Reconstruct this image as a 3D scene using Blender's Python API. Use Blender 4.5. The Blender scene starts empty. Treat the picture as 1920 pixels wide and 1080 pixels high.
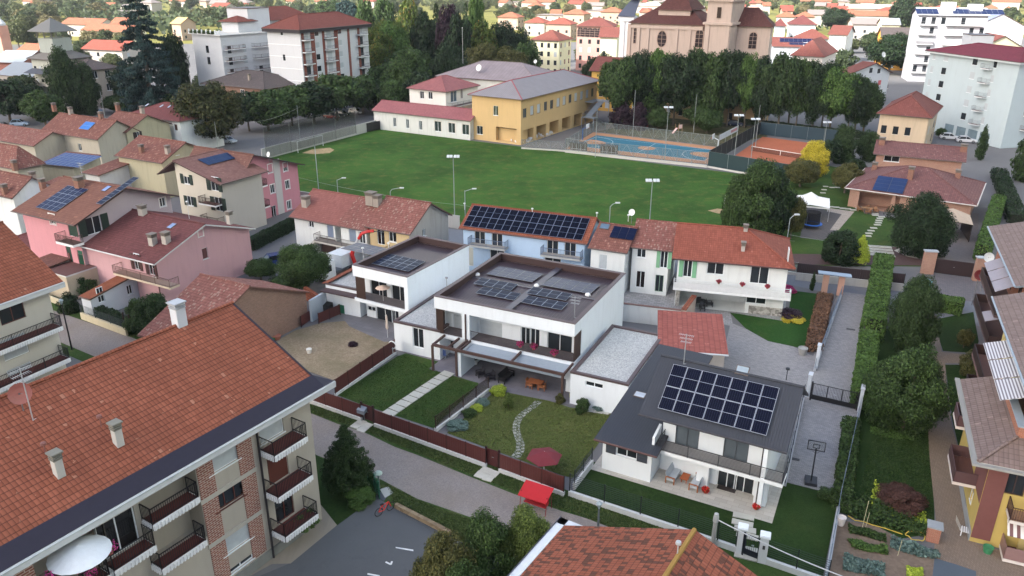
import bpy, math, random
import numpy as np
from mathutils import Vector, Matrix
random.seed(7); rng = np.random.default_rng(7)
PI = math.pi
C = bpy.context.scene.collection
# ---------------- camera model (metres; camera 37 m above the ground, looking north and 22 degrees down)
FPX = 1471.0; PITCH = math.radians(22.0); ROLL = math.radians(0.194); CAMH = 37.0
_cp, _sp = math.cos(PITCH), math.sin(PITCH)
_R0 = np.array([[1, 0, 0], [0, -_sp, -_cp], [0, _cp, -_sp]])
_RR = np.array([[math.cos(ROLL), -math.sin(ROLL), 0], [math.sin(ROLL), math.cos(ROLL), 0], [0, 0, 1]])
CM = _RR @ _R0
def ray(x, y): return CM.T @ np.array([(x - 960) / FPX, (y - 540) / FPX, 1.0])
def G(x, y, z=0.0):
    d = ray(x, y); t = (z - CAMH) / d[2]
    return (d[0] * t, d[1] * t)
def PX(X, Y, Z):
    v = CM @ np.array([X, Y, Z - CAMH]); return 960 + FPX * v[0] / v[2], 540 + FPX * v[1] / v[2]
def zat(X, Y, y):
    lo, hi = -5.0, 60.0
    for _ in range(40):
        m = (lo + hi) / 2
        if PX(X, Y, m)[1] > y: lo = m
        else: hi = m
    return lo
def mpp(x, y, z=0):                      # metres per photo pixel at a ground point
    X, Y = G(x, y, z); v = CM @ np.array([X, Y, z - CAMH]); return v[2] / FPX
# ---------------- materials
def S(r, g, b):
    f = lambda c: (c / 255 / 12.92) if c <= 10.31 else ((c / 255 + .055) / 1.055) ** 2.4
    return (f(r), f(g), f(b), 1.0)
MATS = {}
class NT:
    def __init__(s, name):
        s.m = bpy.data.materials.new(name); s.m.use_nodes = True
        s.t = s.m.node_tree; s.b = s.t.nodes['Principled BSDF']; s.n = s.t.nodes
    def new(s, typ, **kw):
        n = s.n.new(typ)
        for k, v in kw.items(): setattr(n, k, v)
        return n
    def link(s, a, b): s.t.links.new(a, b)
    def coord(s, kind='UV'):
        if not hasattr(s, 'tc'): s.tc = s.new('ShaderNodeTexCoord')
        return s.tc.outputs[kind]
    def geo(s):
        if not hasattr(s, 'gg'): s.gg = s.new('ShaderNodeNewGeometry')
        return s.gg
    def noise(s, scale, vec=None, detail=3, rough=.55, dist=0):
        n = s.new('ShaderNodeTexNoise'); n.inputs['Scale'].default_value = scale; n.inputs['Detail'].default_value = detail
        n.inputs['Roughness'].default_value = rough; n.inputs['Distortion'].default_value = dist
        s.link(vec if vec is not None else s.coord('Object'), n.inputs['Vector']); return n.outputs['Fac']
    def ramp(s, fac, stops):
        n = s.new('ShaderNodeValToRGB'); e = n.color_ramp.elements
        while len(e) < len(stops): e.new(.5)
        for i, (p, c) in enumerate(stops):
            e[i].position = p; e[i].color = c if len(c) == 4 else (*c, 1)
        s.link(fac, n.inputs['Fac']); return n.outputs['Color']
    def mix(s, fac, a, b, mode='MIX'):
        n = s.new('ShaderNodeMix', data_type='RGBA', blend_type=mode)
        for v, i in ((fac, 0), (a, 6), (b, 7)):
            if hasattr(v, 'is_linked') or hasattr(v, 'links'): s.link(v, n.inputs[i])
            elif i == 0: n.inputs[0].default_value = v
            else: n.inputs[i].default_value = v
        return n.outputs[2]
    def math(s, op, a, b=None):
        n = s.new('ShaderNodeMath', operation=op)
        for v, i in ((a, 0), (b, 1)):
            if v is None: continue
            if hasattr(v, 'links'): s.link(v, n.inputs[i])
            else: n.inputs[i].default_value = v
        return n.outputs[0]
    def mapping(s, vec, scale):
        n = s.new('ShaderNodeMapping'); n.inputs['Scale'].default_value = scale; s.link(vec, n.inputs['Vector']); return n.outputs[0]
    def bump(s, h, strength=.3, dist=.02):
        n = s.new('ShaderNodeBump'); n.inputs['Strength'].default_value = strength; n.inputs['Distance'].default_value = dist
        s.link(h, n.inputs['Height']); s.link(n.outputs[0], s.b.inputs['Normal'])
    def done(s, col=None, rough=.8, metal=0, spec=None):
        if col is not None:
            if hasattr(col, 'links'): s.link(col, s.b.inputs['Base Color'])
            else: s.b.inputs['Base Color'].default_value = col
        if hasattr(rough, 'links'): s.link(rough, s.b.inputs['Roughness'])
        else: s.b.inputs['Roughness'].default_value = rough
        s.b.inputs['Metallic'].default_value = metal
        if spec is not None: s.b.inputs['Specular IOR Level'].default_value = spec
        return s.m
def cached(f):
    def g(*a):
        k = (f.__name__,) + a
        if k not in MATS: MATS[k] = f(*a)
        return MATS[k]
    return g
def sc(c, k): return (c[0] * k, c[1] * k, c[2] * k, 1)
@cached
def plain(c, rough=.6, metal=0.0):
    n = NT('plain'); f = n.noise(3.0)
    return n.done(n.mix(f, sc(S(*c), .88), sc(S(*c), 1.1)), rough, metal)
@cached
def plaster(c, dirt=.25):
    n = NT('plaster'); a = n.noise(.35, detail=5); uv = n.mapping(n.coord('UV'), (1.6, .22, 1)); b = n.noise(1.0, uv, 4)
    base = n.mix(a, sc(S(*c), .93), sc(S(*c), 1.03))
    st = n.ramp(b, [(.5, (0, 0, 0, 1)), (.78, (1, 1, 1, 1))])
    grey = tuple(S(*c)[i] * .55 + (.10, .095, .09)[i] * .45 for i in range(3)) + (1,)
    f2 = n.math('MULTIPLY', st, dirt)
    col = n.mix(f2, base, grey)
    sp = n.new('ShaderNodeSeparateXYZ'); n.link(n.coord('Object'), sp.inputs[0])
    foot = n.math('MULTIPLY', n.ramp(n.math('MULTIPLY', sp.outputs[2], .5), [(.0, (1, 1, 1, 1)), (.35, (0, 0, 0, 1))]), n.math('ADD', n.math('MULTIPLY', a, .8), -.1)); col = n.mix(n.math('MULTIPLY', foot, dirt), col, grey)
    n.bump(n.noise(30), .15, .01)
    return n.done(col, .85, 0, .3)
@cached
def brickm(c1, c2, mortar, w=.25, h=.07, ms=.012):
    n = NT('brick'); br = n.new('ShaderNodeTexBrick'); n.link(n.coord('UV'), br.inputs['Vector'])
    br.inputs['Color1'].default_value = S(*c1); br.inputs['Color2'].default_value = S(*c2); br.inputs['Mortar'].default_value = S(*mortar)
    br.inputs['Scale'].default_value = 1; br.inputs['Mortar Size'].default_value = ms; br.inputs['Brick Width'].default_value = w; br.inputs['Row Height'].default_value = h
    a = n.noise(.6, detail=5); col = n.mix(n.math('MULTIPLY', a, .45), br.outputs['Color'], sc(S(*c1), .55))
    return n.done(col, .9, 0, .2)
@cached
def tilem(c1, c2, c3, tw=.22, th=.36, spots=.5, wear=.35, dark=.35):
    """clay tiles: rows across the slope, columns up it, every tile its own tint; c3 tints the odd pale or lichened tile"""
    n = NT('roof_tiles'); uv = n.coord('UV')
    sep = n.new('ShaderNodeSeparateXYZ'); n.link(uv, sep.inputs[0])
    fu = n.math('FLOOR', n.math('DIVIDE', sep.outputs[0], tw)); fv = n.math('FLOOR', n.math('DIVIDE', sep.outputs[1], th))
    cmb = n.new('ShaderNodeCombineXYZ'); n.link(fu, cmb.inputs[0]); n.link(fv, cmb.inputs[1])
    wn = n.new('ShaderNodeTexWhiteNoise', noise_dimensions='2D'); n.link(cmb.outputs[0], wn.inputs['Vector'])
    big = n.noise(.22, uv, 5, .6); sm = n.noise(1.3, uv, 3)
    base = n.mix(wn.outputs['Value'], S(*c1), S(*c2))
    base = n.mix(n.math('MULTIPLY', n.ramp(big, [(.35, (0, 0, 0, 1)), (.7, (1, 1, 1, 1))]), wear), base, sc(S(*c1), .62))
    pick = n.math('GREATER_THAN', n.math('ADD', n.math('MULTIPLY', wn.outputs['Value'], .75), n.math('MULTIPLY', sm, .35)), 1.0 - spots * .32)
    base = n.mix(n.math('MULTIPLY', pick, .8), base, S(*c3))
    ru = n.math('FRACT', n.math('DIVIDE', sep.outputs[0], tw)); rv = n.math('FRACT', n.math('DIVIDE', sep.outputs[1], th))
    ridge = n.math('SINE', n.math('MULTIPLY', ru, PI))
    cu = n.ramp(ridge, [(0, (0, 0, 0, 1)), (.45, (1, 1, 1, 1))]); cv = n.ramp(rv, [(0, (0, 0, 0, 1)), (.10, (0, 0, 0, 1)), (.2, (1, 1, 1, 1))])
    gap = n.math('MULTIPLY', cu, cv)
    col = n.mix(n.math('MULTIPLY', n.math('SUBTRACT', 1.0, gap), dark), base, sc(S(*c1), .22))
    hgt = n.math('ADD', ridge, n.math('MULTIPLY', rv, -.6)); n.bump(hgt, .7, .03)
    return n.done(col, .85, 0, .2)
@cached
def ribm(c, pitch=.4, rough=.45, metal=.3, wear=.15):
    """standing seam or corrugated sheet: ribs run up the slope"""
    n = NT('ribbed_sheet'); uv = n.coord('UV'); sep = n.new('ShaderNodeSeparateXYZ'); n.link(uv, sep.inputs[0])
    r = n.math('FRACT', n.math('DIVIDE', sep.outputs[0], pitch)); s1 = n.math('SINE', n.math('MULTIPLY', r, PI))
    rib = n.ramp(s1, [(0, (1, 1, 1, 1)), (.35, (0, 0, 0, 1))])
    a = n.noise(.5, uv, 4); col = n.mix(a, sc(S(*c), 1 - wear), sc(S(*c), 1 + wear)); col = n.mix(n.math('MULTIPLY', rib, .45), col, sc(S(*c), .45))
    n.bump(rib, .8, .04); return n.done(col, rough, metal)
@cached
def grass(c1, c2, patch=.3, dry=(120, 110, 70), dryk=.12):
    n = NT('grass'); g = n.geo().outputs['Position']
    a = n.noise(.16, g, 6, .65); b = n.noise(3.5, g, 4, .7); c = n.noise(.05, g, 3); k = n.noise(14, g, 2, .8)
    col = n.mix(n.ramp(b, [(.3, (0, 0, 0, 1)), (.7, (1, 1, 1, 1))]), S(*c1), S(*c2))
    col = n.mix(n.math('MULTIPLY', n.ramp(a, [(.42, (0, 0, 0, 1)), (.6, (1, 1, 1, 1))]), patch), col, sc(S(*c1), .6))
    col = n.mix(n.math('MULTIPLY', n.ramp(c, [(.44, (0, 0, 0, 1)), (.58, (1, 1, 1, 1))]), patch * .8), col, sc(S(*c2), 1.25))
    col = n.mix(n.math('MULTIPLY', n.ramp(n.noise(.45, g, 6, .7), [(.5, (0, 0, 0, 1)), (.68, (1, 1, 1, 1))]), dryk), col, S(*dry))
    col = n.mix(n.math('MULTIPLY', n.ramp(k, [(.35, (1, 1, 1, 1)), (.6, (0, 0, 0, 1))]), .35), col, sc(S(*c1), .4))
    n.bump(k, .6, .08); return n.done(col, .95, 0, .1)
@cached
def gravelm(c1, c2, scale=6.0, patch=.35, c3=None):
    n = NT('gravel'); g = n.geo().outputs['Position']
    v = n.new('ShaderNodeTexVoronoi'); v.inputs['Scale'].default_value = scale; n.link(g, v.inputs['Vector'])
    sx = n.new('ShaderNodeSeparateColor'); n.link(v.outputs['Color'], sx.inputs[0])
    col = n.mix(sx.outputs[0], S(*c1), S(*c2)); a = n.noise(.25, g, 6, .65)
    col = n.mix(n.math('MULTIPLY', n.ramp(a, [(.4, (0, 0, 0, 1)), (.7, (1, 1, 1, 1))]), patch), col, S(*(c3 or tuple(int(x * .75) for x in c1))))
    n.bump(v.outputs['Distance'], .5, .03); return n.done(col, .95, 0, .2)
@cached
def asphalt(c, patch=.3):
    n = NT('asphalt'); g = n.geo().outputs['Position']
    a = n.noise(.12, g, 6, .6); b = n.noise(25, g, 2); d = n.noise(.7, g, 5, .7, 1.5)
    col = n.mix(b, sc(S(*c), .85), sc(S(*c), 1.15)); col = n.mix(n.math('MULTIPLY', n.ramp(a, [(.4, (0, 0, 0, 1)), (.65, (1, 1, 1, 1))]), patch), col, sc(S(*c), 1.35))
    col = n.mix(n.math('MULTIPLY', n.ramp(d, [(.55, (0, 0, 0, 1)), (.7, (1, 1, 1, 1))]), .3), col, sc(S(*c), .7))
    return n.done(col, .9, 0, .3)
@cached
def pavem(c1, c2, mortar, w=.3, h=.2, ang=-28.0, ms=.02, vary=.3):
    n = NT('paving'); g = n.geo().outputs['Position']
    mp = n.new('ShaderNodeMapping'); mp.inputs['Rotation'].default_value = (0, 0, math.radians(-ang)); n.link(g, mp.inputs['Vector'])
    br = n.new('ShaderNodeTexBrick'); n.link(mp.outputs[0], br.inputs['Vector']); br.inputs['Scale'].default_value = 1
    br.inputs['Color1'].default_value = S(*c1); br.inputs['Color2'].default_value = S(*c2); br.inputs['Mortar'].default_value = S(*mortar)
    br.inputs['Brick Width'].default_value = w; br.inputs['Row Height'].default_value = h; br.inputs['Mortar Size'].default_value = ms
    a = n.noise(.3, g, 6, .65); col = n.mix(n.math('MULTIPLY', n.ramp(a, [(.4, (0, 0, 0, 1)), (.7, (1, 1, 1, 1))]), vary), br.outputs['Color'], sc(S(*c1), .7))
    return n.done(col, .85, 0, .3)
@cached
def glass(c=(38, 44, 50), rough=.08):
    n = NT('glass'); f = n.noise(.8); return n.done(n.mix(f, sc(S(*c), .6), sc(S(*c), 1.3)), rough, 0, .6)
@cached
def pvm(c=(14, 18, 33), line=(66, 72, 92), w=.18, h=.105):
    """photovoltaic cells: dark glossy blue with a fine pale grid"""
    n = NT('solar_cells'); br = n.new('ShaderNodeTexBrick', offset=0.0); n.link(n.coord('UV'), br.inputs['Vector'])
    br.inputs['Scale'].default_value = 1; br.inputs['Color1'].default_value = S(*c); br.inputs['Color2'].default_value = sc(S(*c), 1.25); br.inputs['Mortar'].default_value = S(*line)
    br.inputs['Brick Width'].default_value = w; br.inputs['Row Height'].default_value = h; br.inputs['Mortar Size'].default_value = .0045
    return n.done(br.outputs['Color'], .3, 0, .06)
@cached
def leafm(c1, c2, c3=None, k3=.2, sc_=.5):
    n = NT('leaves'); g = n.geo(); rp = g.outputs['Random Per Island']; oi = n.new('ShaderNodeObjectInfo')
    f = n.noise(sc_, None, 3, .6); f2 = n.math('ADD', n.math('MULTIPLY', rp, .55), n.math('MULTIPLY', f, .6))
    col = n.mix(n.ramp(f2, [(.3, (0, 0, 0, 1)), (.8, (1, 1, 1, 1))]), S(*c1), S(*c2))
    if c3: col = n.mix(n.math('MULTIPLY', n.math('GREATER_THAN', n.math('ADD', rp, n.math('MULTIPLY', f, .5)), 1.28 - k3), .85), col, S(*c3))
    col = n.mix(n.math('MULTIPLY', oi.outputs['Random'], .35), col, sc(S(*c2), .75))
    n.link(col, n.b.inputs['Base Color']); n.b.inputs['Roughness'].default_value = .6; n.b.inputs['Specular IOR Level'].default_value = .25
    tr = n.new('ShaderNodeBsdfTranslucent'); n.link(col, tr.inputs[0]); mx = n.new('ShaderNodeMixShader'); mx.inputs[0].default_value = .25
    out = n.n['Material Output']; n.link(n.b.outputs[0], mx.inputs[1]); n.link(tr.outputs[0], mx.inputs[2]); n.link(mx.outputs[0], out.inputs['Surface'])
    return n.m
@cached
def meshm(c, alpha=.5):
    n = NT('see_through_net'); n.done(S(*c), .8); n.b.inputs['Alpha'].default_value = alpha; return n.m
@cached
def stripem(c1, c2, w=.25, ax=0):
    n = NT('striped_cloth'); sep = n.new('ShaderNodeSeparateXYZ'); n.link(n.coord('UV'), sep.inputs[0])
    r = n.math('GREATER_THAN', n.math('FRACT', n.math('DIVIDE', sep.outputs[ax], w)), .5)
    return n.done(n.mix(r, S(*c1), S(*c2)), .8)
WHITE = (226, 232, 236)
# ---------------- mesh builder
class MB:
    def __init__(s): s.v = []; s.f = []; s.mi = []
    def face(s, pts, mi=0):
        i = len(s.v); s.v += [tuple(map(float, p)) for p in pts]; s.f.append(tuple(range(i, i + len(pts)))); s.mi.append(mi); return s
    def box(s, x0, y0, z0, x1, y1, z1, mi=0, top=None):
        if x0 > x1: x0, x1 = x1, x0
        if y0 > y1: y0, y1 = y1, y0
        if z0 > z1: z0, z1 = z1, z0
        i = len(s.v); s.v += [(x0, y0, z0), (x1, y0, z0), (x1, y1, z0), (x0, y1, z0), (x0, y0, z1), (x1, y0, z1), (x1, y1, z1), (x0, y1, z1)]
        for k, q in enumerate(((0, 3, 2, 1), (4, 5, 6, 7), (0, 1, 5, 4), (1, 2, 6, 5), (2, 3, 7, 6), (3, 0, 4, 7))):
            s.f.append(tuple(i + j for j in q)); s.mi.append(top if (top is not None and k == 1) else mi)
        return s
    def solid(s, top, faces, t, mi=0, mside=1):
        """thick sheet: top faces over the points given, the same again t lower, sides round the free edges"""
        i = len(s.v); n = len(top); s.v += [tuple(map(float, p)) for p in top] + [(p[0], p[1], p[2] - t) for p in top]
        ed = {}
        for q in faces:
            s.f.append(tuple(i + j for j in q)); s.mi.append(mi)
            s.f.append(tuple(i + n + j for j in reversed(q))); s.mi.append(mside)
            for a, b in zip(q, q[1:] + q[:1]): ed[(a, b)] = 1
        for (a, b) in ed:
            if (b, a) not in ed: s.f.append((i + b, i + a, i + n + a, i + n + b)); s.mi.append(mside)
        return s
    def prism(s, poly, z0, z1, mi=0, mtop=None):
        n = len(poly); i = len(s.v); s.v += [(x, y, z0) for x, y in poly] + [(x, y, z1) for x, y in poly]
        s.f.append(tuple(i + n + k for k in range(n))); s.mi.append(mi if mtop is None else mtop)
        s.f.append(tuple(i + k for k in reversed(range(n)))); s.mi.append(mi)
        for k in range(n): s.f.append((i + k, i + (k + 1) % n, i + n + (k + 1) % n, i + n + k)); s.mi.append(mi)
        return s
    def tube(s, p, q, r, r2=None, n=6, mi=0):
        p, q = Vector(p), Vector(q); d = q - p
        if d.length < 1e-6: return s
        r2 = r if r2 is None else r2; a = d.orthogonal().normalized(); b = d.normalized().cross(a); i = len(s.v)
        for c, rr in ((p, r), (q, r2)):
            for k in range(n):
                t = 2 * PI * k / n; s.v.append(tuple(c + rr * (a * math.cos(t) + b * math.sin(t))))
        for k in range(n): s.f.append((i + k, i + (k + 1) % n, i + n + (k + 1) % n, i + n + k)); s.mi.append(mi)
        s.f.append(tuple(i + k for k in reversed(range(n)))); s.mi.append(mi); s.f.append(tuple(i + n + k for k in range(n))); s.mi.append(mi)
        return s
    def path(s, pts, r, n=6, mi=0):
        for a, b in zip(pts, pts[1:]): s.tube(a, b, r, None, n, mi)
        return s
    def beam(s, p, q, w, h, mi=0):
        """box of width w and height h from p to q (its top centre line)"""
        p, q = Vector(p), Vector(q); d = (q - p).normalized(); up = Vector((0, 0, 1))
        if abs(d.z) > .95: up = Vector((1, 0, 0))
        x = d.cross(up).normalized() * (w / 2); u = x.cross(d).normalized() * h if w else up * h
        if u.z < 0: u = -u
        i = len(s.v)
        for c in (p, q): s.v += [tuple(c - x - u), tuple(c + x - u), tuple(c + x), tuple(c - x)]
        for f in ((0, 1, 2, 3), (7, 6, 5, 4), (0, 4, 5, 1), (1, 5, 6, 2), (2, 6, 7, 3), (3, 7, 4, 0)): s.f.append(tuple(i + j for j in f)); s.mi.append(mi)
        return s
    def lathe(s, prof, cx=0, cy=0, n=12, mi=0):
        i = len(s.v)
        for r, z in prof:
            for k in range(n): t = 2 * PI * k / n; s.v.append((cx + r * math.cos(t), cy + r * math.sin(t), z))
        for j in range(len(prof) - 1):
            for k in range(n): s.f.append((i + j * n + k, i + j * n + (k + 1) % n, i + (j + 1) * n + (k + 1) % n, i + (j + 1) * n + k)); s.mi.append(mi)
        return s
    def mesh(s, name, mats):
        me = bpy.data.meshes.new(name); me.from_pydata(s.v, [], s.f)
        for m in (mats if isinstance(mats, (list, tuple)) else [mats]): me.materials.append(m)
        me.polygons.foreach_set('material_index', s.mi)
        uv = me.uv_layers.new(name='UVMap').data; li = 0
        up = Vector((0, 0, 1))
        for f in s.f:
            a, b, c = Vector(s.v[f[0]]), Vector(s.v[f[1]]), Vector(s.v[f[2]]); n = (b - a).cross(c - b)
            if n.length < 1e-12 and len(f) > 3: n = (c - b).cross(Vector(s.v[f[3]]) - c)
            n.normalize()
            if abs(n.z) > .985: t, w = Vector((1, 0, 0)), Vector((0, 1, 0))
            else: t = up.cross(n).normalized(); w = n.cross(t)
            for k in f: p = Vector(s.v[k]); uv[li].uv = (p.dot(t), p.dot(w)); li += 1
        me.update(); return me
    def obj(s, name, mats, parent=None, **kw):
        o = bpy.data.objects.new(name, s.mesh(name, mats)); C.objects.link(o)
        if parent is not None: o.parent = parent
        for k, v in kw.items(): o[k] = v
        return o
def tag(o, label, cat, group=None):
    o['label'] = label; o['category'] = cat
    if group: o['group'] = group
    return o
def root(name, loc, rz=0.0, label=None, cat=None, group=None):
    o = bpy.data.objects.new(name, None); C.objects.link(o); o.location = loc; o.rotation_euler = (0, 0, rz); o.empty_display_size = .3
    if label: tag(o, label, cat, group)
    return o
def child(name, me, parent, loc=(0, 0, 0), rz=0.0, mat=None):
    o = bpy.data.objects.new(name, me); C.objects.link(o); o.parent = parent; o.location = loc; o.rotation_euler = (0, 0, rz)
    if mat is not None: o.matrix_local = mat
    return o
def dup(r, loc, rz=None, scale=None, label=None, group=None):
    def rec(o, par):
        c = o.copy(); C.objects.link(c)
        if par is not None: c.parent = par; c.matrix_parent_inverse = o.matrix_parent_inverse
        for ch in o.children: rec(ch, c)
        return c
    c = rec(r, None); c.location = loc
    if rz is not None: c.rotation_euler = (0, 0, rz)
    if scale is not None: c.scale = scale if hasattr(scale, '__len__') else (scale,) * 3
    if label: c['label'] = label
    if group: c['group'] = group
    return c
LIFT = [0.0]
def sheet(name, pts, mat, lvl, world=False, kind='structure', parent=None, thick=0.0):
    P_ = pts if world else [G(*p) for p in pts]
    z = lvl * .004; m = MB()
    if thick: m.prism(P_, 0, thick)
    else: m.face([(x, y, z) for x, y in P_])
    if m.mesh and not thick:
        a = sum(x0 * y1 - x1 * y0 for (x0, y0), (x1, y1) in zip(P_, P_[1:] + P_[:1]))
        if a < 0: m.f[0] = tuple(reversed(m.f[0]))
    o = m.obj(name, mat, parent)
    if kind and parent is None: o['kind'] = kind
    return o
# ---------------- buildings
BLIND = (176, 184, 190); GREEN = (28, 48, 42); BROWN = (62, 46, 42)
class House:
    def __init__(s, name, label, cat, pa, pb, z, D, ov=.5, group=None, ang=None, W=None, ext=0.0, zb=0.0, anchor=None, world=None):
        if world: a = np.array(world, float); t = math.radians(ang); b = a + W * np.array([math.cos(t), math.sin(t)])
        else: a = np.array(G(*pa, z)); b = np.array(G(*pb, z))
        if anchor == 'b':                                  # right front corner exact, left one where its ray meets the wall plane
            t = math.radians(ang); uu = np.array([math.cos(t), math.sin(t)]); nn = np.array([-uu[1], uu[0]]); d = ray(*pa); k = float(b @ nn / (d[:2] @ nn)); a = d[:2] * k; a = b - uu * float((b - a) @ uu)
            if W is not None: a = b - uu * W
        u = b - a
        if ang is not None:
            t = math.radians(ang); uu = np.array([math.cos(t), math.sin(t)]); w = float(u @ uu); u = uu
        else: w = float(np.linalg.norm(u)); u = u / w
        if W is not None: w = W
        a = a - u * ext; w += ext
        s.O = a; s.U = u; s.N = np.array([-u[1], u[0]]); s.W = w; s.z = z; s.ov = ov
        if isinstance(D, tuple): D = float((np.array(G(*D, z)) - a) @ s.N)
        s.D = D; s.zb = zb
        s.x0, s.y0, s.x1, s.y1 = ov, ov, w - ov, D - ov
        s.root = root(name, (a[0], a[1], 0), math.atan2(u[1], u[0]), label, cat, group)
        s.holes = dict(f=[], r=[], l=[], b=[]); s.planes = []; s.todo = []
    def loc(s, X, Y): d = np.array([X, Y]) - s.O; return float(d @ s.U), float(d @ s.N)
    def g(s, px, py, z=0): return s.loc(*G(px, py, z))
    def world(s, u, v): p = s.O + s.U * u + s.N * v; return float(p[0]), float(p[1])
    def lray(s, px, py):
        d = ray(px, py); c = s.loc(0, 0); return np.array([c[0], c[1], CAMH]), np.array([d[0] * s.U[0] + d[1] * s.U[1], d[0] * s.N[0] + d[1] * s.N[1], d[2]])
    def hit(s, px, py, O, N):
        o, d = s.lray(px, py); t = float((np.array(O) - o) @ np.array(N) / (d @ np.array(N))); return o + d * t, t
    def wp(s, w, u, z, d):
        return {'f': (u, s.y0 - d, z), 'r': (s.x1 + d, u, z), 'l': (s.x0 - d, u, z), 'b': (u, s.y1 + d, z)}[w]
    def wh(s, w, px, py, d=0.0):
        O = s.wp(w, 0, 0, d); N = {'f': (0, -1, 0), 'r': (1, 0, 0), 'l': (-1, 0, 0), 'b': (0, 1, 0)}[w]
        p, t = s.hit(px, py, O, N); return (float(p[0]) if w in 'fb' else float(p[1])), float(p[2])
    def wbox(s, m, w, u0, u1, z0, z1, d0, d1, mi=0):
        p, q = s.wp(w, u0, z0, d0), s.wp(w, u1, z1, d1); m.box(p[0], p[1], p[2], q[0], q[1], q[2], mi); return m
    def win(s, w, px, py, ww=1.1, wh=1.4, style='dark', **k):
        u, z = s.wh(w, px, py); return s.winl(w, u, z, ww, wh, style, **k)
    def winl(s, w, u, z, ww=1.1, wh=1.4, style='dark', frame=WHITE, shut=GREEN, sur=None, near=True, pane=(38, 44, 50), arch=False, name='window', mull=2, sill=True, **k):
        zt = s.z - .3 + (50 if w in s.gables() else 0)
        u0, u1, z0, z1 = u - ww / 2, u + ww / 2, z - wh / 2, z + wh / 2
        lim = (s.x0, s.x1) if w in 'fb' else (s.y0, s.y1)
        if u0 < lim[0] + .05 or u1 > lim[1] - .05:
            u = min(max(u, lim[0] + ww / 2 + .1), lim[1] - ww / 2 - .1); u0, u1 = u - ww / 2, u + ww / 2
        if not near:
            m = MB(); s.wbox(m, w, u0, u1, z0, z1, -.05, .03, 0); s.wbox(m, w, u0 - .08, u1 + .08, z0 - .1, z0 - .001, -.05, .08, 1)
            m.obj(name, [plain(shut, .7) if style == 'closed' else (plain(BLIND) if style == 'blind' else glass(pane)), plain(frame)], s.root); return
        if style == 'void': s.holes[w].append((u0, u1, z0, z1, k['deep'])); return
        s.holes[w].append((u0, u1, z0, z1))
        fr = MB(); t = .07; a, b = -.17, -.09
        s.wbox(fr, w, u0, u0 + t, z0, z1, a, b); s.wbox(fr, w, u1 - t, u1, z0, z1, a, b); s.wbox(fr, w, u0 + t, u1 - t, z0, z0 + t, a, b); s.wbox(fr, w, u0 + t, u1 - t, z1 - t, z1, a, b)
        for k in range(1, mull):
            c = u0 + ww * k / mull; s.wbox(fr, w, c - .035, c + .035, z0 + t, z1 - t, a, b)
        if sill and z0 > s.zb + .3: s.wbox(fr, w, u0 - .08, u1 + .08, z0 - .07, z0 - .002, -.18, .07)
        fm = [plain(frame, .5)]
        if sur:
            q = .13
            for (p0, p1, r0, r1) in ((u0 - q, u0 - .002, z0 - q, z1 + q), (u1 + .002, u1 + q, z0 - q, z1 + q), (u0, u1, z1 + .002, z1 + q)): s.wbox(fr, w, p0, p1, r0, r1, -.02, .025, 1)
            fm.append(plain(sur, .8))
        f = fr.obj(name, fm, s.root)
        if style in ('blind', 'closed'):
            m = MB(); s.wbox(m, w, u0 + t, u1 - t, z0 + t, z1 - t, -.16, -.08 if style == 'blind' else -.04); m.obj('roller_blind' if style == 'blind' else 'shutter', plain(BLIND if style == 'blind' else shut, .6), f)
        else:
            m = MB(); s.wbox(m, w, u0 + t, u1 - t, z0 + t, z1 - t, -.15, -.13); m.obj('pane', glass(pane), f)
        if style == 'shut':
            sw = ww / 2
            for (p0, p1) in ((u0 - sw, u0 - .02), (u1 + .02, u1 + sw)):
                m = MB(); s.wbox(m, w, p0, p1, z0, z1, .03, .08)
                for k in range(1, 5): s.wbox(m, w, p0 + .05, p1 - .05, z0 + (z1 - z0) * k / 5 - .04, z0 + (z1 - z0) * k / 5 + .04, .08, .095)
                m.obj('shutter', plain(shut, .6), f)
    def gables(s): return {'gx': 'rl', 'gy': 'fb', 'shed': 'rl', 'hr': 'l'}.get(getattr(s, 'rt', ''), '')
    def roof(s, rt, rise, mat, edge=(96, 72, 62), t=.18, gut=(90, 74, 68), ins=None, chim=(), ridge=None, off=.5, near=True, gutter=True):
        s.rt = rt; s.rise = rise; W, D, z = s.W, s.D, s.z; s.t = t; s.off = off
        m = MB(); em = plain(edge, .7)
        if rt == 'gx':
            y = D * off; T = [(0, 0, z), (W, 0, z), (W, y, z + rise), (0, y, z + rise), (W, D, z), (0, D, z)]; F = [(0, 1, 2, 3), (3, 2, 4, 5)]
            if off != .5: pass
        elif rt == 'gy':
            x = W * off; T = [(0, 0, z), (x, 0, z + rise), (W, 0, z), (W, D, z), (x, D, z + rise), (0, D, z)]; F = [(0, 1, 4, 5), (1, 2, 3, 4)]
        elif rt == 'hr':                                  # gable on the left, hip on the right
            i = D * .5; T = [(0, 0, z), (W, 0, z), (W - i, D / 2, z + rise), (0, D / 2, z + rise), (W, D, z), (0, D, z)]; F = [(0, 1, 2, 3), (3, 2, 4, 5), (1, 4, 2)]
        elif rt == 'shed':
            T = [(0, 0, z), (W, 0, z), (W, D, z + rise), (0, D, z + rise)]; F = [(0, 1, 2, 3)]
        elif rt == 'flat':
            T = [(0, 0, z), (W, 0, z), (W, D, z), (0, D, z)]; F = [(0, 1, 2, 3)]
        else:                                             # hip
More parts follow.
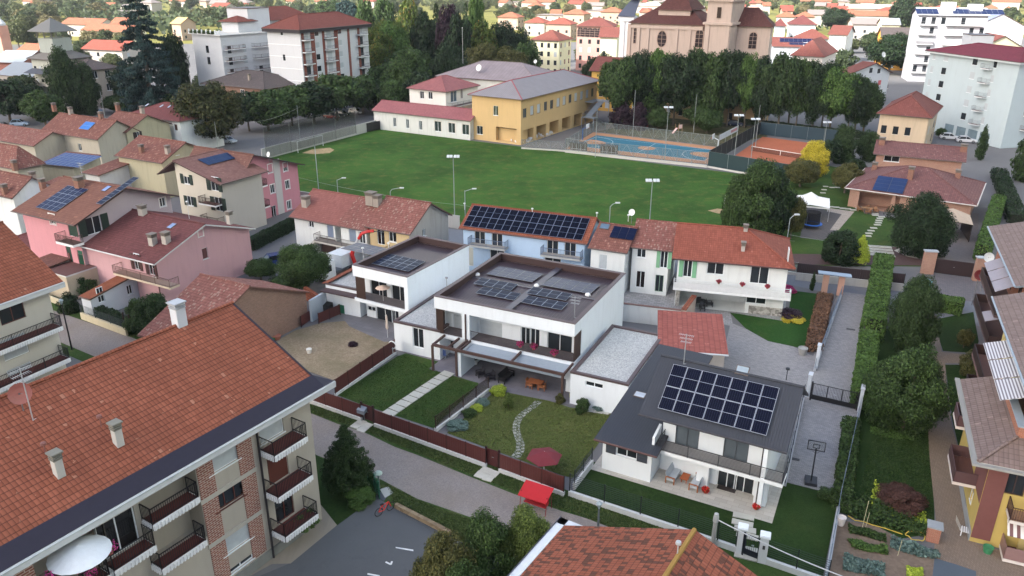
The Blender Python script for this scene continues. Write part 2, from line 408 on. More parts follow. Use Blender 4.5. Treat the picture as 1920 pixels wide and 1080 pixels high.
            if W >= D:
                i = D / 2 if ins is None else ins; T = [(0, 0, z), (W, 0, z), (W, D, z), (0, D, z), (i, D / 2, z + rise), (max(W - i, i + .01), D / 2, z + rise)]
                F = [(0, 1, 5, 4), (1, 2, 5), (2, 3, 4, 5), (3, 0, 4)]
            else:
                i = W / 2 if ins is None else ins; T = [(0, 0, z), (W, 0, z), (W, D, z), (0, D, z), (W / 2, i, z + rise), (W / 2, max(D - i, i + .01), z + rise)]
                F = [(0, 1, 4), (1, 2, 5, 4), (2, 3, 5), (3, 0, 4, 5)]
        m.solid(T, F, t, 0, 1); s.roofo = m.obj('roof', [mat, em], s.root); s.T, s.F = T, F
        for q in F:
            a, b, c = (Vector(T[k]) for k in q[:3]); n = (b - a).cross(c - b).normalized(); s.planes.append((a, n, [Vector(T[k]) for k in q]))
        if near and rt in ('hip', 'gx', 'gy', 'hr'):            # ridge and hip caps
            r = MB(); rd = {'gx': [(3, 2)], 'gy': [(1, 4)], 'hr': [(3, 2), (2, 1), (2, 4)], 'hip': [(4, 5)] + ([(0, 4), (3, 4), (1, 5), (2, 5)] if W >= D else [(0, 4), (1, 4), (2, 5), (3, 5)])}[rt]
            for a, b in rd:
                if (Vector(T[a]) - Vector(T[b])).length > .1: r.tube(Vector(T[a]) + Vector((0, 0, .0)), Vector(T[b]), .13, None, 6)
            r.obj('ridge_tiles', ridge or mat, s.roofo)
        if gutter and near:
            gm = MB(); e = []
            if rt in ('gx', 'shed', 'hip', 'flat', 'hr'): e.append(((0, -.08), (W, -.08)))
            if rt in ('gy', 'hip'): e += [((-.08, 0), (-.08, D)), ((W + .08, 0), (W + .08, D))]
            for p, q in e: gm.tube((*p, z - .06), (*q, z - .06), .08, None, 6)
            gm.obj('gutter', plain(gut, .5), s.roofo)
        return s
    def onroof(s, px, py):
        best = None
        for k, (a, n, poly) in enumerate(s.planes):
            p, t = s.hit(px, py, tuple(a), tuple(n)); P = Vector(p); ok = True
            for i in range(len(poly)):
                e0, e1 = poly[i], poly[(i + 1) % len(poly)]
                if (e1 - e0).cross(P - e0).dot(n) < -.35 * (e1 - e0).length: ok = False; break
            if ok and t > 0 and (best is None or t < best[2]): best = (P, n, t, k)
        if best is None:
            a, n, poly = s.planes[0]; p, t = s.hit(px, py, tuple(a), tuple(n)); best = (Vector(p), n, t, 0)
        return best
    def chimney(s, px, py, w=.6, d=.6, h=1.2, c=(150, 140, 132), cap=(120, 112, 105), name='chimney', brick=False):
        P, n, _, _ = s.onroof(px, py); m = MB(); z0 = P.z - .45
        m.box(P.x - w / 2, P.y - d / 2, z0, P.x + w / 2, P.y + d / 2, P.z + h, 0)
        z = P.z + h
        for k in range(3): m.box(P.x - w / 2 - .04, P.y - d / 2 - .04, z + .02 + k * .12, P.x + w / 2 + .04, P.y + d / 2 + .04, z + .07 + k * .12, 1)
        m.box(P.x - w / 3, P.y - d / 3, z, P.x + w / 3, P.y + d / 3, z + .36, 1); m.box(P.x - w / 2 - .1, P.y - d / 2 - .1, z + .38, P.x + w / 2 + .1, P.y + d / 2 + .1, z + .46, 1)
        m.obj(name, [brickm((150, 92, 72), (120, 70, 56), (150, 140, 130)) if brick else plaster(c), plain(cap, .8)], s.roofo)
    def stalk(s, px, py, kind='dish', h=1.0, r=.5, c=(215, 218, 220), name=None):
        P, n, _, _ = s.onroof(px, py); return fitting(kind, s.root, (P.x, P.y, P.z), h, r, c)
    def panels(s, px, py, nx, ny, mw=1.05, mh=1.75, gap=.03, mat=None, frame=(150, 158, 170), raise_=.12, ref='bl', name='solar_panel', rows=None):
        """an array of separate modules lying on the roof; (px, py) is its lower left corner in the photo"""
        P, n, _, k = s.onroof(px, py); U = Vector((0, 0, 1)).cross(n).normalized() if abs(n.z) < .999 else Vector((1, 0, 0)); V = n.cross(U)
        mb = MB(); mb.box(0, 0, 0, mw, mh, .035, 1); mb.face([(.025, .025, .037), (mw - .025, .025, .037), (mw - .025, mh - .025, .037), (.025, mh - .025, .037)], 0)
        mb.box(.02, mh / 2 - .012, .03, mw - .02, mh / 2 + .012, .041, 1); me = mb.mesh(name, [mat or pvm(), plain(frame, .35, .5)])
        for j in range(ny):
            r = rows[j] if rows else (0, nx)
            for i in range(r[0], r[1]):
                o = P + U * (i * (mw + gap)) + V * (j * (mh + gap)) + n * raise_
                M_ = Matrix((U, V, n)).transposed().to_4x4(); M_.translation = o; child(name, me, s.root, mat=M_)
    def skylight(s, px, py, w=.8, h=1.2, c=(120, 150, 190)):
        P, n, _, k = s.onroof(px, py); U = Vector((0, 0, 1)).cross(n).normalized(); V = n.cross(U); mb = MB(); mb.box(-w / 2, -h / 2, -.05, w / 2, h / 2, .08, 1)
        mb.face([(-w / 2 + .07, -h / 2 + .07, .083), (w / 2 - .07, -h / 2 + .07, .083), (w / 2 - .07, h / 2 - .07, .083), (-w / 2 + .07, h / 2 - .07, .083)], 0)
        M_ = Matrix((U, V, n)).transposed().to_4x4(); M_.translation = P; child('skylight', mb.mesh('skylight', [glass(c, .15), plain((90, 80, 76))]), s.roofo, mat=M_)
    def under(s, y, x):                                    # underside height of the roof over a wall point
        z, r, W, D = s.z - s.t, s.rise, s.W, s.D
        if s.rt == 'hr' and x > W - s.ov - .01: return z + r * s.ov / (D / 2)
        if s.rt in ('gx', 'hr'): f = s.off; return z + r * (y / (D * f) if y < D * f else (D - y) / (D * (1 - f)))
        if s.rt == 'gy': f = s.off; return z + r * (x / (W * f) if x < W * f else (W - x) / (W * (1 - f)))
        if s.rt == 'shed': return z + r * y / D
        if s.rt == 'hip': return z + r * s.ov / (min(W, D) / 2)
        return z
    def walls(s, mat, band=None, sides='frbl', name='wall', base=None):
        m = MB(); e = .01
        for w in sides:
            a, b = (s.x0, s.x1) if w in 'fb' else (s.y0, s.y1)
            pt = (lambda u: (s.y0 if w == 'f' else s.y1, u)) if w in 'fb' else (lambda u: (u, s.x0 if w == 'l' else s.x1))
            hu = lambda u: s.under(*pt(u))
            zt = min(hu(a), hu(b)); H = s.holes[w]
            us = sorted({a, b} | {q for h in H for q in h[:2]}); zs = sorted({s.zb, zt} | {min(q, zt) for h in H for q in h[2:]})
            flip = w in 'lb'
            def q4(p): m.face([p[0], p[1], p[2], p[3]][::-1] if flip else p)
            if w in 'lb': pass
            for u0, u1 in zip(us, us[1:]):
                for z0, z1 in zip(zs, zs[1:]):
                    if u1 - u0 < 1e-4 or z1 - z0 < 1e-4: continue
                    cu, cz = (u0 + u1) / 2, (z0 + z1) / 2
                    if any(h[0] < cu < h[1] and h[2] < cz < h[3] for h in H): continue
                    q4([s.wp(w, u0, z0, 0), s.wp(w, u1, z0, 0), s.wp(w, u1, z1, 0), s.wp(w, u0, z1, 0)])
            for h in H:                                     # reveals and the room's dark back
                u0, u1, z0, z1 = h[0], h[1], h[2], min(h[3], zt); d = -(h[4] if len(h) > 4 else .2)
                m.face([s.wp(w, u0, z0, 0), s.wp(w, u0, z1, 0), s.wp(w, u0, z1, d), s.wp(w, u0, z0, d)]); m.face([s.wp(w, u1, z0, 0), s.wp(w, u1, z0, d), s.wp(w, u1, z1, d), s.wp(w, u1, z1, 0)])
                m.face([s.wp(w, u0, z0, 0), s.wp(w, u0, z0, d), s.wp(w, u1, z0, d), s.wp(w, u1, z0, 0)]); m.face([s.wp(w, u0, z1, 0), s.wp(w, u1, z1, 0), s.wp(w, u1, z1, d), s.wp(w, u0, z1, d)])
                m.face([s.wp(w, u0, z0, d), s.wp(w, u0, z1, d), s.wp(w, u1, z1, d), s.wp(w, u1, z0, d)])
            if w in s.gables():
                pk = (s.W if w in 'fb' else s.D) * s.off; hp = [(a, zt), (b, zt)]
                if s.rt != 'shed': hp.append((b, hu(b))) if hu(b) > zt + e else None; hp.append((pk, hu(pk)))
                if hu(a) > zt + e: hp.append((a, hu(a)))
                if s.rt == 'shed': hp = [(a, zt), (b, zt), (b, hu(b))]
                p = [s.wp(w, u, z, 0) for u, z in hp]; m.face(p[::-1] if flip else p)
        return m.obj(name, mat, s.root)
    def balcony(s, w, p0, p1, depth=1.1, z=None, slab=(225, 228, 230), floor=(96, 66, 60), rail='bars', rc=(52, 44, 46), t=.22, h=1.0, step=.14, nm='balcony', ends=True, z1=None, u=None, teeth=False):
        """balcony on wall w; p0, p1: photo pixels of the slab's outer top edge (or u=(u0, u1), z)"""
        if u is None:
            u0, za = s.wh(w, *p0, d=depth); u1, zb = s.wh(w, *p1, d=depth)
            if z is None: z = (za + zb) / 2
            if w in 'lb': pass
        else: u0, u1 = u
        if u0 > u1: u0, u1 = u1, u0
        m = MB(); s.wbox(m, w, u0, u1, z - t, z - .01, -.02, depth, 0); s.wbox(m, w, u0 + .06, u1 - .06, z - .008, z + .012, 0, depth - .06, 1)
        if teeth:
            for k in range(int((u1 - u0) / .22)): s.wbox(m, w, u0 + .05 + k * .22, u0 + .16 + k * .22, z - t, z - .06, depth + .001, depth + .07, 0)
            for k in range(int(depth / .22)): s.wbox(m, w, u0 - .07, u0 - .001, z - t, z - .06, .05 + k * .22, .16 + k * .22, 0)
        b = m.obj(nm, [plain(slab, .7), plain(floor, .8)], s.root)
        r = MB(); D = depth - .05
        seg = [((u0 + .04, D), (u1 - .04, D))]
        if ends: seg += [((u0 + .04, 0), (u0 + .04, D)), ((u1 - .04, 0), (u1 - .04, D))]
        P = lambda q, zz: s.wp(w, q[0], zz, q[1])
        for a, c in seg:
            if rail in ('solid', 'glass', 'net'):
                mi = 0; x0, x1 = min(a[0], c[0]), max(a[0], c[0]); y0, y1 = min(a[1], c[1]), max(a[1], c[1])
                s.wbox(r, w, x0 - .03, x1 + .03, z + .02, z + h, y0 - .03, y1 + .03); continue
            r.beam(P(a, z + h), P(c, z + h), .05, .05); r.beam(P(a, z + .14), P(c, z + .14), .04, .04)
            L = math.dist(a, c)
            if rail == 'bars':
                n = max(1, int(L / step))
                for k in range(n + 1):
                    q = (a[0] + (c[0] - a[0]) * k / n, a[1] + (c[1] - a[1]) * k / n); r.beam(P(q, z + .02), P(q, z + h - .04), .025, .025)
            if rail == 'hbars':
                for k in range(1, 8): zz = z + .14 + (h - .2) * k / 8; r.beam(P(a, zz), P(c, zz), .018, .02)
            for k in range(max(1, int(L / 2)) + 1):
                n = max(1, int(L / 2)); q = (a[0] + (c[0] - a[0]) * k / n, a[1] + (c[1] - a[1]) * k / n); r.beam(P(q, z - t), P(q, z + h), .05, .05)
        r.obj('railing', plain(rc, .5, .3) if rail != 'net' else meshm(rc, .55), b)
        return b, z, u0, u1
    def canopy(s, w, u0, u1, z, depth, drop, mat, name='awning'):
        m = MB(); p = [s.wp(w, u0, z, .02), s.wp(w, u1, z, .02), s.wp(w, u1, z - drop, depth), s.wp(w, u0, z - drop, depth)]
        if w in 'lb': p = [p[1], p[0], p[3], p[2]]
        m.solid([p[3], p[2], p[1], p[0]], [(0, 1, 2, 3)], .05, 0, 0); return m.obj(name, mat, s.root)
def fitting(kind, par, p, h=1.0, r=.5, c=(215, 218, 220)):
    """aerials, dishes and vents that belong to a roof"""
    x, y, z = p; m = MB(); m.tube((x, y, z - .3), (x, y, z + h), .035, None, 5)
    if kind == 'dish':
        n = 14; cz = z + h; f = Vector((-.15, -1, .35)).normalized(); a = f.orthogonal().normalized(); b = f.cross(a); i = len(m.v); cc = Vector((x, y - .12, cz))
        m.v.append(tuple(cc - f * (r * .22)))
        for rr, q in ((.5, -.16), (1, 0)):
            for k in range(n): t = 2 * PI * k / n; m.v.append(tuple(cc + (a * math.cos(t) + b * math.sin(t)) * r * rr + f * (r * q)))
        for k in range(n):
            m.f.append((i, i + 1 + (k + 1) % n, i + 1 + k)); m.mi.append(1); m.f.append((i + 1 + k, i + 1 + (k + 1) % n, i + 1 + n + (k + 1) % n, i + 1 + n + k)); m.mi.append(1)
        m.tube(cc, cc + f * (r * .8), .015, None, 4); return m.obj('satellite_dish', [plain((120, 120, 122), .5, .4), plain(c, .5)], par)
    if kind == 'aerial':
        for k in range(3):
            zz = z + h - .12 - k * .3; L = .55 - .08 * k; m.tube((x - L, y, zz), (x + L, y + .15, zz), .016, None, 4)
            for j in range(-4, 5): m.tube((x + L * j / 4, y - .16, zz + .03 * j * 0), (x + L * j / 4, y + .22, zz), .01, None, 4)
        m.tube((x, y, z), (x + .4, y + .1, z), .03, None, 4); return m.obj('aerial', plain((190, 194, 198), .4, .5), par)
    if kind == 'vent':
        m.lathe([(.0, z + h + .16), (.14, z + h + .13), (.16, z + h), (.06, z + h - .02)], x, y, 8, 0); return m.obj('vent_pipe', plain(c, .5, .3), par)
def autowin(h, floors, nf, nr, ww=1.1, wh=1.5, z0=1.6, st=3.0, sides='fr', styles=('dark', 'dark', 'blind'), **k):
    for w in sides:
        n = nf if w in 'fb' else nr; a, b = (h.x0, h.x1) if w in 'fb' else (h.y0, h.y1)
        for f in range(floors):
            for i in range(n):
                if random.random() < .08: continue
                h.winl(w, a + (b - a) * (i + .5) / n, z0 + f * st, ww, wh, random.choice(styles), near=False, **k)
def house(name, label, cat, pa, pb, z, D, rt='gx', rise=2.0, wall=None, rm=None, ov=.5, wins=(), chim=(), sides='frbl', near=True, edge=(96, 72, 62), ins=None, off=.5, group=None, **k):
    h = House(name, label, cat, pa, pb, z, D, ov, group, **k); h.roof(rt, rise, rm, edge, ins=ins, off=off, near=near)
    for w in wins:
        a = dict(w[5]) if len(w) > 5 else {}; a.setdefault('near', near); st = w[5].pop('style', 'dark') if False else a.pop('style', 'dark'); h.win(w[0], w[1], w[2], w[3], w[4], st, **a)
    h.walls(wall, sides=sides)
    for c in chim: h.chimney(c[0], c[1], *(c[2:] if len(c) > 2 else ()))
    return h
# tiles of the place
T_ORANGE = tilem((152, 92, 72), (132, 76, 58), (168, 118, 98), .24, .38, .22, .6, .75)
T_NEAR2 = tilem((146, 88, 70), (130, 74, 58), (78, 58, 50), .2, .34, .85, .6, .6)
T_RED = tilem((144, 84, 70), (128, 72, 60), (158, 100, 86), .25, .36, .2, .3, .3)
T_OLD = tilem((146, 98, 90), (112, 74, 68), (158, 130, 120), .18, .36, .5, .45, .6)
T_OLD2 = tilem((134, 90, 80), (108, 72, 66), (156, 118, 106), .24, .42, .45, .4, .55)
T_BROWN = tilem((122, 88, 80), (104, 74, 68), (142, 112, 100), .25, .36, .3, .3, .4)
T_MAROON = tilem((118, 70, 70), (104, 62, 62), (134, 88, 84), .3, .36, .2, .25, .4)
T_GREY = tilem((96, 88, 88), (84, 78, 78), (112, 102, 100), .3, .36, .3, .3, .35)
T_DARK = ribm((52, 56, 65), .2, .7, 0, .12)
# ---------------- plants
def leafmesh(name, cen, nrm, size, seed=1, jit=.7, asp=.6):
    r = np.random.default_rng(seed); n = len(cen); nn = nrm + r.normal(0, jit, (n, 3)); nn /= np.linalg.norm(nn, axis=1)[:, None] + 1e-9
    t = r.normal(0, 1, (n, 3)); t -= (t * nn).sum(1)[:, None] * nn; t /= np.linalg.norm(t, axis=1)[:, None] + 1e-9; b = np.cross(nn, t)
    s = (size * r.uniform(.6, 1.3, n))[:, None]; t = t * s; b = b * s * asp
    fold = nn * s * .25
    V = np.stack([cen - t, cen - b * 1.0 + fold, cen + t, cen + b + fold], 1).reshape(-1, 3)
    me = bpy.data.meshes.new(name); me.vertices.add(4 * n); me.vertices.foreach_set('co', V.ravel().astype(np.float32))
    me.loops.add(4 * n); me.loops.foreach_set('vertex_index', np.arange(4 * n, dtype=np.int32)); me.polygons.add(n)
    me.polygons.foreach_set('loop_start', np.arange(0, 4 * n, 4, dtype=np.int32)); me.update(calc_edges=True); me.validate(); return me
def crown_pts(kind, n, seed):
    r = np.random.default_rng(seed); cs = []; rs = []
    if kind in ('round', 'plane', 'dense', 'bush', 'tallwood'):
        zc, zr, z0, k, cr = dict(round=(.58, .42, .13, 60, .15), plane=(.63, .37, .24, 70, .14), dense=(.46, .54, .0, 90, .14), bush=(.35, .62, .0, 34, .17), tallwood=(.55, .45, .08, 80, .135))[kind]
        while len(cs) < k:
            v = r.normal(0, 1, 3); v /= np.linalg.norm(v); rad = r.uniform(.45, 1) ** .45
            if kind == 'dense': prof = 1 - .35 * max(0, v[2]) ** 2
            else: prof = 1
            w = .5 - cr * .6
            p = np.array([v[0] * w * rad * prof, v[1] * w * rad * prof, zc + v[2] * (zr - cr * .5) * rad]); q = r.normal(0, .035, 3); p += q
            if p[2] < z0: continue
            cs.append(p); rs.append(cr * r.uniform(.7, 1.3))
    elif kind == 'cone':                                 # cedar: tiers of drooping boughs
        for i in range(17):
            z = .04 + .93 * i / 17; R = .5 * (1 - (i / 17) ** 1.6) * r.uniform(.8, 1.1) + .02
            for j in range(max(3, int(20 * (1 - i / 17) + 2))):
                a = r.uniform(0, 2 * PI)
                for q in (.35, .6, .85, 1.0): cs.append([R * q * math.cos(a), R * q * math.sin(a), z - .03 * q + r.normal(0, .006)]); rs.append((.045 + .03 * (1 - i / 17)) * (1.15 - .4 * q))
    elif kind == 'spruce':
        for i in range(40):
            z = .12 + .86 * i / 40; R = .5 * min(1, (1 - i / 40) * 1.35) ** .8 * r.uniform(.85, 1.05)
            for j in range(max(2, int(9 * (1 - i / 40) + 2))):
                a = r.uniform(0, 2 * PI)
                for q in (.3, .65, .93): cs.append([R * q * math.cos(a), R * q * math.sin(a), z + .02 * q + r.normal(0, .008)]); rs.append(.055)
    elif kind == 'column':
        for i in range(46): z = .03 + .95 * i / 46; R = .5 * min(1, 5 * (z + .05)) * (1 - z ** 2.2) ** .6; a = r.uniform(0, 2 * PI); cs.append([R * .45 * math.cos(a), R * .45 * math.sin(a), z]); rs.append(max(.05, R * .55))
    cs = np.array(cs); rs = np.array(rs); p = rs ** 2; p /= p.sum(); idx = r.choice(len(cs), n, p=p); d = r.normal(0, 1, (n, 3)); d /= np.linalg.norm(d, axis=1)[:, None]
    fl = dict(cone=.35, spruce=.6).get(kind, .8); d2 = d.copy(); d2[:, 2] *= fl if kind in ('cone', 'spruce') else 1
    rad = r.uniform(.55, 1.1, n)[:, None]; zsc = np.array([1, 1, .8 if kind != 'column' else .35])
    P = cs[idx] + d2 * rs[idx][:, None] * rad * zsc; out = P - np.array([0, 0, .45]); out /= np.linalg.norm(out, axis=1)[:, None] + 1e-9
    P[:, 2] = np.clip(P[:, 2], .0, 1.03); return P, d * .7 + out * .6 + np.array([0, 0, .25])
PROTO = {}
def proto(kind, n, size, seed=1):
    k = (kind, n, size, seed)
    if k not in PROTO:
        P, N = crown_pts(kind, n, seed); PROTO[k] = leafmesh('crown_' + kind, P, N, size, seed + 5)
    return PROTO[k]
BARK = (92, 84, 74)
def trunkmesh(kind, seed=1):
    k = ('trunk', kind, seed)
    if k in PROTO: return PROTO[k]
    r = random.Random(seed); m = MB(); h = dict(round=.55, plane=.7, dense=.8, bush=.3, tallwood=.75, cone=.93, spruce=.9, column=.85)[kind]; rr = dict(round=.045, plane=.032, dense=.035, bush=.03, tallwood=.035, cone=.045, spruce=.03, column=.05)[kind]
    p = Vector((0, 0, 0)); q = None
    for i in range(4):
        q = Vector((r.uniform(-.02, .02), r.uniform(-.02, .02), h * (i + 1) / 4)); m.tube(p, q, rr * (1 - i * .2), rr * (.8 - i * .2) + .002, 7); p = q
    if kind in ('round', 'plane', 'tallwood', 'bush'):
        for i in range(9):
            z = h * r.uniform(.45, 1); a = r.uniform(0, 2 * PI); L = r.uniform(.15, .33); m.tube((0, 0, z), (L * math.cos(a), L * math.sin(a), z + r.uniform(.08, .2)), rr * .45, rr * .12, 5)
    me = m.mesh('trunk', plain(BARK, .9)); PROTO[k] = me; return me
def setmat(o, mat):
    if not o.data.materials: o.data.materials.append(mat)
    if o.data.materials[0] is not mat: o.material_slots[0].link = 'OBJECT'; o.material_slots[0].material = mat
L_DARK = leafm((23, 35, 27), (54, 76, 47)); L_MID = leafm((35, 52, 30), (81, 106, 57)); L_LIGHT = leafm((54, 74, 37), (125, 142, 74))
L_CEDAR = leafm((20, 35, 37), (59, 86, 84)); L_CYP = leafm((30, 47, 30), (69, 91, 52)); L_OLIVE = leafm((54, 62, 35), (110, 108, 62))
L_YEL = leafm((152, 142, 47), (232, 215, 79)); L_LIME = leafm((101, 132, 42), (210, 223, 91)); L_PURP = leafm((40, 30, 40), (74, 54, 67)); L_HEDGE = leafm((45, 69, 35), (101, 132, 67))
L_BRONZE = leafm((79, 62, 54), (142, 108, 86)); L_REDM = leafm((91, 54, 52), (164, 106, 96)); L_BLUEG = leafm((69, 93, 86), (132, 157, 149)); L_FAR = leafm((60, 70, 44), (104, 112, 74)); L_FAR2 = leafm((46, 60, 42), (84, 98, 66)); L_FAR3 = leafm((92, 88, 62), (132, 126, 88))
L_BEECH = leafm((40, 57, 27), (101, 118, 49), (132, 108, 54), .12)
def tree(kind, px, py, ty, wpx, mat, label=None, group=None, name='tree', cat='tree', det=0, seed=None, rz=None, h=None, w=None, depth=None):
    X, Y = G(px, py); hh = h or max(.3, zat(X, Y, ty)); ww = w or wpx * mpp(px, py, hh * .5)
    return tree_at(kind, X, Y, hh, ww, mat, label, group, name, cat, det, seed, rz)
def tree_at(kind, X, Y, hh, ww, mat, label=None, group=None, name='tree', cat='tree', det=0, seed=None, rz=None, z=0.0, squash=1.0):
    seed = seed if seed is not None else random.randint(1, 3); n, sz = ((2600, .05), (7000, .036), (20000, .0225), (46000, .0145))[det]; ww *= 1.14
    if kind in ('cone', 'spruce'): n = int(n * 1.2); sz *= .8
    if kind == 'column': n //= 2
    r_ = root(name, (X, Y, z), rz if rz is not None else random.uniform(0, 6.28), label, cat, group)
    c = child('crown' if kind != 'bush' else 'foliage', proto(kind, n, sz, seed), r_); c.scale = (ww, ww * squash, hh); setmat(c, mat)
    t = child('trunk' if kind != 'bush' else 'stem', trunkmesh(kind, seed), r_); t.scale = (ww * .8, ww * .8, hh); setmat(t, plain(BARK, .9))
    return r_
def bush(px, py, wpx, hm, mat, label, group=None, name='shrub', cat='shrub', det=1, squash=1.0, rz=None, z=0.0):
    X, Y = G(px, py, z); return tree_at('bush', X, Y, hm, wpx * mpp(px, py), mat, label, group, name, cat, det, z=z, squash=squash, rz=rz)
def hedge(p0, p1, h, w, mat, label, n=9000, size=.12, name='hedge', group=None, world=False, cat='hedge', z=0.0, lump=.12):
    a = np.array(p0 if world else G(*p0)); b = np.array(p1 if world else G(*p1)); L = np.linalg.norm(b - a); r = np.random.default_rng(int(L * 100) % 999)
    A = np.array([L * h, L * h, L * w * 1.6, w * h, w * h]); A = A / A.sum(); k = r.choice(5, n, p=A); u = r.uniform(0, 1, n); v = r.uniform(0, 1, n); P = np.zeros((n, 3)); N = np.zeros((n, 3))
    for i in range(5):
        q = k == i
        if i < 2: s = 1 if i else -1; P[q] = np.c_[u[q] * L, np.full(q.sum(), s * w / 2), v[q] * h]; N[q] = (0, s, .2)
        elif i == 2: P[q] = np.c_[u[q] * L, (v[q] - .5) * w, np.full(q.sum(), h)]; N[q] = (0, 0, 1)
        else: s = 1 if i == 3 else 0; P[q] = np.c_[np.full(q.sum(), s * L), (u[q] - .5) * w, v[q] * h]; N[q] = (2 * s - 1, 0, .2)
    ph = np.sin(P[:, 0] * 1.7 + 1) * .5 + np.sin(P[:, 0] * 3.9) * .3 + np.sin(P[:, 2] * 2.7 + P[:, 0]) * .3
    P += N * (ph[:, None] * lump + r.normal(0, .05, (n, 1))); P[:, 2] = np.maximum(P[:, 2], .02)
    d = (b - a) / L; rt = root(name, (a[0], a[1], z), math.atan2(d[1], d[0]), label, cat, group)
    me = leafmesh('foliage', P, N, size, 3, .6); me.materials.append(mat); child('foliage', me, rt)
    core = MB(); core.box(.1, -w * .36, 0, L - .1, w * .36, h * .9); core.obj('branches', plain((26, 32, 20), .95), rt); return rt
def patch(name, pts, mat, n, size, hgt, label, kind='stuff', cat='plants', world=False, dens=None, group=None, seed=1):
    """loose low leaves scattered over a ground polygon"""
    P_ = np.array(pts if world else [G(*p) for p in pts]); r = np.random.default_rng(seed); lo, hi = P_.min(0), P_.max(0); out = []
    def inside(q):
        x, y = q[:, 0], q[:, 1]; c = np.zeros(len(q), bool); m = len(P_)
        for i in range(m):
            x0, y0 = P_[i]; x1, y1 = P_[(i + 1) % m]
            with np.errstate(divide='ignore', invalid='ignore'): t = ((y0 > y) != (y1 > y)) & (x < (x1 - x0) * (y - y0) / (y1 - y0 + 1e-12) + x0)
            c ^= t
        return c
    while len(out) < n:
        q = r.uniform(lo, hi, (n * 2, 2)); out += list(q[inside(q)])
    q = np.array(out[:n]); z = r.uniform(.02, 1, n) ** .8 * hgt * (.6 + .4 * np.sin(q[:, 0] * 3.1) * np.sin(q[:, 1] * 2.7))
    me = leafmesh(name, np.c_[q, np.maximum(z, .02)], np.tile([0, 0, 1.0], (n, 1)), size, seed, .9); me.materials.append(mat)
    o = bpy.data.objects.new(name, me); C.objects.link(o); o['label'] = label
    if kind: o['kind'] = kind
    o['category'] = cat
    if group: o['group'] = group
    return o
# ================= GROUND
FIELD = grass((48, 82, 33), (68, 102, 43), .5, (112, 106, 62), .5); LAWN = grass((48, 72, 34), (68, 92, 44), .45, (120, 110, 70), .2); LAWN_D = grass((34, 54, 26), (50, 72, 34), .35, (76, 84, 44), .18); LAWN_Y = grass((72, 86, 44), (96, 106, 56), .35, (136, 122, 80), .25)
VERGE = grass((44, 70, 34), (72, 92, 48), .4, (128, 116, 86), .35)
big = [(-1400, 0), (1500, 0), (2600, 1100), (2600, 6200), (-2600, 6200), (-2600, 1100)]
sheet('ground', big, grass((104, 112, 58), (136, 132, 76), .5, (170, 148, 100), .5), -12, True)
sheet('town_ground', [(-400, 8), (400, 8), (620, 560), (120, 470), (-420, 420)], asphalt((104, 104, 106)), -4, True)
def W2(px): return [G(*p) for p in px]
sheet('football_pitch', [(505, 292), (713, 241), (884, 264), (977, 275), (1371, 324), (1500, 340), (1440, 480), (1200, 466), (850, 426), (700, 400), (560, 374)], FIELD, 2)
sheet('goalmouth_soil', [(566, 287), (585, 280), (618, 277), (627, 281), (618, 287), (590, 289)], gravelm((176, 150, 122), (140, 130, 90), 3, .5), 3)
sheet('goalmouth_soil', [(1327, 395), (1345, 391), (1360, 393), (1362, 402), (1345, 400)], gravelm((176, 150, 122), (140, 130, 90), 3, .5), 3)
sheet('street', [(560, 376), (850, 430), (1100, 458), (1494, 511), (1694, 532), (1960, 590), (1960, 640), (1740, 590), (1490, 536), (1000, 480), (700, 430), (560, 400)], asphalt((108, 112, 120)), 3)
sheet('verge', [(20, 530), (75, 545), (265, 618), (560, 742), (1060, 918), (1345, 1012), (1560, 1092), (1500, 1160), (1100, 1240), (850, 1060), (735, 990), (700, 900), (580, 850), (300, 740), (20, 620)], VERGE, 1)
sheet('gravel_lane', [(-20, 545), (40, 560), (75, 573), (250, 634), (573, 771), (633, 795), (684, 811), (740, 838), (782, 853), (889, 897), (960, 925), (1052, 958), (1100, 972), (1177, 1002), (1400, 1085), (1330, 1120), (1190, 1080), (960, 998), (860, 962), (782, 935), (716, 900), (582, 849), (167, 664), (92, 633), (-20, 590)], gravelm((146, 138, 134), (124, 118, 116), 16, .45, (122, 110, 100)), 2)
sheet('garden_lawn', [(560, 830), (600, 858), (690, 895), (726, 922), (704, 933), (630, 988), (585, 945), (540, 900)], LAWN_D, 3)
PARK = asphalt((84, 87, 91), .35)
sheet('parking_asphalt', [(705, 932), (741, 953), (841, 1003), (960, 1062), (1010, 1110), (500, 1140), (440, 1100), (540, 1058), (630, 987)], PARK, 4)
sheet('concrete_apron', [(600, 945), (632, 985), (545, 1057), (510, 1058), (470, 1080), (440, 1060), (505, 1030)], plaster((142, 134, 122), .8), 5)
for q in ([(742, 1026), (775, 1031), (775, 1034), (742, 1028)], [(689, 1075), (712, 1079), (712, 1082), (689, 1078)]): sheet('parking_line', q, plain((220, 222, 224)), 6)
m = MB(); pts = [(723, 1054), (733, 1059), (735, 1053)]; P3 = [G(*p) for p in pts]
for a, b in zip(P3, P3[1:]): m.beam((*a, .03), (*b, .03), .12, .012)
tag(m.obj('bay_number', plain((222, 224, 226))), 'white painted bay number seven mark on the car park asphalt', 'road marking')
SOIL = gravelm((152, 138, 118), (130, 116, 98), 7, .7, (104, 98, 74))
sheet('bare_soil', [(490, 655), (553, 620), (600, 606), (645, 602), (740, 640), (741, 646), (627, 716), (560, 706)], SOIL, 3)
sheet('patio_tiles', [(640, 592), (680, 584), (745, 615), (745, 640), (720, 641), (655, 612)], pavem((118, 118, 124), (108, 108, 114), (90, 90, 94), 1.2, .6, -28, .01), 4)
sheet('lawn', [(633, 741), (745, 668), (763, 662), (822, 677), (822, 684), (805, 693), (898, 717), (895, 724), (813, 803), (674, 757)], LAWN, 4)
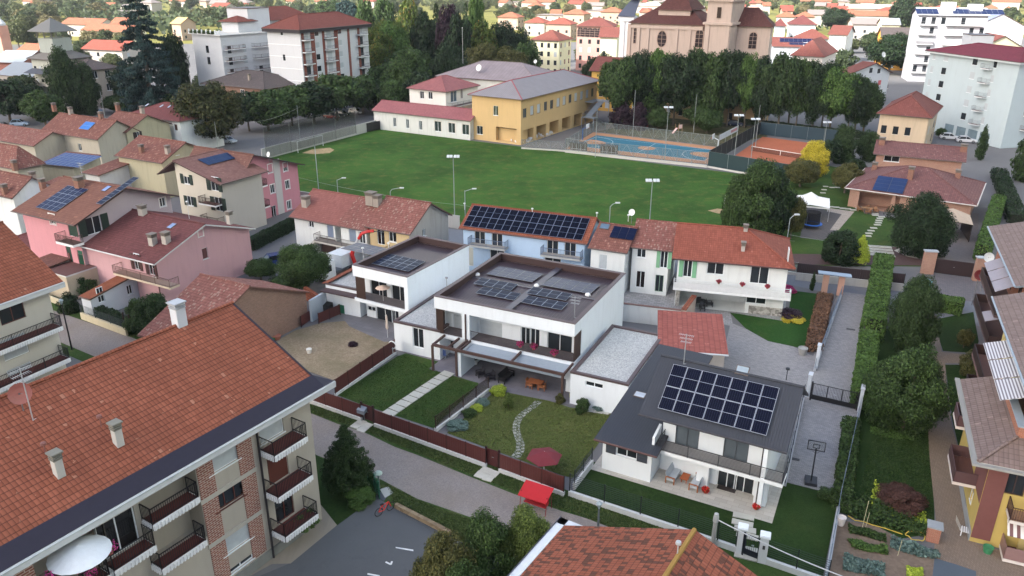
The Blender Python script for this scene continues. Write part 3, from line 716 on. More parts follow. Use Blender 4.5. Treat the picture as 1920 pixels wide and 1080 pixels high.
sheet('patio_tiles', [(735, 655), (760, 610), (1088, 680), (1082, 762), (930, 732), (896, 718), (804, 692), (822, 678), (763, 663)], pavem((122, 120, 128), (112, 110, 118), (96, 94, 100), 1.2, .6, -26, .01), 5)
sheet('lawn', [(838, 812), (930, 732), (960, 735), (1015, 747), (1068, 764), (1160, 776), (1118, 838), (1074, 896), (1056, 892)], LAWN_Y, 4)
CREAM = pavem((186, 182, 174), (168, 164, 156), (140, 136, 128), .9, .45, -28, .01)
sheet('terrace_tiles', [(1107, 880), (1447.5, 982), (1470, 904), (1500, 760), (1300, 700), (1130, 850)], CREAM, 5)
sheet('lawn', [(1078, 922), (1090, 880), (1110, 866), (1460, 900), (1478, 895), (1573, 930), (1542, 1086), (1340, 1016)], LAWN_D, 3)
COB = pavem((156, 154, 154), (132, 131, 133), (112, 111, 113), .3, .14, -28, .014, .3)
sheet('cobbled_court', [(1370, 605), (1401, 618), (1440, 640), (1487, 650), (1525, 668), (1545, 600), (1575, 546), (1640, 556), (1628, 600), (1608, 650), (1605, 735), (1611, 759), (1574, 930), (1468, 903), (1500, 745), (1350, 690)], COB, 6)
sheet('lawn', [(1368, 586), (1470, 602), (1480, 575), (1484, 545), (1552, 553), (1538, 600), (1515, 655), (1487, 650), (1440, 640), (1401, 619)], grass((36, 68, 30), (50, 86, 38), .25), 4)
sheet('terrace_tiles', [(1158, 520), (1290, 540), (1475, 560), (1470, 602), (1370, 588), (1375, 612), (1165, 575)], pavem((158, 158, 160), (134, 136, 138), (110, 110, 112), .6, .4, -16, .02), 3)
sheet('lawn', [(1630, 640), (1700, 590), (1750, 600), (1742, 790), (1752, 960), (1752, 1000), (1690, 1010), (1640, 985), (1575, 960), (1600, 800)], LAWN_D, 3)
sheet('garden_soil', [(1572, 975), (1640, 985), (1752, 1045), (1765, 1110), (1540, 1110)], gravelm((128, 112, 98), (112, 98, 86), 5, .4), 4)
PATHM = pavem((138, 122, 108), (124, 110, 98), (100, 90, 80), .25, .125, -80, .012)
sheet('garden_path', [(1737, 590), (1757, 592), (1762, 640), (1766, 660), (1810, 665), (1830, 668), (1830, 684), (1808, 681), (1772, 681), (1776, 730), (1785, 800), (1812, 900), (1833, 1030), (1845, 1140), (1750, 1130), (1750, 1045), (1756, 985), (1752, 950), (1742, 849), (1738, 760), (1734, 660)], PATHM, 5)
sheet('garden_path', [(1750, 1045), (1756, 985), (1830, 1020), (1960, 1056), (1960, 1110), (1790, 1075)], PATHM, 7)
sheet('slate_bed', [(1752, 1047), (1790, 1058), (1830, 1072), (1830, 1120), (1745, 1110)], asphalt((82, 92, 102)), 8)
sheet('lawn', [(1758, 598), (1825, 585), (1835, 640), (1828, 662), (1768, 658), (1762, 640)], LAWN_D, 4)
sheet('lawn', [(1772, 684), (1812, 684), (1815, 740), (1812, 820), (1800, 850), (1786, 790)], LAWN_D, 4)
sheet('villa_lawn', [(1370, 330), (1500, 300), (1590, 318), (1620, 400), (1740, 420), (1745, 500), (1500, 498), (1395, 470)], LAWN, 3)
sheet('timber_deck', [(1500, 446), (1512, 384), (1555, 396), (1600, 398), (1570, 432), (1545, 450)], pavem((98, 92, 92), (84, 80, 80), (60, 58, 58), 3.0, .15, -70, .01), 5)
sheet('deck_border', [(1552, 390), (1602, 397), (1572, 432), (1556, 432), (1578, 402), (1550, 396)], pavem((172, 160, 148), (156, 146, 136), (130, 120, 112), .6, .4), 7)
sheet('villa_drive', [(1482, 476), (1620, 478), (1660, 462), (1672, 463), (1735, 465), (1728, 498), (1480, 496)], pavem((98, 76, 74), (86, 66, 66), (66, 54, 54), .3, .15), 6)
sheet('pebble_bed', [(1676, 470), (1690, 464), (1728, 466), (1728, 487), (1700, 481)], gravelm((190, 188, 182), (150, 148, 142), 3, .2), 7)
sheet('villa_drive', [(1745, 470), (1765, 400), (1835, 400), (1832, 500), (1735, 505)], pavem((120, 112, 110), (106, 100, 98), (84, 80, 78), .3, .15), 5)
sheet('forecourt', [(1726, 512), (1836, 520), (1960, 545), (1960, 585), (1730, 553)], pavem((112, 108, 112), (98, 96, 100), (78, 76, 80), .4, .2), 6)
# stepping stones (things lying on the lawns)
STONE = plain((176, 176, 168), .9)
def slab_path(label, pts, w, l, mat, group, ang, hh=.08):
    m = MB(); m.box(-w / 2, -l / 2, 0, w / 2, l / 2, hh); me = m.mesh('paving_slab', mat)
    for p in pts:
        X, Y = G(*p); o = bpy.data.objects.new('paving_slab', me); C.objects.link(o); o.location = (X, Y, .01); o.rotation_euler = (0, 0, math.radians(ang + random.uniform(-3, 3))); tag(o, label, 'paving slab', group)
n0, n1 = np.array(G(731, 775)), np.array(G(838, 702)); d0 = n1 - n0; A0 = math.degrees(math.atan2(d0[1], d0[0]))
slab_path('rectangular grey stepping slab in the lawn between the brown fences', [PX(*(n0 + d0 * k / 9.0), 0) for k in range(10)], .55 * np.linalg.norm(d0) / 5.6, 1.25, STONE, 'slabs of the path across the lawn', A0)
slab_path('pale square entrance slab on the verge by the first fence gate', [(676, 793), (688, 799), (668, 799), (680, 806)], .8, .8, plain((190, 188, 180), .9), 'entrance slabs at the first gate', -28)
slab_path('pale square entrance slab on the verge by the second fence gate', [(910, 883), (925, 889), (901, 891), (916, 897)], .8, .8, plain((196, 194, 184), .9), 'entrance slabs at the second gate', -28)
slab_path('grey stepping slab between the terrace and the white gate', [(1394, 969), (1392, 982), (1397, 994), (1401, 1006), (1404, 1032), (1398, 1044)], 1.5, .6, STONE, 'slabs towards the white gate', -20)
fs = [(1570, 352), (1566, 345), (1560, 352), (1548, 350), (1545, 356), (1543, 362), (1575, 344), (1580, 338)]; slab_path('small pale stepping slab in the villa lawn beside the gazebo', fs, .9, .5, STONE, 'stepping slabs near the gazebo', -10)
fs = [(1557, 388), (1568, 389), (1580, 391), (1590, 392), (1600, 394), (1610, 391), (1619, 389), (1632, 391), (1636, 396), (1641, 401), (1641, 404), (1653, 407), (1650, 410), (1648, 414), (1647, 418), (1645, 422), (1638, 428), (1633, 433), (1629, 438), (1627, 443)]
slab_path('small pale stepping slab winding over the villa lawn', fs, 1.0, .55, STONE, 'winding stepping slabs', -10)
for r_ in range(4): slab_path('grey slab of the paved patch by the golden conifer', [(1631 + 11 * k + r_ * 2 * 1, 462 + 5.2 * r_ + k * .8) for k in range(4)], 1.1, .9, STONE, 'slabs of the grid by the golden conifer', -18)
# crazy paving path in the yellowish lawn
cp = [(1010, 752), (1000, 762), (985, 772), (974, 782), (968, 795), (968, 808), (972, 820), (976, 832), (975, 845), (966, 858)]
wl = [7.5, 7, 7, 7, 6.5, 7, 7, 8, 8, 9]
sheet('stone_path', [(x - w, y) for (x, y), w in zip(cp, wl)] + [(x + w, y + 1) for (x, y), w in reversed(list(zip(cp, wl)))], pavem((168, 168, 160), (140, 142, 136), (70, 84, 56), .5, .4, 30, .05), 6)
# sports courts
PEACH = plain((178, 130, 96), .8); sheet('basketball_court', [(1058, 279), (1113, 248), (1345, 276), (1326, 308)], PEACH, 5)
BLUE = asphalt((48, 104, 124), .2); sheet('court_paint_blue', [(1078, 273.5), (1118, 253.5), (1337, 281), (1321, 301.5)], BLUE, 6)
cq = [np.array(G(*p)) for p in ((1078, 273.5), (1321, 301.5), (1337, 281), (1118, 253.5))]; cu = (cq[1] - cq[0]); cL = np.linalg.norm(cu); cu /= cL; cn = np.array([-cu[1], cu[0]]); cD = float((cq[2] - cq[1]) @ cn); c0 = cq[0]
def ck(u, v): p = c0 + cu * u + cn * v; return (float(p[0]), float(p[1]))
for (u, v, ru, rv, a0, a1) in ((cL / 2, cD / 2, 2.0, 2.0, 0, 360), (0.2, cD / 2, 4.8, 2.6, -90, 90), (cL - .2, cD / 2, 4.8, 2.6, 90, 270)):
    sheet('court_paint_ochre', [ck(u + ru * math.cos(math.radians(a0 + (a1 - a0) * k / 30)), v + rv * math.sin(math.radians(a0 + (a1 - a0) * k / 30))) for k in range(30 if a1 - a0 == 360 else 31)], PEACH, 7, True)
m = MB()
def cline(pts, w=.09):
    for a, b in zip(pts, pts[1:]): m.beam((*ck(*a), .034), (*ck(*b), .034), w, .004)
cline([(cL / 2, 0), (cL / 2, cD)]); cline([(0, 0), (cL, 0), (cL, cD), (0, cD), (0, 0)])
for s_ in (0, 1): cline([((6.4 * math.cos(t)) if not s_ else cL - 6.4 * math.cos(t), cD / 2 + 6.2 * math.sin(t)) for t in [(-90 + 180 * k / 24) * PI / 180 for k in range(25)]])
o = m.obj('court_lines', plain((210, 216, 222))); o['kind'] = 'structure'
sheet('tennis_court', [(1366, 300), (1430, 256.5), (1565, 274), (1530, 322)], gravelm((172, 102, 76), (156, 92, 68), 6, .25), 5)
sheet('school_yard', [(977, 275), (1120, 225), (1160, 238), (1113, 248), (1058, 280)], asphalt((116, 112, 110)), 4)
sheet('school_garden', [(1113, 246), (1170, 212), (1420, 238), (1440, 256), (1345, 275)], grass((58, 70, 44), (96, 92, 70), .5, (140, 126, 104), .6), 3)
# ================= WALLS AND FENCES
def lwall(p0, p1, h, t, mat, label, name='boundary_wall', cap=None, world=False, group=None, z=0.0, cat='wall'):
    a = np.array(p0 if world else G(*p0)); b = np.array(p1 if world else G(*p1)); L = float(np.linalg.norm(b - a)); r_ = root(name, (a[0], a[1], z), math.atan2(b[1] - a[1], b[0] - a[0]), label, cat, group)
    m = MB(); m.box(0, -t / 2, -.1, L, t / 2, h); m.obj('wall', mat, r_)
    if cap: m = MB(); m.box(-.04, -t / 2 - .05, h + .002, L + .04, t / 2 + .05, h + .07); m.obj('coping', cap, r_)
    return r_, L
def fence(p0, p1, h, label, kind='panel', c=(92, 50, 48), z=0.0, step=2.0, post=(70, 40, 40), base=None, name='fence', world=False, alpha=.55, group=None, posth=None):
    a = np.array(p0 if world else G(*p0, z)); b = np.array(p1 if world else G(*p1, z)); L = float(np.linalg.norm(b - a)); n = max(1, round(L / step)); d = L / n
    r_ = root(name, (a[0], a[1], z), math.atan2(b[1] - a[1], b[0] - a[0]), label, 'fence', group); pm = MB(); pm.box(-.035, -.035, -.1, .035, .035, posth or h + .06); me = pm.mesh('post', plain(post, .5, .3))
    if kind == 'panel':
        q = MB(); q.box(.04, -.02, .04, d - .04, .02, h); qe = q.mesh('panel', ribm(c, .22, .6, .1, .1))
    elif kind == 'net': q = MB(); q.box(0, -.008, .04, d, .008, h); q.beam((0, 0, h), (d, 0, h), .03, .03, 1); qe = q.mesh('netting', [meshm(c, alpha), plain(post, .5, .3)])
    elif kind == 'rails':
        q = MB()
        for k in range(9): q.beam((0, 0, .15 + (h - .15) * k / 8), (d, 0, .15 + (h - .15) * k / 8), .02, .025)
        qe = q.mesh('rails', plain(c, .5, .3))
    elif kind == 'bars':
        q = MB(); q.beam((0, 0, h), (d, 0, h), .04, .04); q.beam((0, 0, .15), (d, 0, .15), .04, .04)
        for k in range(int(d / .14)): q.beam((.07 + k * .14, 0, .05), (.07 + k * .14, 0, h - .03), .02, .02)
        qe = q.mesh('bars', plain(c, .5, .3))
    elif kind == 'truss':
        q = MB(); q.beam((0, 0, h), (d, 0, h), .045, .045); q.beam((0, 0, .1), (d, 0, .1), .035, .035); q.beam((0, 0, .1), (d / 2, 0, h), .028, .028); q.beam((d / 2, 0, h), (d, 0, .1), .028, .028); q.box(0, -.006, .1, d, .006, h, 1)
        qe = q.mesh('braced_frame', [plain(c, .5, .3), meshm((120, 130, 130), .18)])
    for k in range(n + 1):
        child('post', me, r_, (k * d, 0, 0))
        if k < n: child(qe.name.split('.')[0], qe, r_, (k * d, 0, 0))
    if base: q = MB(); q.box(-.05, -.12, -.1 - z, L + .05, .12, .0); q.obj('plinth', base, r_)
    return r_, L
WPL = plaster((206, 208, 208), .4)
BR = (92, 48, 46)
for (a, b, lb) in (((578, 748), (677, 783), 'brown sheet metal fence on a white plinth, left of the first gate'), ((703, 793), (911, 869), 'long brown sheet metal fence on a white plinth between the two gates'), ((937, 878), (1057, 922), 'brown sheet metal fence on a white plinth behind the red bench')):
    fence(a, b, 1.35, lb, 'panel', BR, .35, 2.1, base=WPL, post=(60, 34, 34))
def gate(p0, p1, h, label, c, kind='panel', z=.1, leaves=1, post=(54, 30, 30)):
    a = np.array(G(*p0, z)); b = np.array(G(*p1, z)); L = float(np.linalg.norm(b - a)); r_ = root('garden_gate', (a[0], a[1], z), math.atan2(b[1] - a[1], b[0] - a[0]), label, 'gate'); pm = MB(); pm.box(-.07, -.07, -.1, .07, .07, h + .15); me = pm.mesh('post', plain(post, .5, .3))
    child('post', me, r_); child('post', me, r_, (L, 0, 0))
    for k in range(leaves):
        u0, u1 = .1 + (L - .2) * k / leaves + .02, .1 + (L - .2) * (k + 1) / leaves - .02; q = MB()
        q.beam((u0, 0, h), (u1, 0, h), .05, .05); q.beam((u0, 0, .1), (u1, 0, .1), .05, .05); q.beam((u0, 0, .05), (u0, 0, h), .05, .05); q.beam((u1, 0, .05), (u1, 0, h), .05, .05)
        if kind == 'panel': q.box(u0, -.02, .05, u1, .02, h - .05)
        else:
            for j in range(int((u1 - u0) / .13)): q.beam((u0 + .06 + j * .13, 0, .1), (u0 + .06 + j * .13, 0, h), .02, .02)
            if kind == 'half': q.box(u0, -.02, .05, u1, .02, h * .3)
        q.obj('gate_leaf', plain(c, .5, .3), r_)
    q = MB(); q.box(L / 2 - .05, -.06, h * .55, L / 2 + .12, .06, h * .55 + .04); q.obj('handle', plain((180, 180, 182), .3, .8), r_); return r_
gate((679, 784), (701, 792), 1.55, 'brown metal garden gate beside the letterbox on the lane', (84, 42, 42))
gate((912, 870), (936, 878), 1.55, 'brown metal garden gate nearest the red bench', (84, 42, 42))
fence((629, 738), (741, 660), 1.45, 'brown sheet metal fence between the bare soil and the lawn', 'panel', BR, .25, 2.1, base=WPL, post=(60, 34, 34))
fence((817, 803), (916, 728), 1.2, 'see-through brown mesh fence between the two lawns', 'net', (66, 52, 44), .3, 2.0, base=WPL, post=(60, 40, 36), alpha=.42)
fence((1077, 905), (1110, 862), 1.1, 'dark wire fence on a white wall left of the dark roofed house', 'net', (50, 60, 60), .6, 1.6, base=WPL, post=(40, 46, 48), alpha=.3)
fence((1068, 920), (1345, 1012), 1.5, 'thin dark rail fence on a low white wall before the dark roofed house', 'rails', (52, 62, 62), .45, 3.1, base=plaster((200, 204, 206), .3), post=(40, 46, 48))
fence((1345, 1012), (1380, 1024), 1.5, 'short dark rail fence between the utility pole and the white gate', 'rails', (52, 62, 62), .45, 2, base=plaster((200, 204, 206), .3), post=(40, 46, 48))
fence((1436, 1046), (1552, 1086), 1.5, 'dark rail fence on a low white wall right of the white gate', 'rails', (52, 62, 62), .45, 2.5, base=plaster((200, 204, 206), .3), post=(40, 46, 48))
for (p, lb) in (((1387, 1036), 'left white post of the small dark iron gate'), ((1428, 1052), 'right white post of the small dark iron gate, with the doorbell')):
    X, Y = G(*p); r_ = root('gate_post', (X, Y, 0), math.radians(-20), lb, 'gate post'); m = MB(); m.box(-.27, -.27, 0, .27, .27, 2.1); m.obj('shaft', plaster((206, 210, 214), .2), r_); m = MB(); m.box(-.34, -.34, 2.102, .34, .34, 2.22); m.box(-.3, -.3, 2.22, .3, .3, 2.28); m.obj('cap', plain(WHITE), r_)
    if '1428' in str(p): m = MB(); m.box(-.08, -.3, 1.2, .08, -.272, 1.5); m.obj('doorbell', plain((60, 62, 66), .4), r_)
gate((1392, 1038), (1423, 1050), 1.7, 'small dark iron gate between two white posts', (36, 42, 52), 'half', .15, 1, (36, 42, 52))
# driveway walls and sliding gate
fence((1472, 905), (1506, 745), 1.3, 'dark rail fence on the edge of the cobbled yard beside the dark house', 'rails', (40, 42, 48), .3, 3, base=plaster((170, 172, 176), .3), post=(36, 38, 44))
fence((1528, 690), (1577, 552), 1.0, 'blue grey rail fence along the cobbled driveway', 'rails', (112, 126, 142), .35, 2.5, base=plaster((170, 176, 184), .3), post=(120, 134, 150))
fence((1574, 940), (1613, 762), 1.3, 'blue grey rail fence on a wall between the cobbled yard and the next garden', 'rails', (112, 126, 142), .4, 2.5, base=plaster((170, 176, 184), .3), post=(120, 134, 150))
fence((1549, 1088), (1574, 940), 1.2, 'blue grey rail fence between the dark lawn and the vegetable garden', 'rails', (112, 126, 142), .4, 2.5, base=plaster((170, 176, 184), .3), post=(120, 134, 150))
gate((1519, 748), (1606, 768), 1.7, 'wide black barred sliding gate across the cobbled driveway', (34, 34, 38), 'half', .1, 3, (40, 40, 46))
for (p, w, lb) in (((1611, 768), 1.0, 'white gatepost right of the sliding gate'), ((1514, 742), .7, 'white gatepost at the dark roof corner'), ((1530, 690), .6, 'white blue post at the end of the driveway rail')):
    X, Y = G(*p); r_ = root('gate_post', (X, Y, 0), math.radians(-28), lb, 'gate post'); m = MB(); m.box(-.15, -w / 2, 0, .15, w / 2, 2.3 if w > .6 else 2.6); m.obj('shaft', plaster((196, 204, 214), .2), r_); m = MB(); m.box(-.19, -w / 2 - .04, 2.301 if w > .6 else 2.601, .19, w / 2 + .04, 2.37 if w > .6 else 2.67); m.obj('cap', plain((190, 196, 204)), r_)
# ================= THE WHITE FLAT ROOFED HOUSES
PBR = (74, 58, 58); DECK = ribm((68, 56, 62), .33, .45, .35, .12); CAPM = plain((92, 78, 80), .5, .3); PANEL_S = pvm((20, 27, 48), (116, 126, 144), 1.06, .9)
def modern(name, label, pa, pb, pc, z, piers, wins, left=None, zs=3.0):
    h = House(name, label, 'house', pa, pb, z, pc, 0.0); W, D = h.W, h.D; h.rt = 'flat'; h.rise = 0; h.t = .0; h.y0 = 1.9; h.off = .5; h.z = z - .02
    for w in wins:
        k = dict(w[5]) if len(w) > 5 else {}; h.win(w[0], w[1], w[2], w[3], w[4], k.pop('style', 'dark'), **k)
    wm = plaster((228, 235, 241), .2); h.walls(wm, sides='rbl'); h.z = z - 1.0; h.walls(wm, sides='f'); h.z = z - .02; m = MB(); b = 5.72 * z / 7
    m.box(0, 0, b, W, .25, z); m.box(0, .252, b, .25, 1.9, z); m.box(W - .25, .252, b, W, 1.9, z); m.box(.251, .253, b + .002, W - .251, 1.898, b + .1)
    m.box(0, 0, zs - .38, W, .2, zs); m.box(.002, .202, zs - .3, W - .002, 1.897, zs - .02)
    for (x0, x1, y0, z0, z1) in piers: m.box(x0, y0, z0, x1, 1.896, z1)
    m.obj('wall_trim', wm, h.root)
    m = MB(); m.box(.05, .21, zs - .018, W - .05, 1.88, zs + .012); m.obj('balcony_floor', pavem((104, 100, 102), (94, 90, 94), (80, 78, 80), .6, .3, -26, .01), h.root)
    m = MB(); e = .38
    for q in ((-.05, -.05, W + .05, e), (-.05, D - e, W + .05, D + .05), (-.05, e + .001, e, D - e - .001), (W - e, e + .001, W + .05, D - e - .001)): m.box(q[0], q[1], z - .01, q[2], q[3], z + .05)
    for q in ((e - .03, e - .03, W - e + .03, e), (e - .03, D - e, W - e + .03, D - e + .03), (e - .03, e, e, D - e), (W - e, e, W - e + .03, D - e)): m.box(q[0], q[1], z - .75, q[2], q[3], z - .012, 1)
    rf = m.obj('roof', [CAPM, plain((58, 40, 40), .7)], h.root)
    zd = z - .62; c = D / 2; m = MB(); m.face([(e, e, zd - .15), (W - e, e, zd - .15), (W - e, c, zd + .12), (e, c, zd + .12)]); m.face([(e, c, zd + .12), (W - e, c, zd + .12), (W - e, D - e, zd - .15), (e, D - e, zd - .15)]); m.obj('deck', DECK, rf)
    h.planes = [(Vector((0, e, zd - .15)), Vector((0, -.27 / (c - e), 1)).normalized(), [Vector((-9, -9, 0)), Vector((40, -9, 0)), Vector((40, c, 0)), Vector((-9, c, 0))]), (Vector((0, c, zd + .12)), Vector((0, .27 / (c - e), 1)).normalized(), [Vector((-9, c, 0)), Vector((40, c, 0)), Vector((40, 60, 0)), Vector((-9, 60, 0))])]
    h.roofo = rf; h.zd = zd; return h
def slats(h, x0, y0, x1, y1, z0, z1, name='slatted_screen'):
    m = MB(); n = 9
    for k in range(n):
        if abs(x1 - x0) > abs(y1 - y0): a = x0 + (x1 - x0) * k / n; m.box(a, y0, z0, a + (x1 - x0) / n * .8, y1, z1)
        else: a = y0 + (y1 - y0) * k / n; m.box(x0, a, z0, x1, a + (y1 - y0) / n * .8, z1)
    m.obj(name, plain((66, 48, 42), .6), h.root)
def railb(h, x0, x1, y, z, par=None, hh=1.0, step=.13, c=(70, 52, 50)):
    m = MB(); m.beam((x0, y, z + hh), (x1, y, z + hh), .04, .04); m.beam((x0, y, z + .1), (x1, y, z + .1), .03, .03); n = int((x1 - x0) / step)
    for k in range(n + 1): m.beam((x0 + (x1 - x0) * k / n, y, z - .2 if k % 12 == 4 else z + .05), (x0 + (x1 - x0) * k / n, y, z + hh - .03), .02, .02)
    m.obj('railing', plain(c, .5, .3), h.root)
GW = dict(frame=(220, 226, 230), sill=False)
h2 = modern('flat_roofed_house', 'double white modern house with solar panels on its brown flat roof and wooden pergola', (813.3, 555.3), (1078, 608), (1168.7, 512), 7.0, [], [
    ('f', 869, 612, 2.4, 2.35, dict(style='blind', **GW)), ('f', 920, 622, 2.6, 2.35, dict(style='blind', **GW)), ('f', 985, 634, 1.0, 2.3, GW), ('f', 1003, 637, 1.0, 2.3, GW), ('f', 1049, 647, 2.6, 2.3, GW),
    ('f', 879, 667, 1.6, 2.3, dict(pane=(110, 130, 138), **GW)), ('f', 907, 674, 2.4, 2.3, dict(pane=(120, 140, 148), **GW)), ('f', 814, 641, .9, 1.2, GW), ('f', 1010, 690, 2.4, 2.2, GW)])
W, D = h2.W, h2.D; xc = h2.g(852, 655, 3)[0]
for q in ((xc - .5, .0, 2.62, xc + .35, 1.895, 5.72), (xc + .2, -2.2, 0, xc + .55, 1.89, 2.6), (W - .6, -.3, 0, W, 1.9, 2.6)): MB().box(*q).obj('pier', plaster((228, 236, 242), .1), h2.root)
slats(h2, .03, .25, .12, 1.85, 3.05, 5.7); slats(h2, W - .12, .25, W - .03, 1.85, 3.05, 5.7); slats(h2, .3, .05, 1.0, .12, 3.05, 5.7)
railb(h2, 1.0, xc - .5, .1, 3.0); railb(h2, xc + .35, W - .1, .1, 3.0)
m = MB(); m.beam((xc + .0, .0 - .06, 2.4), (xc + .0, -.06, 5.75), .12, .12); m.obj('downpipe', plain((70, 48, 44), .5), h2.root)
# pergola
pg = MB(); yb = -2.6; zb = 3.0
xl = h2.g(811, 645, 3)[0]; xr = h2.g(1057, 700, 3)[0]; yb = h2.g(1057, 700, 3)[1]
pg.beam((xl - .1, yb, zb), (xr + .1, yb, zb), .2, .26)
for x in (xl, (xl + xc) / 2 + .4, xc + .1, xc + .45, (xc + xr) / 2 + .3, xr): pg.beam((x, yb, zb), (x, .0, zb + .05), .16, .22)
for x in (xl, xc + .2, xr): pg.beam((x, yb, 0), (x, yb, zb - .2), .2, .2)
pg.obj('pergola', plain((78, 58, 54), .6), h2.root)
m = MB(); m.solid([(xc + .7, yb + .3, 2.5), (xr - .2, yb + .3, 2.5), (xr - .2, -.05, 2.75), (xc + .7, -.05, 2.75)], [(0, 1, 2, 3)], .04, 0, 0); m.box(xc + .7, yb + .22, 2.3, xr - .2, yb + .3, 2.52); m.obj('awning', plain((146, 158, 170), .8), h2.root)
TP = dict(mw=1.06, mh=1.72, mat=PANEL_S)
h2.panels(892, 551.5, 4, 1, **TP); h2.panels(888, 534, 4, 1, **TP)
h2.panels(977, 569, 4, 1, **TP); h2.panels(987, 552, 4, 1, **TP)
PANEL_SKY = pvm((58, 64, 84), (84, 90, 108), 1.06, .9)  # rear panels: the sky's reflection is put into a paler cell colour
h2.panels(912, 516, 5, 2, mw=1.06, mh=1.5, mat=PANEL_SKY, frame=(110, 112, 118)); h2.panels(1015, 537, 5, 2, mw=1.06, mh=1.5, mat=PANEL_SKY, frame=(110, 112, 118))
m = MB(); m.box(W / 2 - .35, .4, h2.zd - .1, W / 2 + .35, D - .4, h2.zd + .14); m.box(.4, D / 2 - .12, h2.zd + .1, W - .4, D / 2 + .12, h2.zd + .2)
m.obj('roof_flashing', plain((80, 76, 86), .4, .4), h2.roofo)
for (x, y) in ((895, 516), (1006, 537), (1102, 554)):
    P, n, _, _ = h2.onroof(x, y); m = MB(); m.lathe([(.0, P.z + .26), (.2, P.z + .24), (.28, P.z + .14), (.3, P.z)], P.x, P.y, 8); m.obj('roof_cowl', plain((220, 222, 222), .4), h2.roofo)
h2.stalk(1077, 596, 'aerial', 2.2); h2.stalk(838, 549, 'vent', 1.6, c=(150, 150, 155))
# wings with gravel roofs
def wing(name, label, pfl, pfr, z, D, parent_wall=plaster((224, 231, 237), .25), cat='building', wins=(), gm=gravelm((190, 192, 192), (146, 150, 152), 11, .12), cap=CAPM, ang=None):
    h = House(name, label, cat, pfl, pfr, z, D, 0.0, ang=ang); h.rt = 'flat'; h.rise = 0; h.t = 0
    for w in wins:
        k = dict(w[5]) if len(w) > 5 else {}; h.win(w[0], w[1], w[2], w[3], w[4], k.pop('style', 'dark'), **k)
    h.walls(parent_wall); W, D = h.W, h.D; m = MB(); e = .3
    for q in ((-.04, -.04, W + .04, e), (-.04, D - e, W + .04, D + .04), (-.04, e + .001, e, D - e - .001), (W - e, e + .001, W + .04, D - e - .001)): m.box(q[0], q[1], z - .15, q[2], q[3], z + .05)
    h.roofo = m.obj('roof', cap, h.root); m = MB(); m.face([(e, e, z - .12), (W - e, e, z - .12), (W - e, D - e, z - .12), (e, D - e, z - .12)]); m.obj('gravel', gm, h.roofo); return h
A2 = math.degrees(math.atan2(h2.U[1], h2.U[0]))
wr = wing('garage_wing', 'white single storey wing with pale gravel roof beside the dark roofed house', (1070, 697), (1177, 723), 3.3, (1245, 628), ang=A2, wins=[('f', 1114, 722, 1.7, .5, dict(sill=False))])
wl = wing('garage_wing', 'white single storey wing with grey gravel roof between the two white houses', (738, 602), (822, 622), 3.3, (850, 528), ang=A2, wins=[('f', 784, 634, 1.3, 2.2, GW)])
h1 = modern('flat_roofed_house', 'smaller white modern house with solar panels on its brown flat roof', (660, 496.7), (763.3, 520), (866.7, 457.5), 6.9, [], [
    ('f', 710, 540, 2.3, 2.2, GW), ('f', 749, 551, 2.2, 2.2, GW), ('f', 722, 595, 2.5, 2.2, GW), ('f', 741, 598, 1.0, 2.0, GW), ('f', 673, 573, 1.2, .6, GW)], zs=3.0)
W, D = h1.W, h1.D; slats(h1, .3, .05, 1.6, .12, 3.05, 5.6); railb(h1, 1.6, W - .1, .1, 3.0, c=(110, 106, 108)); m = MB(); m.box(W - .5, 0, 3, W, 1.895, 5.7); m.obj('pier', plaster((228, 236, 242), .1), h1.root)
h1.panels(697, 496, 5, 2, mw=1.0, mh=1.6, mat=PANEL_S); h1.panels(734, 470, 5, 2, mw=1.0, mh=1.5, mat=PANEL_SKY, frame=(110, 112, 118)); h1.stalk(682, 494, 'vent', 1.8); h1.stalk(729, 472, 'vent', 1.0)
wg = wing('garage_wing', 'low white wing with gravel roof and green door, left of the smaller white house', (610, 531), (667, 547), 3.4, 9.0, ang=A2, wins=[('f', 640, 588, 1.0, 2.3, dict(style='closed', shut=(40, 110, 84), sill=False))])
m = MB(); m.box(0, -1.1, 2.75, wg.W + 1, 0.0, 2.87); m.obj('porch_roof', plain((80, 62, 62), .5, .3), wg.root); m = MB(); m.solid([(-.5, 0, 3.35), (.5, 0, 3.6), (.5, 9, 3.6), (-.5, 9, 3.35)], [(0, 1, 2, 3)], .1); m.obj('tile_edge', [T_ORANGE, plain((120, 70, 56))], wg.root)
# ================= THE DARK ROOFED HOUSE
DK = T_DARK
hd = House('dark_roofed_house', 'white two storey house with dark grey roof and a big fourteen panel solar array', 'house', (1198, 775), (1476, 848), 5.45, 9.3, .8)
hd.roof('gx', 2.95, DK, (58, 60, 68), t=.16, gut=(50, 50, 56), ridge=DK)
GS = dict(pane=(92, 102, 110), frame=(66, 72, 80), sill=False)
hd.y0 = 1.5; hd.x0 = 1.55; hd.x1 = hd.W - 1.25
for (x, y) in ((1288, 822), (1379, 848)): hd.win('f', x, y, 1.85, 2.3, **GS)
for (x, y) in ((1362, 903), (1394, 911)): hd.win('f', x, y, 1.5, 2.1, sill=False)
hd.walls(plaster((228, 235, 240), .15))
W = hd.W; hd.balcony('f', (1232, 853), (1466, 920), 1.6, 2.75, slab=(226, 230, 232), floor=(150, 148, 146), rail='hbars', rc=(64, 66, 72), t=.28, h=1.0)
b0, b1 = hd.wh('f', 1232, 853, 1.6)[0], hd.wh('f', 1466, 920, 1.6)[0]
m = MB(); WPM = plaster((226, 232, 236), .1)
for (px, py, w_) in ((1316, 910, .9), (1424, 944, .9)):
    u, v = hd.g(px, py); MB().box(u - .45, v - .25, 0, u + .45, v + .45, 2.47).obj('pillar', WPM, hd.root)
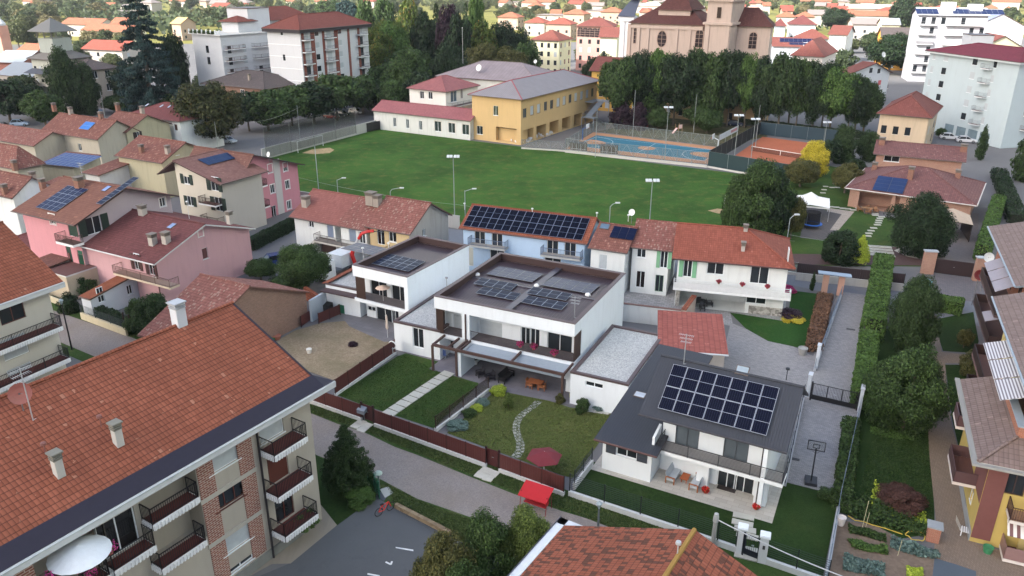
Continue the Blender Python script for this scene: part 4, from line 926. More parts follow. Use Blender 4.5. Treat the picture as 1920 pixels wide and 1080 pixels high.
m = MB(); m.tube((W - 1.6, -.0, 0), (W - 1.6, -.0, 5.3), .06); m.obj('downpipe', plain((60, 56, 58), .4), hd.root)
MB().solid([(hd.x0 - .3, -.1, 3.75), (hd.x0 - .1, -.1, 3.75), (hd.x0 - .1, 1.49, 4.1), (hd.x0 - .3, 1.49, 4.1)], [(0, 1, 2, 3)], 1.2, 0, 0).obj('wall_fin', WPM, hd.root); MB().box(hd.x1 - .3, -0.05, 0, hd.x1 - .002, 1.49, 5.3).obj('wall_fin', WPM, hd.root)
hd.panels(1234, 767.5, 7, 2, mw=1.13, mh=2.02, gap=.035, mat=pvm((13, 16, 32), (74, 80, 102), .17, 1.0), frame=(190, 196, 204), raise_=.22)
hd.stalk(1282, 682, 'aerial', 2.6, c=(200, 205, 210)); hd.stalk(1475, 706, 'vent', .6, c=(50, 54, 60)); hd.skylight(1392, 695, 1.0, .8, (150, 165, 175))
# low left wing of the same house
hl = House('lean_to_wing', 'low dark roofed wing with a shuttered window, left of the big solar array', 'building', (1114, 822), (1238, 846), 2.95, 15.5, .55, ang=math.degrees(math.atan2(hd.U[1], hd.U[0])))
hl.roof('shed', 1.6, DK, (66, 48, 46), gut=(80, 50, 46))
hl.win('f', 1175, 846, 1.7, 1.15, 'shut', shut=(62, 68, 78), sill=True); hl.walls(plaster((226, 232, 236), .1)); hl.skylight(1200, 741, 1.0, .8, (190, 200, 210))
for k_ in ('y0',): pass
# red tiled outbuilding
T_CORAL = tilem((156, 92, 84), (138, 78, 72), (168, 106, 98), .5, .22, .3, .2, .45)
hr = House('red_roofed_outbuilding', 'low outbuilding with coral red shingle roof behind the dark roofed house', 'building', (1233, 655), (1366, 665), 3.2, (1398, 602), .3); hr.roof('shed', .6, T_CORAL, (190, 190, 190), gut=(200, 206, 210)); hr.walls(plaster((190, 180, 172)))
# ================= HOUSES OF THE ROW BEHIND
WPL2 = plaster((222, 226, 226), .35); LBL = plaster((176, 200, 226), .12)
hb = House('light_blue_house', 'light blue two storey row house with a long solar array and two balconies', 'house', (860, 427.5), (1101, 457.5), 6.0, 8.6, .45)
hb.roof('gx', 2.1, T_ORANGE, (110, 70, 60), gut=(92, 70, 66))
DW = dict(frame=(216, 214, 206), sill=False)
for x, y in ((899.5, 443), (932, 448), (1036, 461), (1069, 466)): hb.win('f', x, y, 1.5, 2.2, **DW)
for x, y, w_, h_ in ((932, 478, 2.0, 1.3), (1036, 493, 2.2, 1.3), (881, 481, 1.0, 2.6)): hb.win('f', x, y, w_, h_, 'dark' if w_ > 1.5 else 'closed', shut=(186, 188, 180), **DW)
hb.walls(LBL); hb.balcony('f', (877, 459), (947, 468.5), 1.2, rc=(92, 108, 136), floor=(170, 166, 156), step=.16, slab=(170, 172, 172)); hb.balcony('f', (1013, 478.5), (1088, 487), 1.2, rc=(92, 108, 136), floor=(170, 166, 156), step=.16, slab=(170, 172, 172))
hb.panels(868.5, 424.5, 15, 2, mw=1.04, mh=1.98, mat=pvm((11, 14, 28), (70, 78, 102), .5, .98), frame=(140, 150, 168))
for x, y in ((871, 389), (998, 399), (1119, 407)): hb.stalk(x, y, 'vent', .5)
hm = house('tiled_row_house', 'white row house with mottled tiles, a dark collector panel and a large dish', 'house', (1101.5, 470), (1176, 474.5), 5.7, 8.6, 'gx', 2.0, WPL2, T_OLD2, .35, [('f', 1131, 491, 1.0, 1.9, dict(style='blind', sill=False))], ang=-24, anchor='b')
hm.panels(1142.5, 446, 3, 1, mw=.98, mh=2.1, mat=pvm((20, 27, 52), (32, 40, 70), 1.2, 2.2), frame=(50, 54, 70)); hm.skylight(1134, 425, 1.2, 1.0, (90, 110, 130)); hm.stalk(1184, 415, 'dish', 1.2, .42); hm.stalk(1178, 411, 'vent', .5)
hn = House('tiled_row_house', 'grey and white row house with mottled tiles and pale green shutters', 'house', (1179.5, 466), (1260, 471), 6.0, 9.0, .35, ang=-18, anchor='b')
hn.roof('gx', 2.2, T_OLD, (100, 70, 62)); hn.win('f', 1202.6, 475, 1.1, 1.1); hn.win('f', 1248, 487, .9, 2.2, 'shut', shut=(118, 168, 134), sill=False); hn.win('f', 1200.7, 524, 1.1, 2.2, pane=(30, 22, 20), sill=False); hn.win('f', 1236, 531.5, 1.0, 2.2, 'dark', frame=(120, 150, 130), sill=False)
hn.walls(WPL2); m = MB(); m.box(hn.x0 + .1, hn.y0 - .03, 0, hn.x1, hn.y0 - .004, 3.3)
w3 = House('corner_villa', 'large white villa with red tiled roof, long white balcony and stone clad base', 'house', (1259.6, 484), (1491.5, 504.6), 6.2, 11.2, .7)
w3.roof('hr', 2.6, T_RED, (104, 66, 58), gut=(80, 54, 50)); LG = (122, 178, 140)
w3.win('f', 1289.6, 503, 1.0, 2.2, 'shut', shut=LG, sill=False); w3.win('f', 1341.5, 504, 1.9, 1.4); w3.win('f', 1424, 515.5, 2.0, 2.2, sill=False)
w3.win('f', 1418, 560, 2.2, 1.3); u, z = w3.wh('f', 1318, 556); w3.winl('f', u, 1.35, 8.0, 2.66, 'void', deep=3.2)
w3.win('r', 1489, 532, 1.2, 2.0, sill=False)
w3.walls(WPL2); b_, z_, u0, u1 = w3.balcony('f', (1262, 535), (1483, 558), 1.5, 2.95, rail='solid', rc=(228, 231, 233), floor=(170, 170, 168), t=.35, h=.62)
rb = MB(); y_ = w3.y0 - 1.46
for k in range(12): x_ = u0 + .06 + (u1 - u0 - .12) * k / 11; rb.beam((x_, y_, 3.5), (x_, y_, 4.0), .035, .035)
rb.beam((u0, y_, 4.0), (u1, y_, 4.0), .05, .05); rb.beam((u0, y_, 3.78), (u1, y_, 3.78), .03, .03); rb.obj('handrail', plain((214, 218, 222), .4), b_)
m = MB(); w3.wbox(m, 'f', w3.x0 + 8.5, w3.x1 - .02, 0, 1.0, -.02, .05); m.obj('stone_cladding', gravelm((190, 188, 182), (120, 118, 112), 3.2, .2), w3.root)
m = MB(); m.box(w3.x0 + .02, w3.y0 - .0, 0, w3.x0 + .55, w3.y0 + .5, 2.7); m.obj('stone_pillar', gravelm((200, 198, 192), (140, 138, 132), 4, .2), w3.root)
w3.chimney(1393, 468, .4, .6, .5, (176, 170, 166)); w3.chimney(1398, 432, .45, .45, .3, (170, 164, 158))
def pots(h, w, pts, d, c=(150, 44, 96), s=.55, par=None, name='hanging_flowers'):
    for i, (x, y) in enumerate(pts):
        u, z = h.wh(w, x, y, d); p = h.wp(w, u, z, d); X, Y = h.world(p[0], p[1]); yield X, Y, z
# ---- old row on the left
r1 = House('white_row_house', 'white row house with smooth red roof, garage door and outside stair', 'house', (541, 402.8), (628, 422), 5.4, 10.5, .5, ang=-28.5, anchor='b')
r1.roof('gx', 2.7, tilem((140, 92, 86), (128, 82, 76), (152, 106, 100), .25, .36, .2, .3, .3), (90, 64, 60)); r1.win('f', 583, 418, .9, 1.3); r1.win('f', 619, 432, 1.1, 2.1, 'closed', shut=(120, 134, 160), sill=False); r1.win('f', 623, 463, 3.0, 2.3, 'closed', shut=(74, 54, 50), sill=False); r1.win('f', 597, 458, 1.0, 2.0, sill=False); r1.walls(WPL2)
r1.balcony('f', (588, 446), (627, 454), 1.3, u=(r1.wh('f', 588, 446, 1.3)[0], r1.wh('f', 720, 466, 1.3)[0]), z=2.9, rc=(120, 118, 116), slab=(196, 192, 184), floor=(130, 124, 118), step=.2)
st = MB(); ux, _ = r1.wh('f', 588, 446, 1.3)
for k in range(12): st.box(ux - .28 * (12 - k), r1.y0 - 1.25, 0, ux - .28 * (11 - k), r1.y0 - .1, 2.85 * (k + 1) / 12)
st.obj('outside_stair', plaster((206, 204, 198), .5), r1.root); r1.chimney(574, 385, .9, .9, .9, (160, 152, 144))
r2 = House('old_tiled_house', 'row house with mottled lichened tiles between the red roof and the yellow house', 'house', (628, 422), (686, 433.6), 5.4, 10.5, .5, ang=-28.5)
r2.roof('gx', 2.7, T_OLD, (100, 70, 62)); r2.win('f', 661, 441, 1.2, 2.1, 'closed', shut=(126, 140, 160), sill=False); r2.win('f', 679, 446, 1.0, 1.6); r2.walls(WPL2)
r3 = House('old_tiled_house', 'pale yellow house with mottled tiles and a bare grey gable wall', 'house', (683.4, 425.7), (768.7, 439.7), 5.9, (839, 401), .45, ang=-28.5, anchor='b')
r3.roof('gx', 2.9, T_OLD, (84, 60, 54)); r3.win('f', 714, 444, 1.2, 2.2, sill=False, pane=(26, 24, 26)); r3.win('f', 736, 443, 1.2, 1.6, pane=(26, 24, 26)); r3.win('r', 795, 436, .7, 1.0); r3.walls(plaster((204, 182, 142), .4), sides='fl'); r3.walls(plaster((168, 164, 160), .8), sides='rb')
r3.chimney(696, 378, 1.2, 1.0, .9, (150, 142, 134)); r3.chimney(708, 381, .9, .9, .7, (150, 142, 134))
# ---- brick barn
hbn = House('brick_barn', 'old brick barn with worn clay tiles beside the bare garden', 'barn', None, None, 3.6, 16.8, .35, world=(-22.9 - 6.9 * math.cos(math.radians(28.5)) - 16.8 * math.sin(math.radians(28.5)), 81.5 + 6.9 * math.sin(math.radians(28.5)) - 16.8 * math.cos(math.radians(28.5))), ang=-28.5, W=7.2)
hbn.roof('gx', 3.6, T_OLD, (104, 74, 66), gutter=False); hbn.walls(brickm((152, 116, 102), (122, 92, 82), (150, 136, 124)))
# ---- pink duplex and its neighbours
PINK = plaster((198, 158, 164), .3); PEACHW = plaster((218, 164, 146), .12); LIL = plaster((178, 166, 172), .12)
T_PD = tilem((112, 70, 70), (98, 60, 60), (132, 92, 88), .3, .38, .15, .3, .35)
c28, s28 = math.cos(math.radians(28.5)), math.sin(math.radians(28.5))
def wcorner(px, py, dx, dy, z=0): X, Y = G(px, py, z); return (X + dx * c28 + dy * s28, Y - dx * s28 + dy * c28)
pd = House('pink_house', 'pink two storey house with dark red roof, white gable trim and twin chimneys', 'house', None, None, 5.75, 15.6, .6, world=wcorner(454, 515.5, -15.0, -12.9), ang=-28.5, W=15.6)
pd.roof('gx', 2.65, T_PD, (206, 206, 206), gut=(200, 200, 200)); BS = (70, 44, 44)
for x, y in ((256, 491), (284, 501)): pd.win('f', x, y, 1.0, 2.0, 'shut', shut=BS, sill=False)
pd.win('r', 376, 437, .7, .8, sur=(220, 214, 210)); pd.win('r', 384.7, 475, .8, 1.4, 'closed', shut=(92, 56, 56)); pd.win('f', 322, 520, .7, 1.0)
pd.walls(PINK); pd.balcony('f', (212, 512), (319, 540), 1.3, rc=(112, 92, 84), floor=(150, 130, 120), slab=(206, 190, 170), step=.16)
m = MB(); m.tube((pd.W - .55, .5, 0), (pd.W - .55, .5, 5.7), .07); m.obj('downpipe', plain((84, 46, 48), .4), pd.root)
pd.chimney(287.5, 458, .75, .75, .9, (176, 170, 164)); pd.chimney(312.5, 455, .75, .75, .9, (176, 170, 164)); pd.chimney(268, 402, .9, .7, .8, (176, 170, 164)); pd.chimney(431, 413, .6, .6, .7, (176, 170, 164)); pd.skylight(322, 424, .8, 1.1, (130, 150, 190)); pd.stalk(355, 410, 'vent', 2.2)
wl_ = wcorner(336, 367, 0, 0, 8.7)
li = House('lilac_house', 'pink and lilac house with solar arrays on its brown roof, left of the twin chimneys', 'house', None, None, 8.7, 15.2, .8, world=(wl_[0] - 12.6 * c28 - 15.2 * s28, wl_[1] + 12.6 * s28 - 15.2 * c28), ang=-28.5, W=12.6)
li.roof('gx', 2.8, tilem((128, 90, 78), (116, 80, 70), (146, 104, 88), .3, .38, .3, .3, .3), (62, 48, 48))
li.win('f', 98, 411, 1.1, 1.3, sur=(226, 222, 218)); li.win('f', 136, 428, 1.8, 2.2, 'closed', shut=(30, 60, 50), sill=False); li.win('f', 163, 488, 1.0, 2.2, 'closed', shut=(34, 92, 74), sill=False); li.win('f', 130, 476, 1.0, 2.2, 'closed', shut=(30, 60, 50), sill=False); li.win('f', 182, 500, 1.1, 2.2, 'closed', shut=(28, 90, 70), sill=False)
li.win('r', 176, 422, 2.0, 2.2, 'shut', sill=False); li.win('r', 305, 379, .9, 1.2, sur=(226, 222, 218))
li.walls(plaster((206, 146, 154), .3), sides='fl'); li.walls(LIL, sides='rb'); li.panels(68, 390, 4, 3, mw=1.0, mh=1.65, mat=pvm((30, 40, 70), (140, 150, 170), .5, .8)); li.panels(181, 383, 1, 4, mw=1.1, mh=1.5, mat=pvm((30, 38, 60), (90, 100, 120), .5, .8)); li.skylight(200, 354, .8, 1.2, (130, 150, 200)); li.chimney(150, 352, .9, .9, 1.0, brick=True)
li.balcony('f', (103, 447), (138, 466), 1.4, rc=(90, 74, 70), floor=(92, 70, 66), slab=(232, 232, 232), t=.3)
li.stalk(158, 348, 'aerial', 3.0)
dorm = House('dormer_wing', 'pink gabled wing with a tiled roof at the front of the lilac house', 'building', (98, 396), (144, 418), 8.3, 7.0, .4, ang=-28.5); dorm.roof('gy', 1.2, T_BROWN, (62, 48, 48)); dorm.walls(plaster((206, 146, 154), .3))
# ---- grey and pink apartment house
wg_ = wcorner(475, 430, -12.4, -5.9)
gh = House('grey_apartment_house', 'cream and grey three storey house with dark shutters and a blue solar array', 'apartment house', None, None, 8.5, 9.6, .8, world=wg_, ang=-28.5, W=13.2)
gh.roof('gy', 2.4, tilem((132, 98, 92), (116, 84, 78), (148, 112, 104), .35, .4, .2, .3, .35), (76, 56, 54), off=.3)
CW = plaster((204, 198, 184), .12); gh.x0 = 3.2
for x, y in ((350, 336), (357, 377)): gh.win('f', x, y, 1.3, 1.5, 'shut')
for x, y in ((402, 345), (410, 383)): gh.win('f', x, y, 1.6, 2.1, 'shut', sill=False)
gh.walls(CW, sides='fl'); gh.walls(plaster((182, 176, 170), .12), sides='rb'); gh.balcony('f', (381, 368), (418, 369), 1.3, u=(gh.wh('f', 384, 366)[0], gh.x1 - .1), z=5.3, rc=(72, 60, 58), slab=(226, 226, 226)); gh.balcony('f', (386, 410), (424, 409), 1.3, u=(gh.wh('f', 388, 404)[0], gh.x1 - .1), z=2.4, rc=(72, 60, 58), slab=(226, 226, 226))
gh.panels(391, 311, 5, 1, mw=1.25, mh=2.3, mat=pvm((34, 50, 82), (56, 74, 108), 1.3, 2.4), frame=(50, 60, 90))
wp_ = wcorner(548, 394, -12.2, -11.0)
ph = House('pink_apartment_house', 'pink three storey house with a grey stripe beside the sports field', 'apartment house', None, None, 7.15, 14.2, .9, world=wp_, ang=-28.5, W=13.0)
ph.roof('gx', 3.7, T_BROWN, (58, 50, 50), off=.24)
for x, y in ((506.5, 316), (511, 354), (535, 313), (539, 346), (542, 384)): ph.win('r', x, y, .9, 1.4, sur=(228, 224, 224))
for x, y in ((476, 333), (480, 369), (483, 410)): ph.win('r', x, y, 1.6, 2.2, 'dark', frame=GREEN, sill=False)
ph.win('r', 514, 398, 1.0, 2.2, pane=(40, 30, 34), sill=False); ph.walls(plaster((196, 134, 146), .3))
ph.balcony('r', (467, 356), (502, 347), 1.3, rc=(72, 50, 50), slab=(228, 228, 228)); ph.balcony('r', (472, 396), (507, 386), 1.3, rc=(72, 50, 50), slab=(228, 228, 228))
m = MB(); a_, _ = ph.wh('r', 522, 345); ph.wbox(m, 'r', a_ - .7, a_ + .7, 0, 9.0, -.02, .04); m.obj('grey_stripe', plaster((190, 184, 184), .1), ph.root); ph.stalk(505, 300, 'dish', .9, .4)
# ---- cluster of old roofs at the left
OW = plaster((178, 172, 158), .6); OG = plaster((176, 176, 172), .6); OY = plaster((178, 172, 146), .6)
LBLS = [
 ('yellow_gable_house', 'yellowish house with dark shutters and a red tiled gable roof, near the big round tree', (178, 242), (236, 248.6), 6.6, (312.5, 230.6), 'gx', 2.7, OY, T_OLD2, [('r', 258, 253, 1.0, 1.3, dict(style='shut', shut=(50, 40, 38)))], [(221, 205), (267, 211)]),
 ('dark_roofed_villa', 'white house with a maroon hipped roof and three skylights', (232, 205), (336, 228), 7.2, 12, 'hip', 2.4, WPL2, T_MAROON, [('f', 330, 239, .9, 1.4, dict(style='closed', shut=(90, 70, 66)))], []),
 ('long_tiled_house', 'long old house with a mottled roof, a small blue collector and deep galleries', (76, 256), (182, 262), 6.2, 10, 'gx', 3.0, OW, T_OLD2, [('f', 120, 270, 1, 1.5), ('f', 150, 276, 1, 1.5), ('f', 110, 285, 1.4, 2)], [(102, 205), (133, 213), (190, 222)]),
 ('low_tiled_house', 'low mottled roof at the left edge beside the street with parked cars', (-40, 276), (62, 274), 5.0, 9, 'gx', 2.0, OW, T_OLD, [], []),
 ('tiled_courtyard_house', 'courtyard house with broad red clay roof and a yellowish gable', (213, 286), (303, 306), 6.4, (385, 281), 'gx', 2.6, OY, T_OLD2, [('r', 332, 286, .7, .9)], [(266, 285), (315, 287)]),
 ('low_white_house', 'white walled shed with a sloping red clay roof', (150, 318), (184, 329), 4.4, (262, 297), 'shed', 1.6, plaster((206, 208, 208), .3), T_OLD2, [], []),
 ('mottled_roof_house', 'big hipped roof of pinkish mottled tiles at the left edge', (-70, 300), (30, 318), 6.0, (82, 306), 'hip', 3.2, OW, T_OLD, [], [(28, 315)]),
 ('white_gable_house', 'white house with worn tiles and a brick chimney, left edge of the photo', (-60, 362), (22, 372), 6.0, (67, 343), 'gx', 2.4, WPL2, T_OLD2, [], [(10, 362), (63, 338), (81, 352)]),
 ('collector_house', 'small house with a long pale blue collector on its red roof', (0, 376), (40, 387), 4.6, (110, 350), 'shed', 1.8, OG, T_OLD2, [], []),
 ('green_house', 'light green low house with hipped maroon roof at the left', (4, 446), (70, 469), 3.4, 9, 'hip', 1.5, plaster((160, 196, 120), .12), T_PD, [('f', 45, 470, 1.8, 1.4)], [])]
HS = {}
for (nm, lb, a, b, z, D_, rt, rise, wm_, rm_, wn_, ch_) in LBLS:
    an = -28.5; HS[nm] = house(nm, lb, 'house', a, b, z, D_, rt, rise, wm_, rm_, .45, wn_, [(x, y, .7, .7, .9, (160, 150, 142), (120, 110, 104), 'chimney', i % 2 == 0) for i, (x, y) in enumerate(ch_)], ang=an, anchor='b')
HS['dark_roofed_villa'].skylight(276, 197, .6, 1.1, (170, 180, 200)); HS['dark_roofed_villa'].skylight(303, 199, .6, 1.1, (170, 180, 200)); HS['dark_roofed_villa'].skylight(318, 200, .6, 1.1, (170, 180, 200))
HS['long_tiled_house'].panels(148, 242, 1, 1, mw=3.0, mh=2.2, mat=pvm((60, 110, 180), (90, 140, 200), .5, 3), frame=(170, 180, 190)); HS['collector_house'].panels(44, 380, 3, 1, mw=1.2, mh=4.0, mat=pvm((110, 124, 160), (140, 150, 180), 1.2, 4), frame=(90, 96, 110))
pvh = house('solar_shed', 'long low shed roof covered with bright blue solar panels', 'shed', (72, 309), (137, 314), 4.0, 6.5, 'shed', 1.0, plaster((178, 172, 152), .5), T_OLD2, .2, ang=-20, anchor='b'); pvh.panels(76, 308, 8, 3, mw=1.1, mh=1.9, mat=pvm((66, 86, 132), (116, 136, 176), .5, .9))
tb = House('terrace_block', 'low beige block carrying a brown roof terrace with a white garden table', 'building', (80, 506), (121, 519), 3.2, 7.5, .0, ang=-28.5); tb.roof('flat', 0, plain((92, 62, 60), .8), (196, 196, 196), gutter=False); tb.walls(plaster((186, 174, 154), .2))
m = MB(); m.box(0, 7.2, 3.2, tb.W, 7.4, 4.3); m.box(0, 3.5, 3.2, .2, 7.2, 4.3); m.obj('parapet', plaster((140, 84, 86), .2), tb.root)
lr = house('low_brown_roof', 'low brown lean-to roof in front of the green house', 'building', (42, 494), (79, 505), 3.4, 7.5, 'shed', .5, OG, T_BROWN, .3, ang=-28.5, anchor='b')
ws = house('white_shed', 'white garden shed with an orange brown sloping roof and a tiny gate', 'shed', (147, 553), (168, 561), 2.6, (234, 519), 'shed', 1.0, plaster((200, 206, 216), .12), tilem((140, 84, 62), (126, 74, 56), (150, 90, 60), .3, .3, .2, .3, .2), .15, [('r', 243, 542, .7, 1.3), ('r', 189, 553, .8, 1.8, dict(sill=False))], ang=-28.5, anchor='b')
# ================= APARTMENTS IN FRONT
BKM = brickm((150, 92, 78), (122, 72, 62), (186, 170, 160), .42, .15, .03); FW = plaster((172, 166, 156), .2)
ap = House('apartment_block', 'foreground apartment block with a vast orange tiled roof and brick piers', 'apartment block', (0, 1074), (626, 714), 11.0, 16.6, .95, ext=9.0); ap.W = 20.9 + 9; ap.x1 = ap.W - .55
ap.roof('gx', 4.25, T_ORANGE, (196, 198, 198), gut=(186, 192, 196))
m = MB(); k = 4.25 / 8.3; m.solid([(0, -.02, 11.03), (ap.W, -.02, 11.03), (ap.W, 1.05, 11.03 + 1.07 * k), (0, 1.05, 11.03 + 1.07 * k)], [(0, 1, 2, 3)], .02, 0, 0); m.solid([(ap.W + .002, -.02, 11.03), (ap.W + .95, -.02, 11.03), (ap.W + .95, 2.3, 11.03), (ap.W + .002, 2.3, 11.5)], [(0, 1, 2, 3)], .02, 0, 0); m.solid([(ap.W - .12, 1.051, 11.03 + 1.071 * k), (ap.W + .02, 1.051, 11.03 + 1.071 * k), (ap.W + .02, 8.3, 15.27), (ap.W - .12, 8.3, 15.27)], [(0, 1, 2, 3)], .02, 0, 0); m.obj('roof_flashing', plain((52, 48, 58), .45, .4), ap.roofo)
m = MB(); m.box(0, -.1, 10.55, ap.W + 1.0, .1, 10.98); m.box(ap.W + .9, .102, 10.55, ap.W + 1.0, 2.35, 10.98); m.box(ap.W + .01, .102, 10.75, ap.W + .898, 2.3, 10.95); m.box(0, .1, 10.62, ap.W, 1.0, 10.75); m.obj('eaves', plaster((196, 200, 202), .3), ap.root)
BRW = (88, 44, 36); GB = (128, 134, 142)
def fz(px, py): return ap.wh('f', px, py)
for (x, y, w_, h_, st, kw) in ((419, 856, 2.3, 1.5, 'blind', {}), (431, 926, 2.3, 1.4, 'dark', dict(frame=BRW, mull=3)), (445, 1007, 2.3, 1.5, 'blind', {}), (509, 803, 2.0, 1.5, 'blind', {}), (522, 876, 1.7, 2.1, 'closed', dict(shut=BRW, frame=(196, 190, 180), sill=False)), (534, 950, 1.6, 2.0, 'dark', dict(frame=BRW, sill=False)), (222, 1002, 2.2, 2.3, 'dark', dict(pane=(26, 28, 30), sill=False)), (452, 1058, 2.0, .4, 'dark', {})):
    ap.win('f', x, y, w_, h_, st, near=True, **kw)
for (x, y, w_) in ((322, 944, 3.6), (336, 1013, 3.6), (130, 1056, 4.2)):
    u, z = fz(x, y); z = {944: 9.15, 1013: 6.1, 1056: 9.15}[y]
    ap.winl('f', u, z, w_, 2.5, 'void', deep=1.4)
ap.walls(FW)
m = MB()
for (xa, ya, xb_, yb_) in ((366.7, 877, 397, 863), (441.7, 830, 469.4, 821), (25, 1074, 61, 1058)):
    a_, b_ = fz(xa, ya)[0], fz(xb_, yb_)[0]
    m = MB()
    for z0, z1 in ((.9, 3.55), (3.85, 7.0), (7.3, 10.5)): ap.wbox(m, 'f', a_, b_, z0, z1, -.02, .05)
    m = MB(); ap.wbox(m, 'f', a_, b_, .9, 10.5, -.02, .05); m.obj('brick_pier', BKM, ap.root)
ua_, ub_ = fz(366.7, 877)[0], fz(469.4, 821)[0]
for z in (3.9, 7.2): m = MB(); ap.wbox(m, 'f', ua_ - .1, ub_ + .1, z, z + .32, -.02, .08); m.obj('floor_band', plaster((178, 174, 166), .3), ap.root)
m = MB(); ap.wbox(m, 'f', .95, ap.W - 1, 0, .75, -.02, .1); m.obj('stone_base', plaster((130, 132, 128), .8), ap.root)
u_ = fz(476, 830)[0]; m = MB(); m.tube((u_ + .2, ap.y0 - .15, 0), (u_ + .2, ap.y0 - .15, 10.6), .08); m.obj('downpipe', plain((44, 42, 46), .4), ap.root)
RB = dict(rc=(34, 34, 38), floor=(92, 42, 38), slab=(222, 224, 226), t=.38, step=.13, teeth=True)
AB = []
for (a_, b_, z) in (((515, 858), (577, 817), None), ((522, 936), (587, 889), None), ((536, 1011), (597, 961), None)): AB.append(ap.balcony('f', a_, b_, 1.35, z, h=1.05, **RB))
for (a_, b_, z) in (((286, 982), (375, 935), None), ((303, 1064), (389, 1017), None), ((214, 1069), (294, 1025), None)): AB.append(ap.balcony('f', a_, b_, 1.0, z, h=1.05, **RB))
AB.append(ap.balcony('f', (60, 1130), (205, 1062), 1.0, AB[-1][1], h=1.05, **RB))
ap.chimney(223, 832, .42, .42, .95, (186, 186, 182), (120, 120, 112)); ap.chimney(112, 890, .42, .42, .95, (186, 186, 182), (120, 120, 112)); ap.stalk(190, 800, 'vent', .6, c=(130, 90, 84)); ap.stalk(86, 852, 'vent', .6, c=(130, 90, 84))
ap.stalk(62, 788, 'aerial', 3.2); ap.stalk(44, 770, 'dish', 1.1, .6, (160, 96, 88))
ap.chimney(337, 606, .7, .7, 1.1, (198, 204, 212), (170, 176, 184))
# ---- apartment block at the left edge
al = House('apartment_block', 'white block with dark railed balconies at the left edge, orange tiled roof', 'apartment block', (0, 570), (119, 528), 11.0, 14, .95, ext=16)
al.roof('gx', 4.6, T_ORANGE, (196, 198, 198), gut=(186, 192, 196)); m = MB(); m.box(0, -.1, 10.5, al.W + .05, .1, 10.93); m.obj('eaves', plaster((196, 200, 202), .3), al.root)
for (x, y) in ((22, 583), (28, 650), (40, 705)): al.win('f', x, y, 2.2, 2.0, 'dark' if y < 600 else 'blind', frame=BRW if y < 600 else WHITE, sill=False)
al.walls(plaster((190, 188, 180), .15))
for (a_, b_, z) in (((-30, 640), (78, 603), 7.2), ((-20, 695), (94, 662), 4.0), ((-10, 742), (104, 722), .9)): al.balcony('f', a_, b_, 1.35, z, h=1.05, u=(al.wh('f', *a_, 1.35)[0], al.W - 1.2), **RB)
# ---- tiled roof at the bottom
nx_, ny_ = G(1058, 985, 6.0); t_ = math.radians(-32.3); W_ = 15.8; D_ = 16.0
nr = House('hipped_tile_house', 'mossy orange tiled roof with white gutter at the bottom of the photo', 'house', None, None, 6.0, D_, .8, world=(nx_ + D_ * math.sin(t_), ny_ - D_ * math.cos(t_)), ang=-32.3, W=W_)
nr.roof('gy', 3.15, T_NEAR2, (54, 50, 58), gut=(206, 212, 218), ridge=plain((150, 118, 60), .9)); nr.walls(FW)
m = MB(); m.box(-.55, -.0, 5.9, -.02, D_ + .6, 5.97); m.box(-.55, D_ + .02, 5.9, 5, D_ + .6, 5.97); m.box(-.6, 0, 5.75, -.55, D_ + .65, 6.02, 1); m.obj('gutter_ledge', [plain((196, 202, 210), .6), plain((60, 60, 72), .5)], nr.root); nr.stalk(1270, 1040, 'vent', .7, c=(180, 184, 186))
# ================= BUILDING AT THE RIGHT EDGE
XR, YR = G(1834, 866, 6.9); A67 = math.radians(-23)
rb = House('terraced_apartments', 'brown roofed block with yellow walls, brick terraces and striped awnings at the right edge', 'apartment house', None, None, 6.9, 12.4, .9, world=(XR, YR), ang=-23, W=14); rb.rt = 'flat'; rb.rise = 0; rb.t = .1; rb.off = .5
rb.win('l', 1822, 930, .6, .8, sur=(206, 206, 200)); rb.win('f', 1905, 905, 1.2, 2.0, frame=BROWN, sill=False); rb.walls(plaster((188, 166, 98), .35))
m = MB(); W = rb.W; D = rb.D; i = 2.3; T = [(0, 0, 6.9), (W, 0, 6.9), (W, D, 6.9), (0, D, 6.9), (i, i, 8.05), (W - i, i, 8.05), (W - i, D - i * .3, 8.05), (i, D - i * .3, 8.05)]
m.solid(T, [(0, 1, 5, 4), (1, 2, 6, 5), (2, 3, 7, 6), (3, 0, 4, 7)], .15, 0, 1); T_RB = tilem((132, 116, 112), (118, 102, 98), (148, 130, 124), .3, .42, .3, .3, .4); rb.roofo = m.obj('roof', [T_RB, plaster((186, 184, 176), .6)], rb.root)
m = MB(); m.tube((0, 0, 6.95), (i, i, 8.1), .14); m.obj('hip_tiles', T_RB, rb.roofo)
m = MB(); m.box(-.35, -.35, 6.72, W, -.02, 6.88); m.box(-.35, -.018, 6.72, -.02, D + .2, 6.88); m.obj('stone_cornice', plaster((150, 150, 146), .8), rb.roofo)
BK2 = brickm((176, 104, 78), (150, 84, 64), (170, 150, 136)); m = MB(); m.box(i, i, 8.0, W - i, i + .3, 8.85); m.box(i, i + .301, 8.0, i + .3, D - .6, 8.85); m.obj('brick_parapet', BK2, rb.root)
m = MB(); m.box(i - .12, i - .12, 8.852, W - i, i + .42, 8.94); m.box(i - .12, i + .421, 8.852, i + .42, D - .5, 8.94); m.obj('coping', plain((150, 162, 174), .7), rb.root); m = MB(); m.box(i + .3, i + .3, 8.0, W - i, D - .8, 8.1); m.obj('terrace_floor', plain((96, 62, 56)), rb.root)
m = MB(); m.box(rb.x0 - .03, rb.y0 + .0, 3.2, rb.x0 - .005, rb.y0 + 3.4, 6.6); m.box(rb.x0 + .02, rb.y0 - .06, .4, rb.x0 + 1.2, rb.y0 - .01, 6.6); m.obj('brown_cladding', plain((112, 70, 66), .8), rb.root)
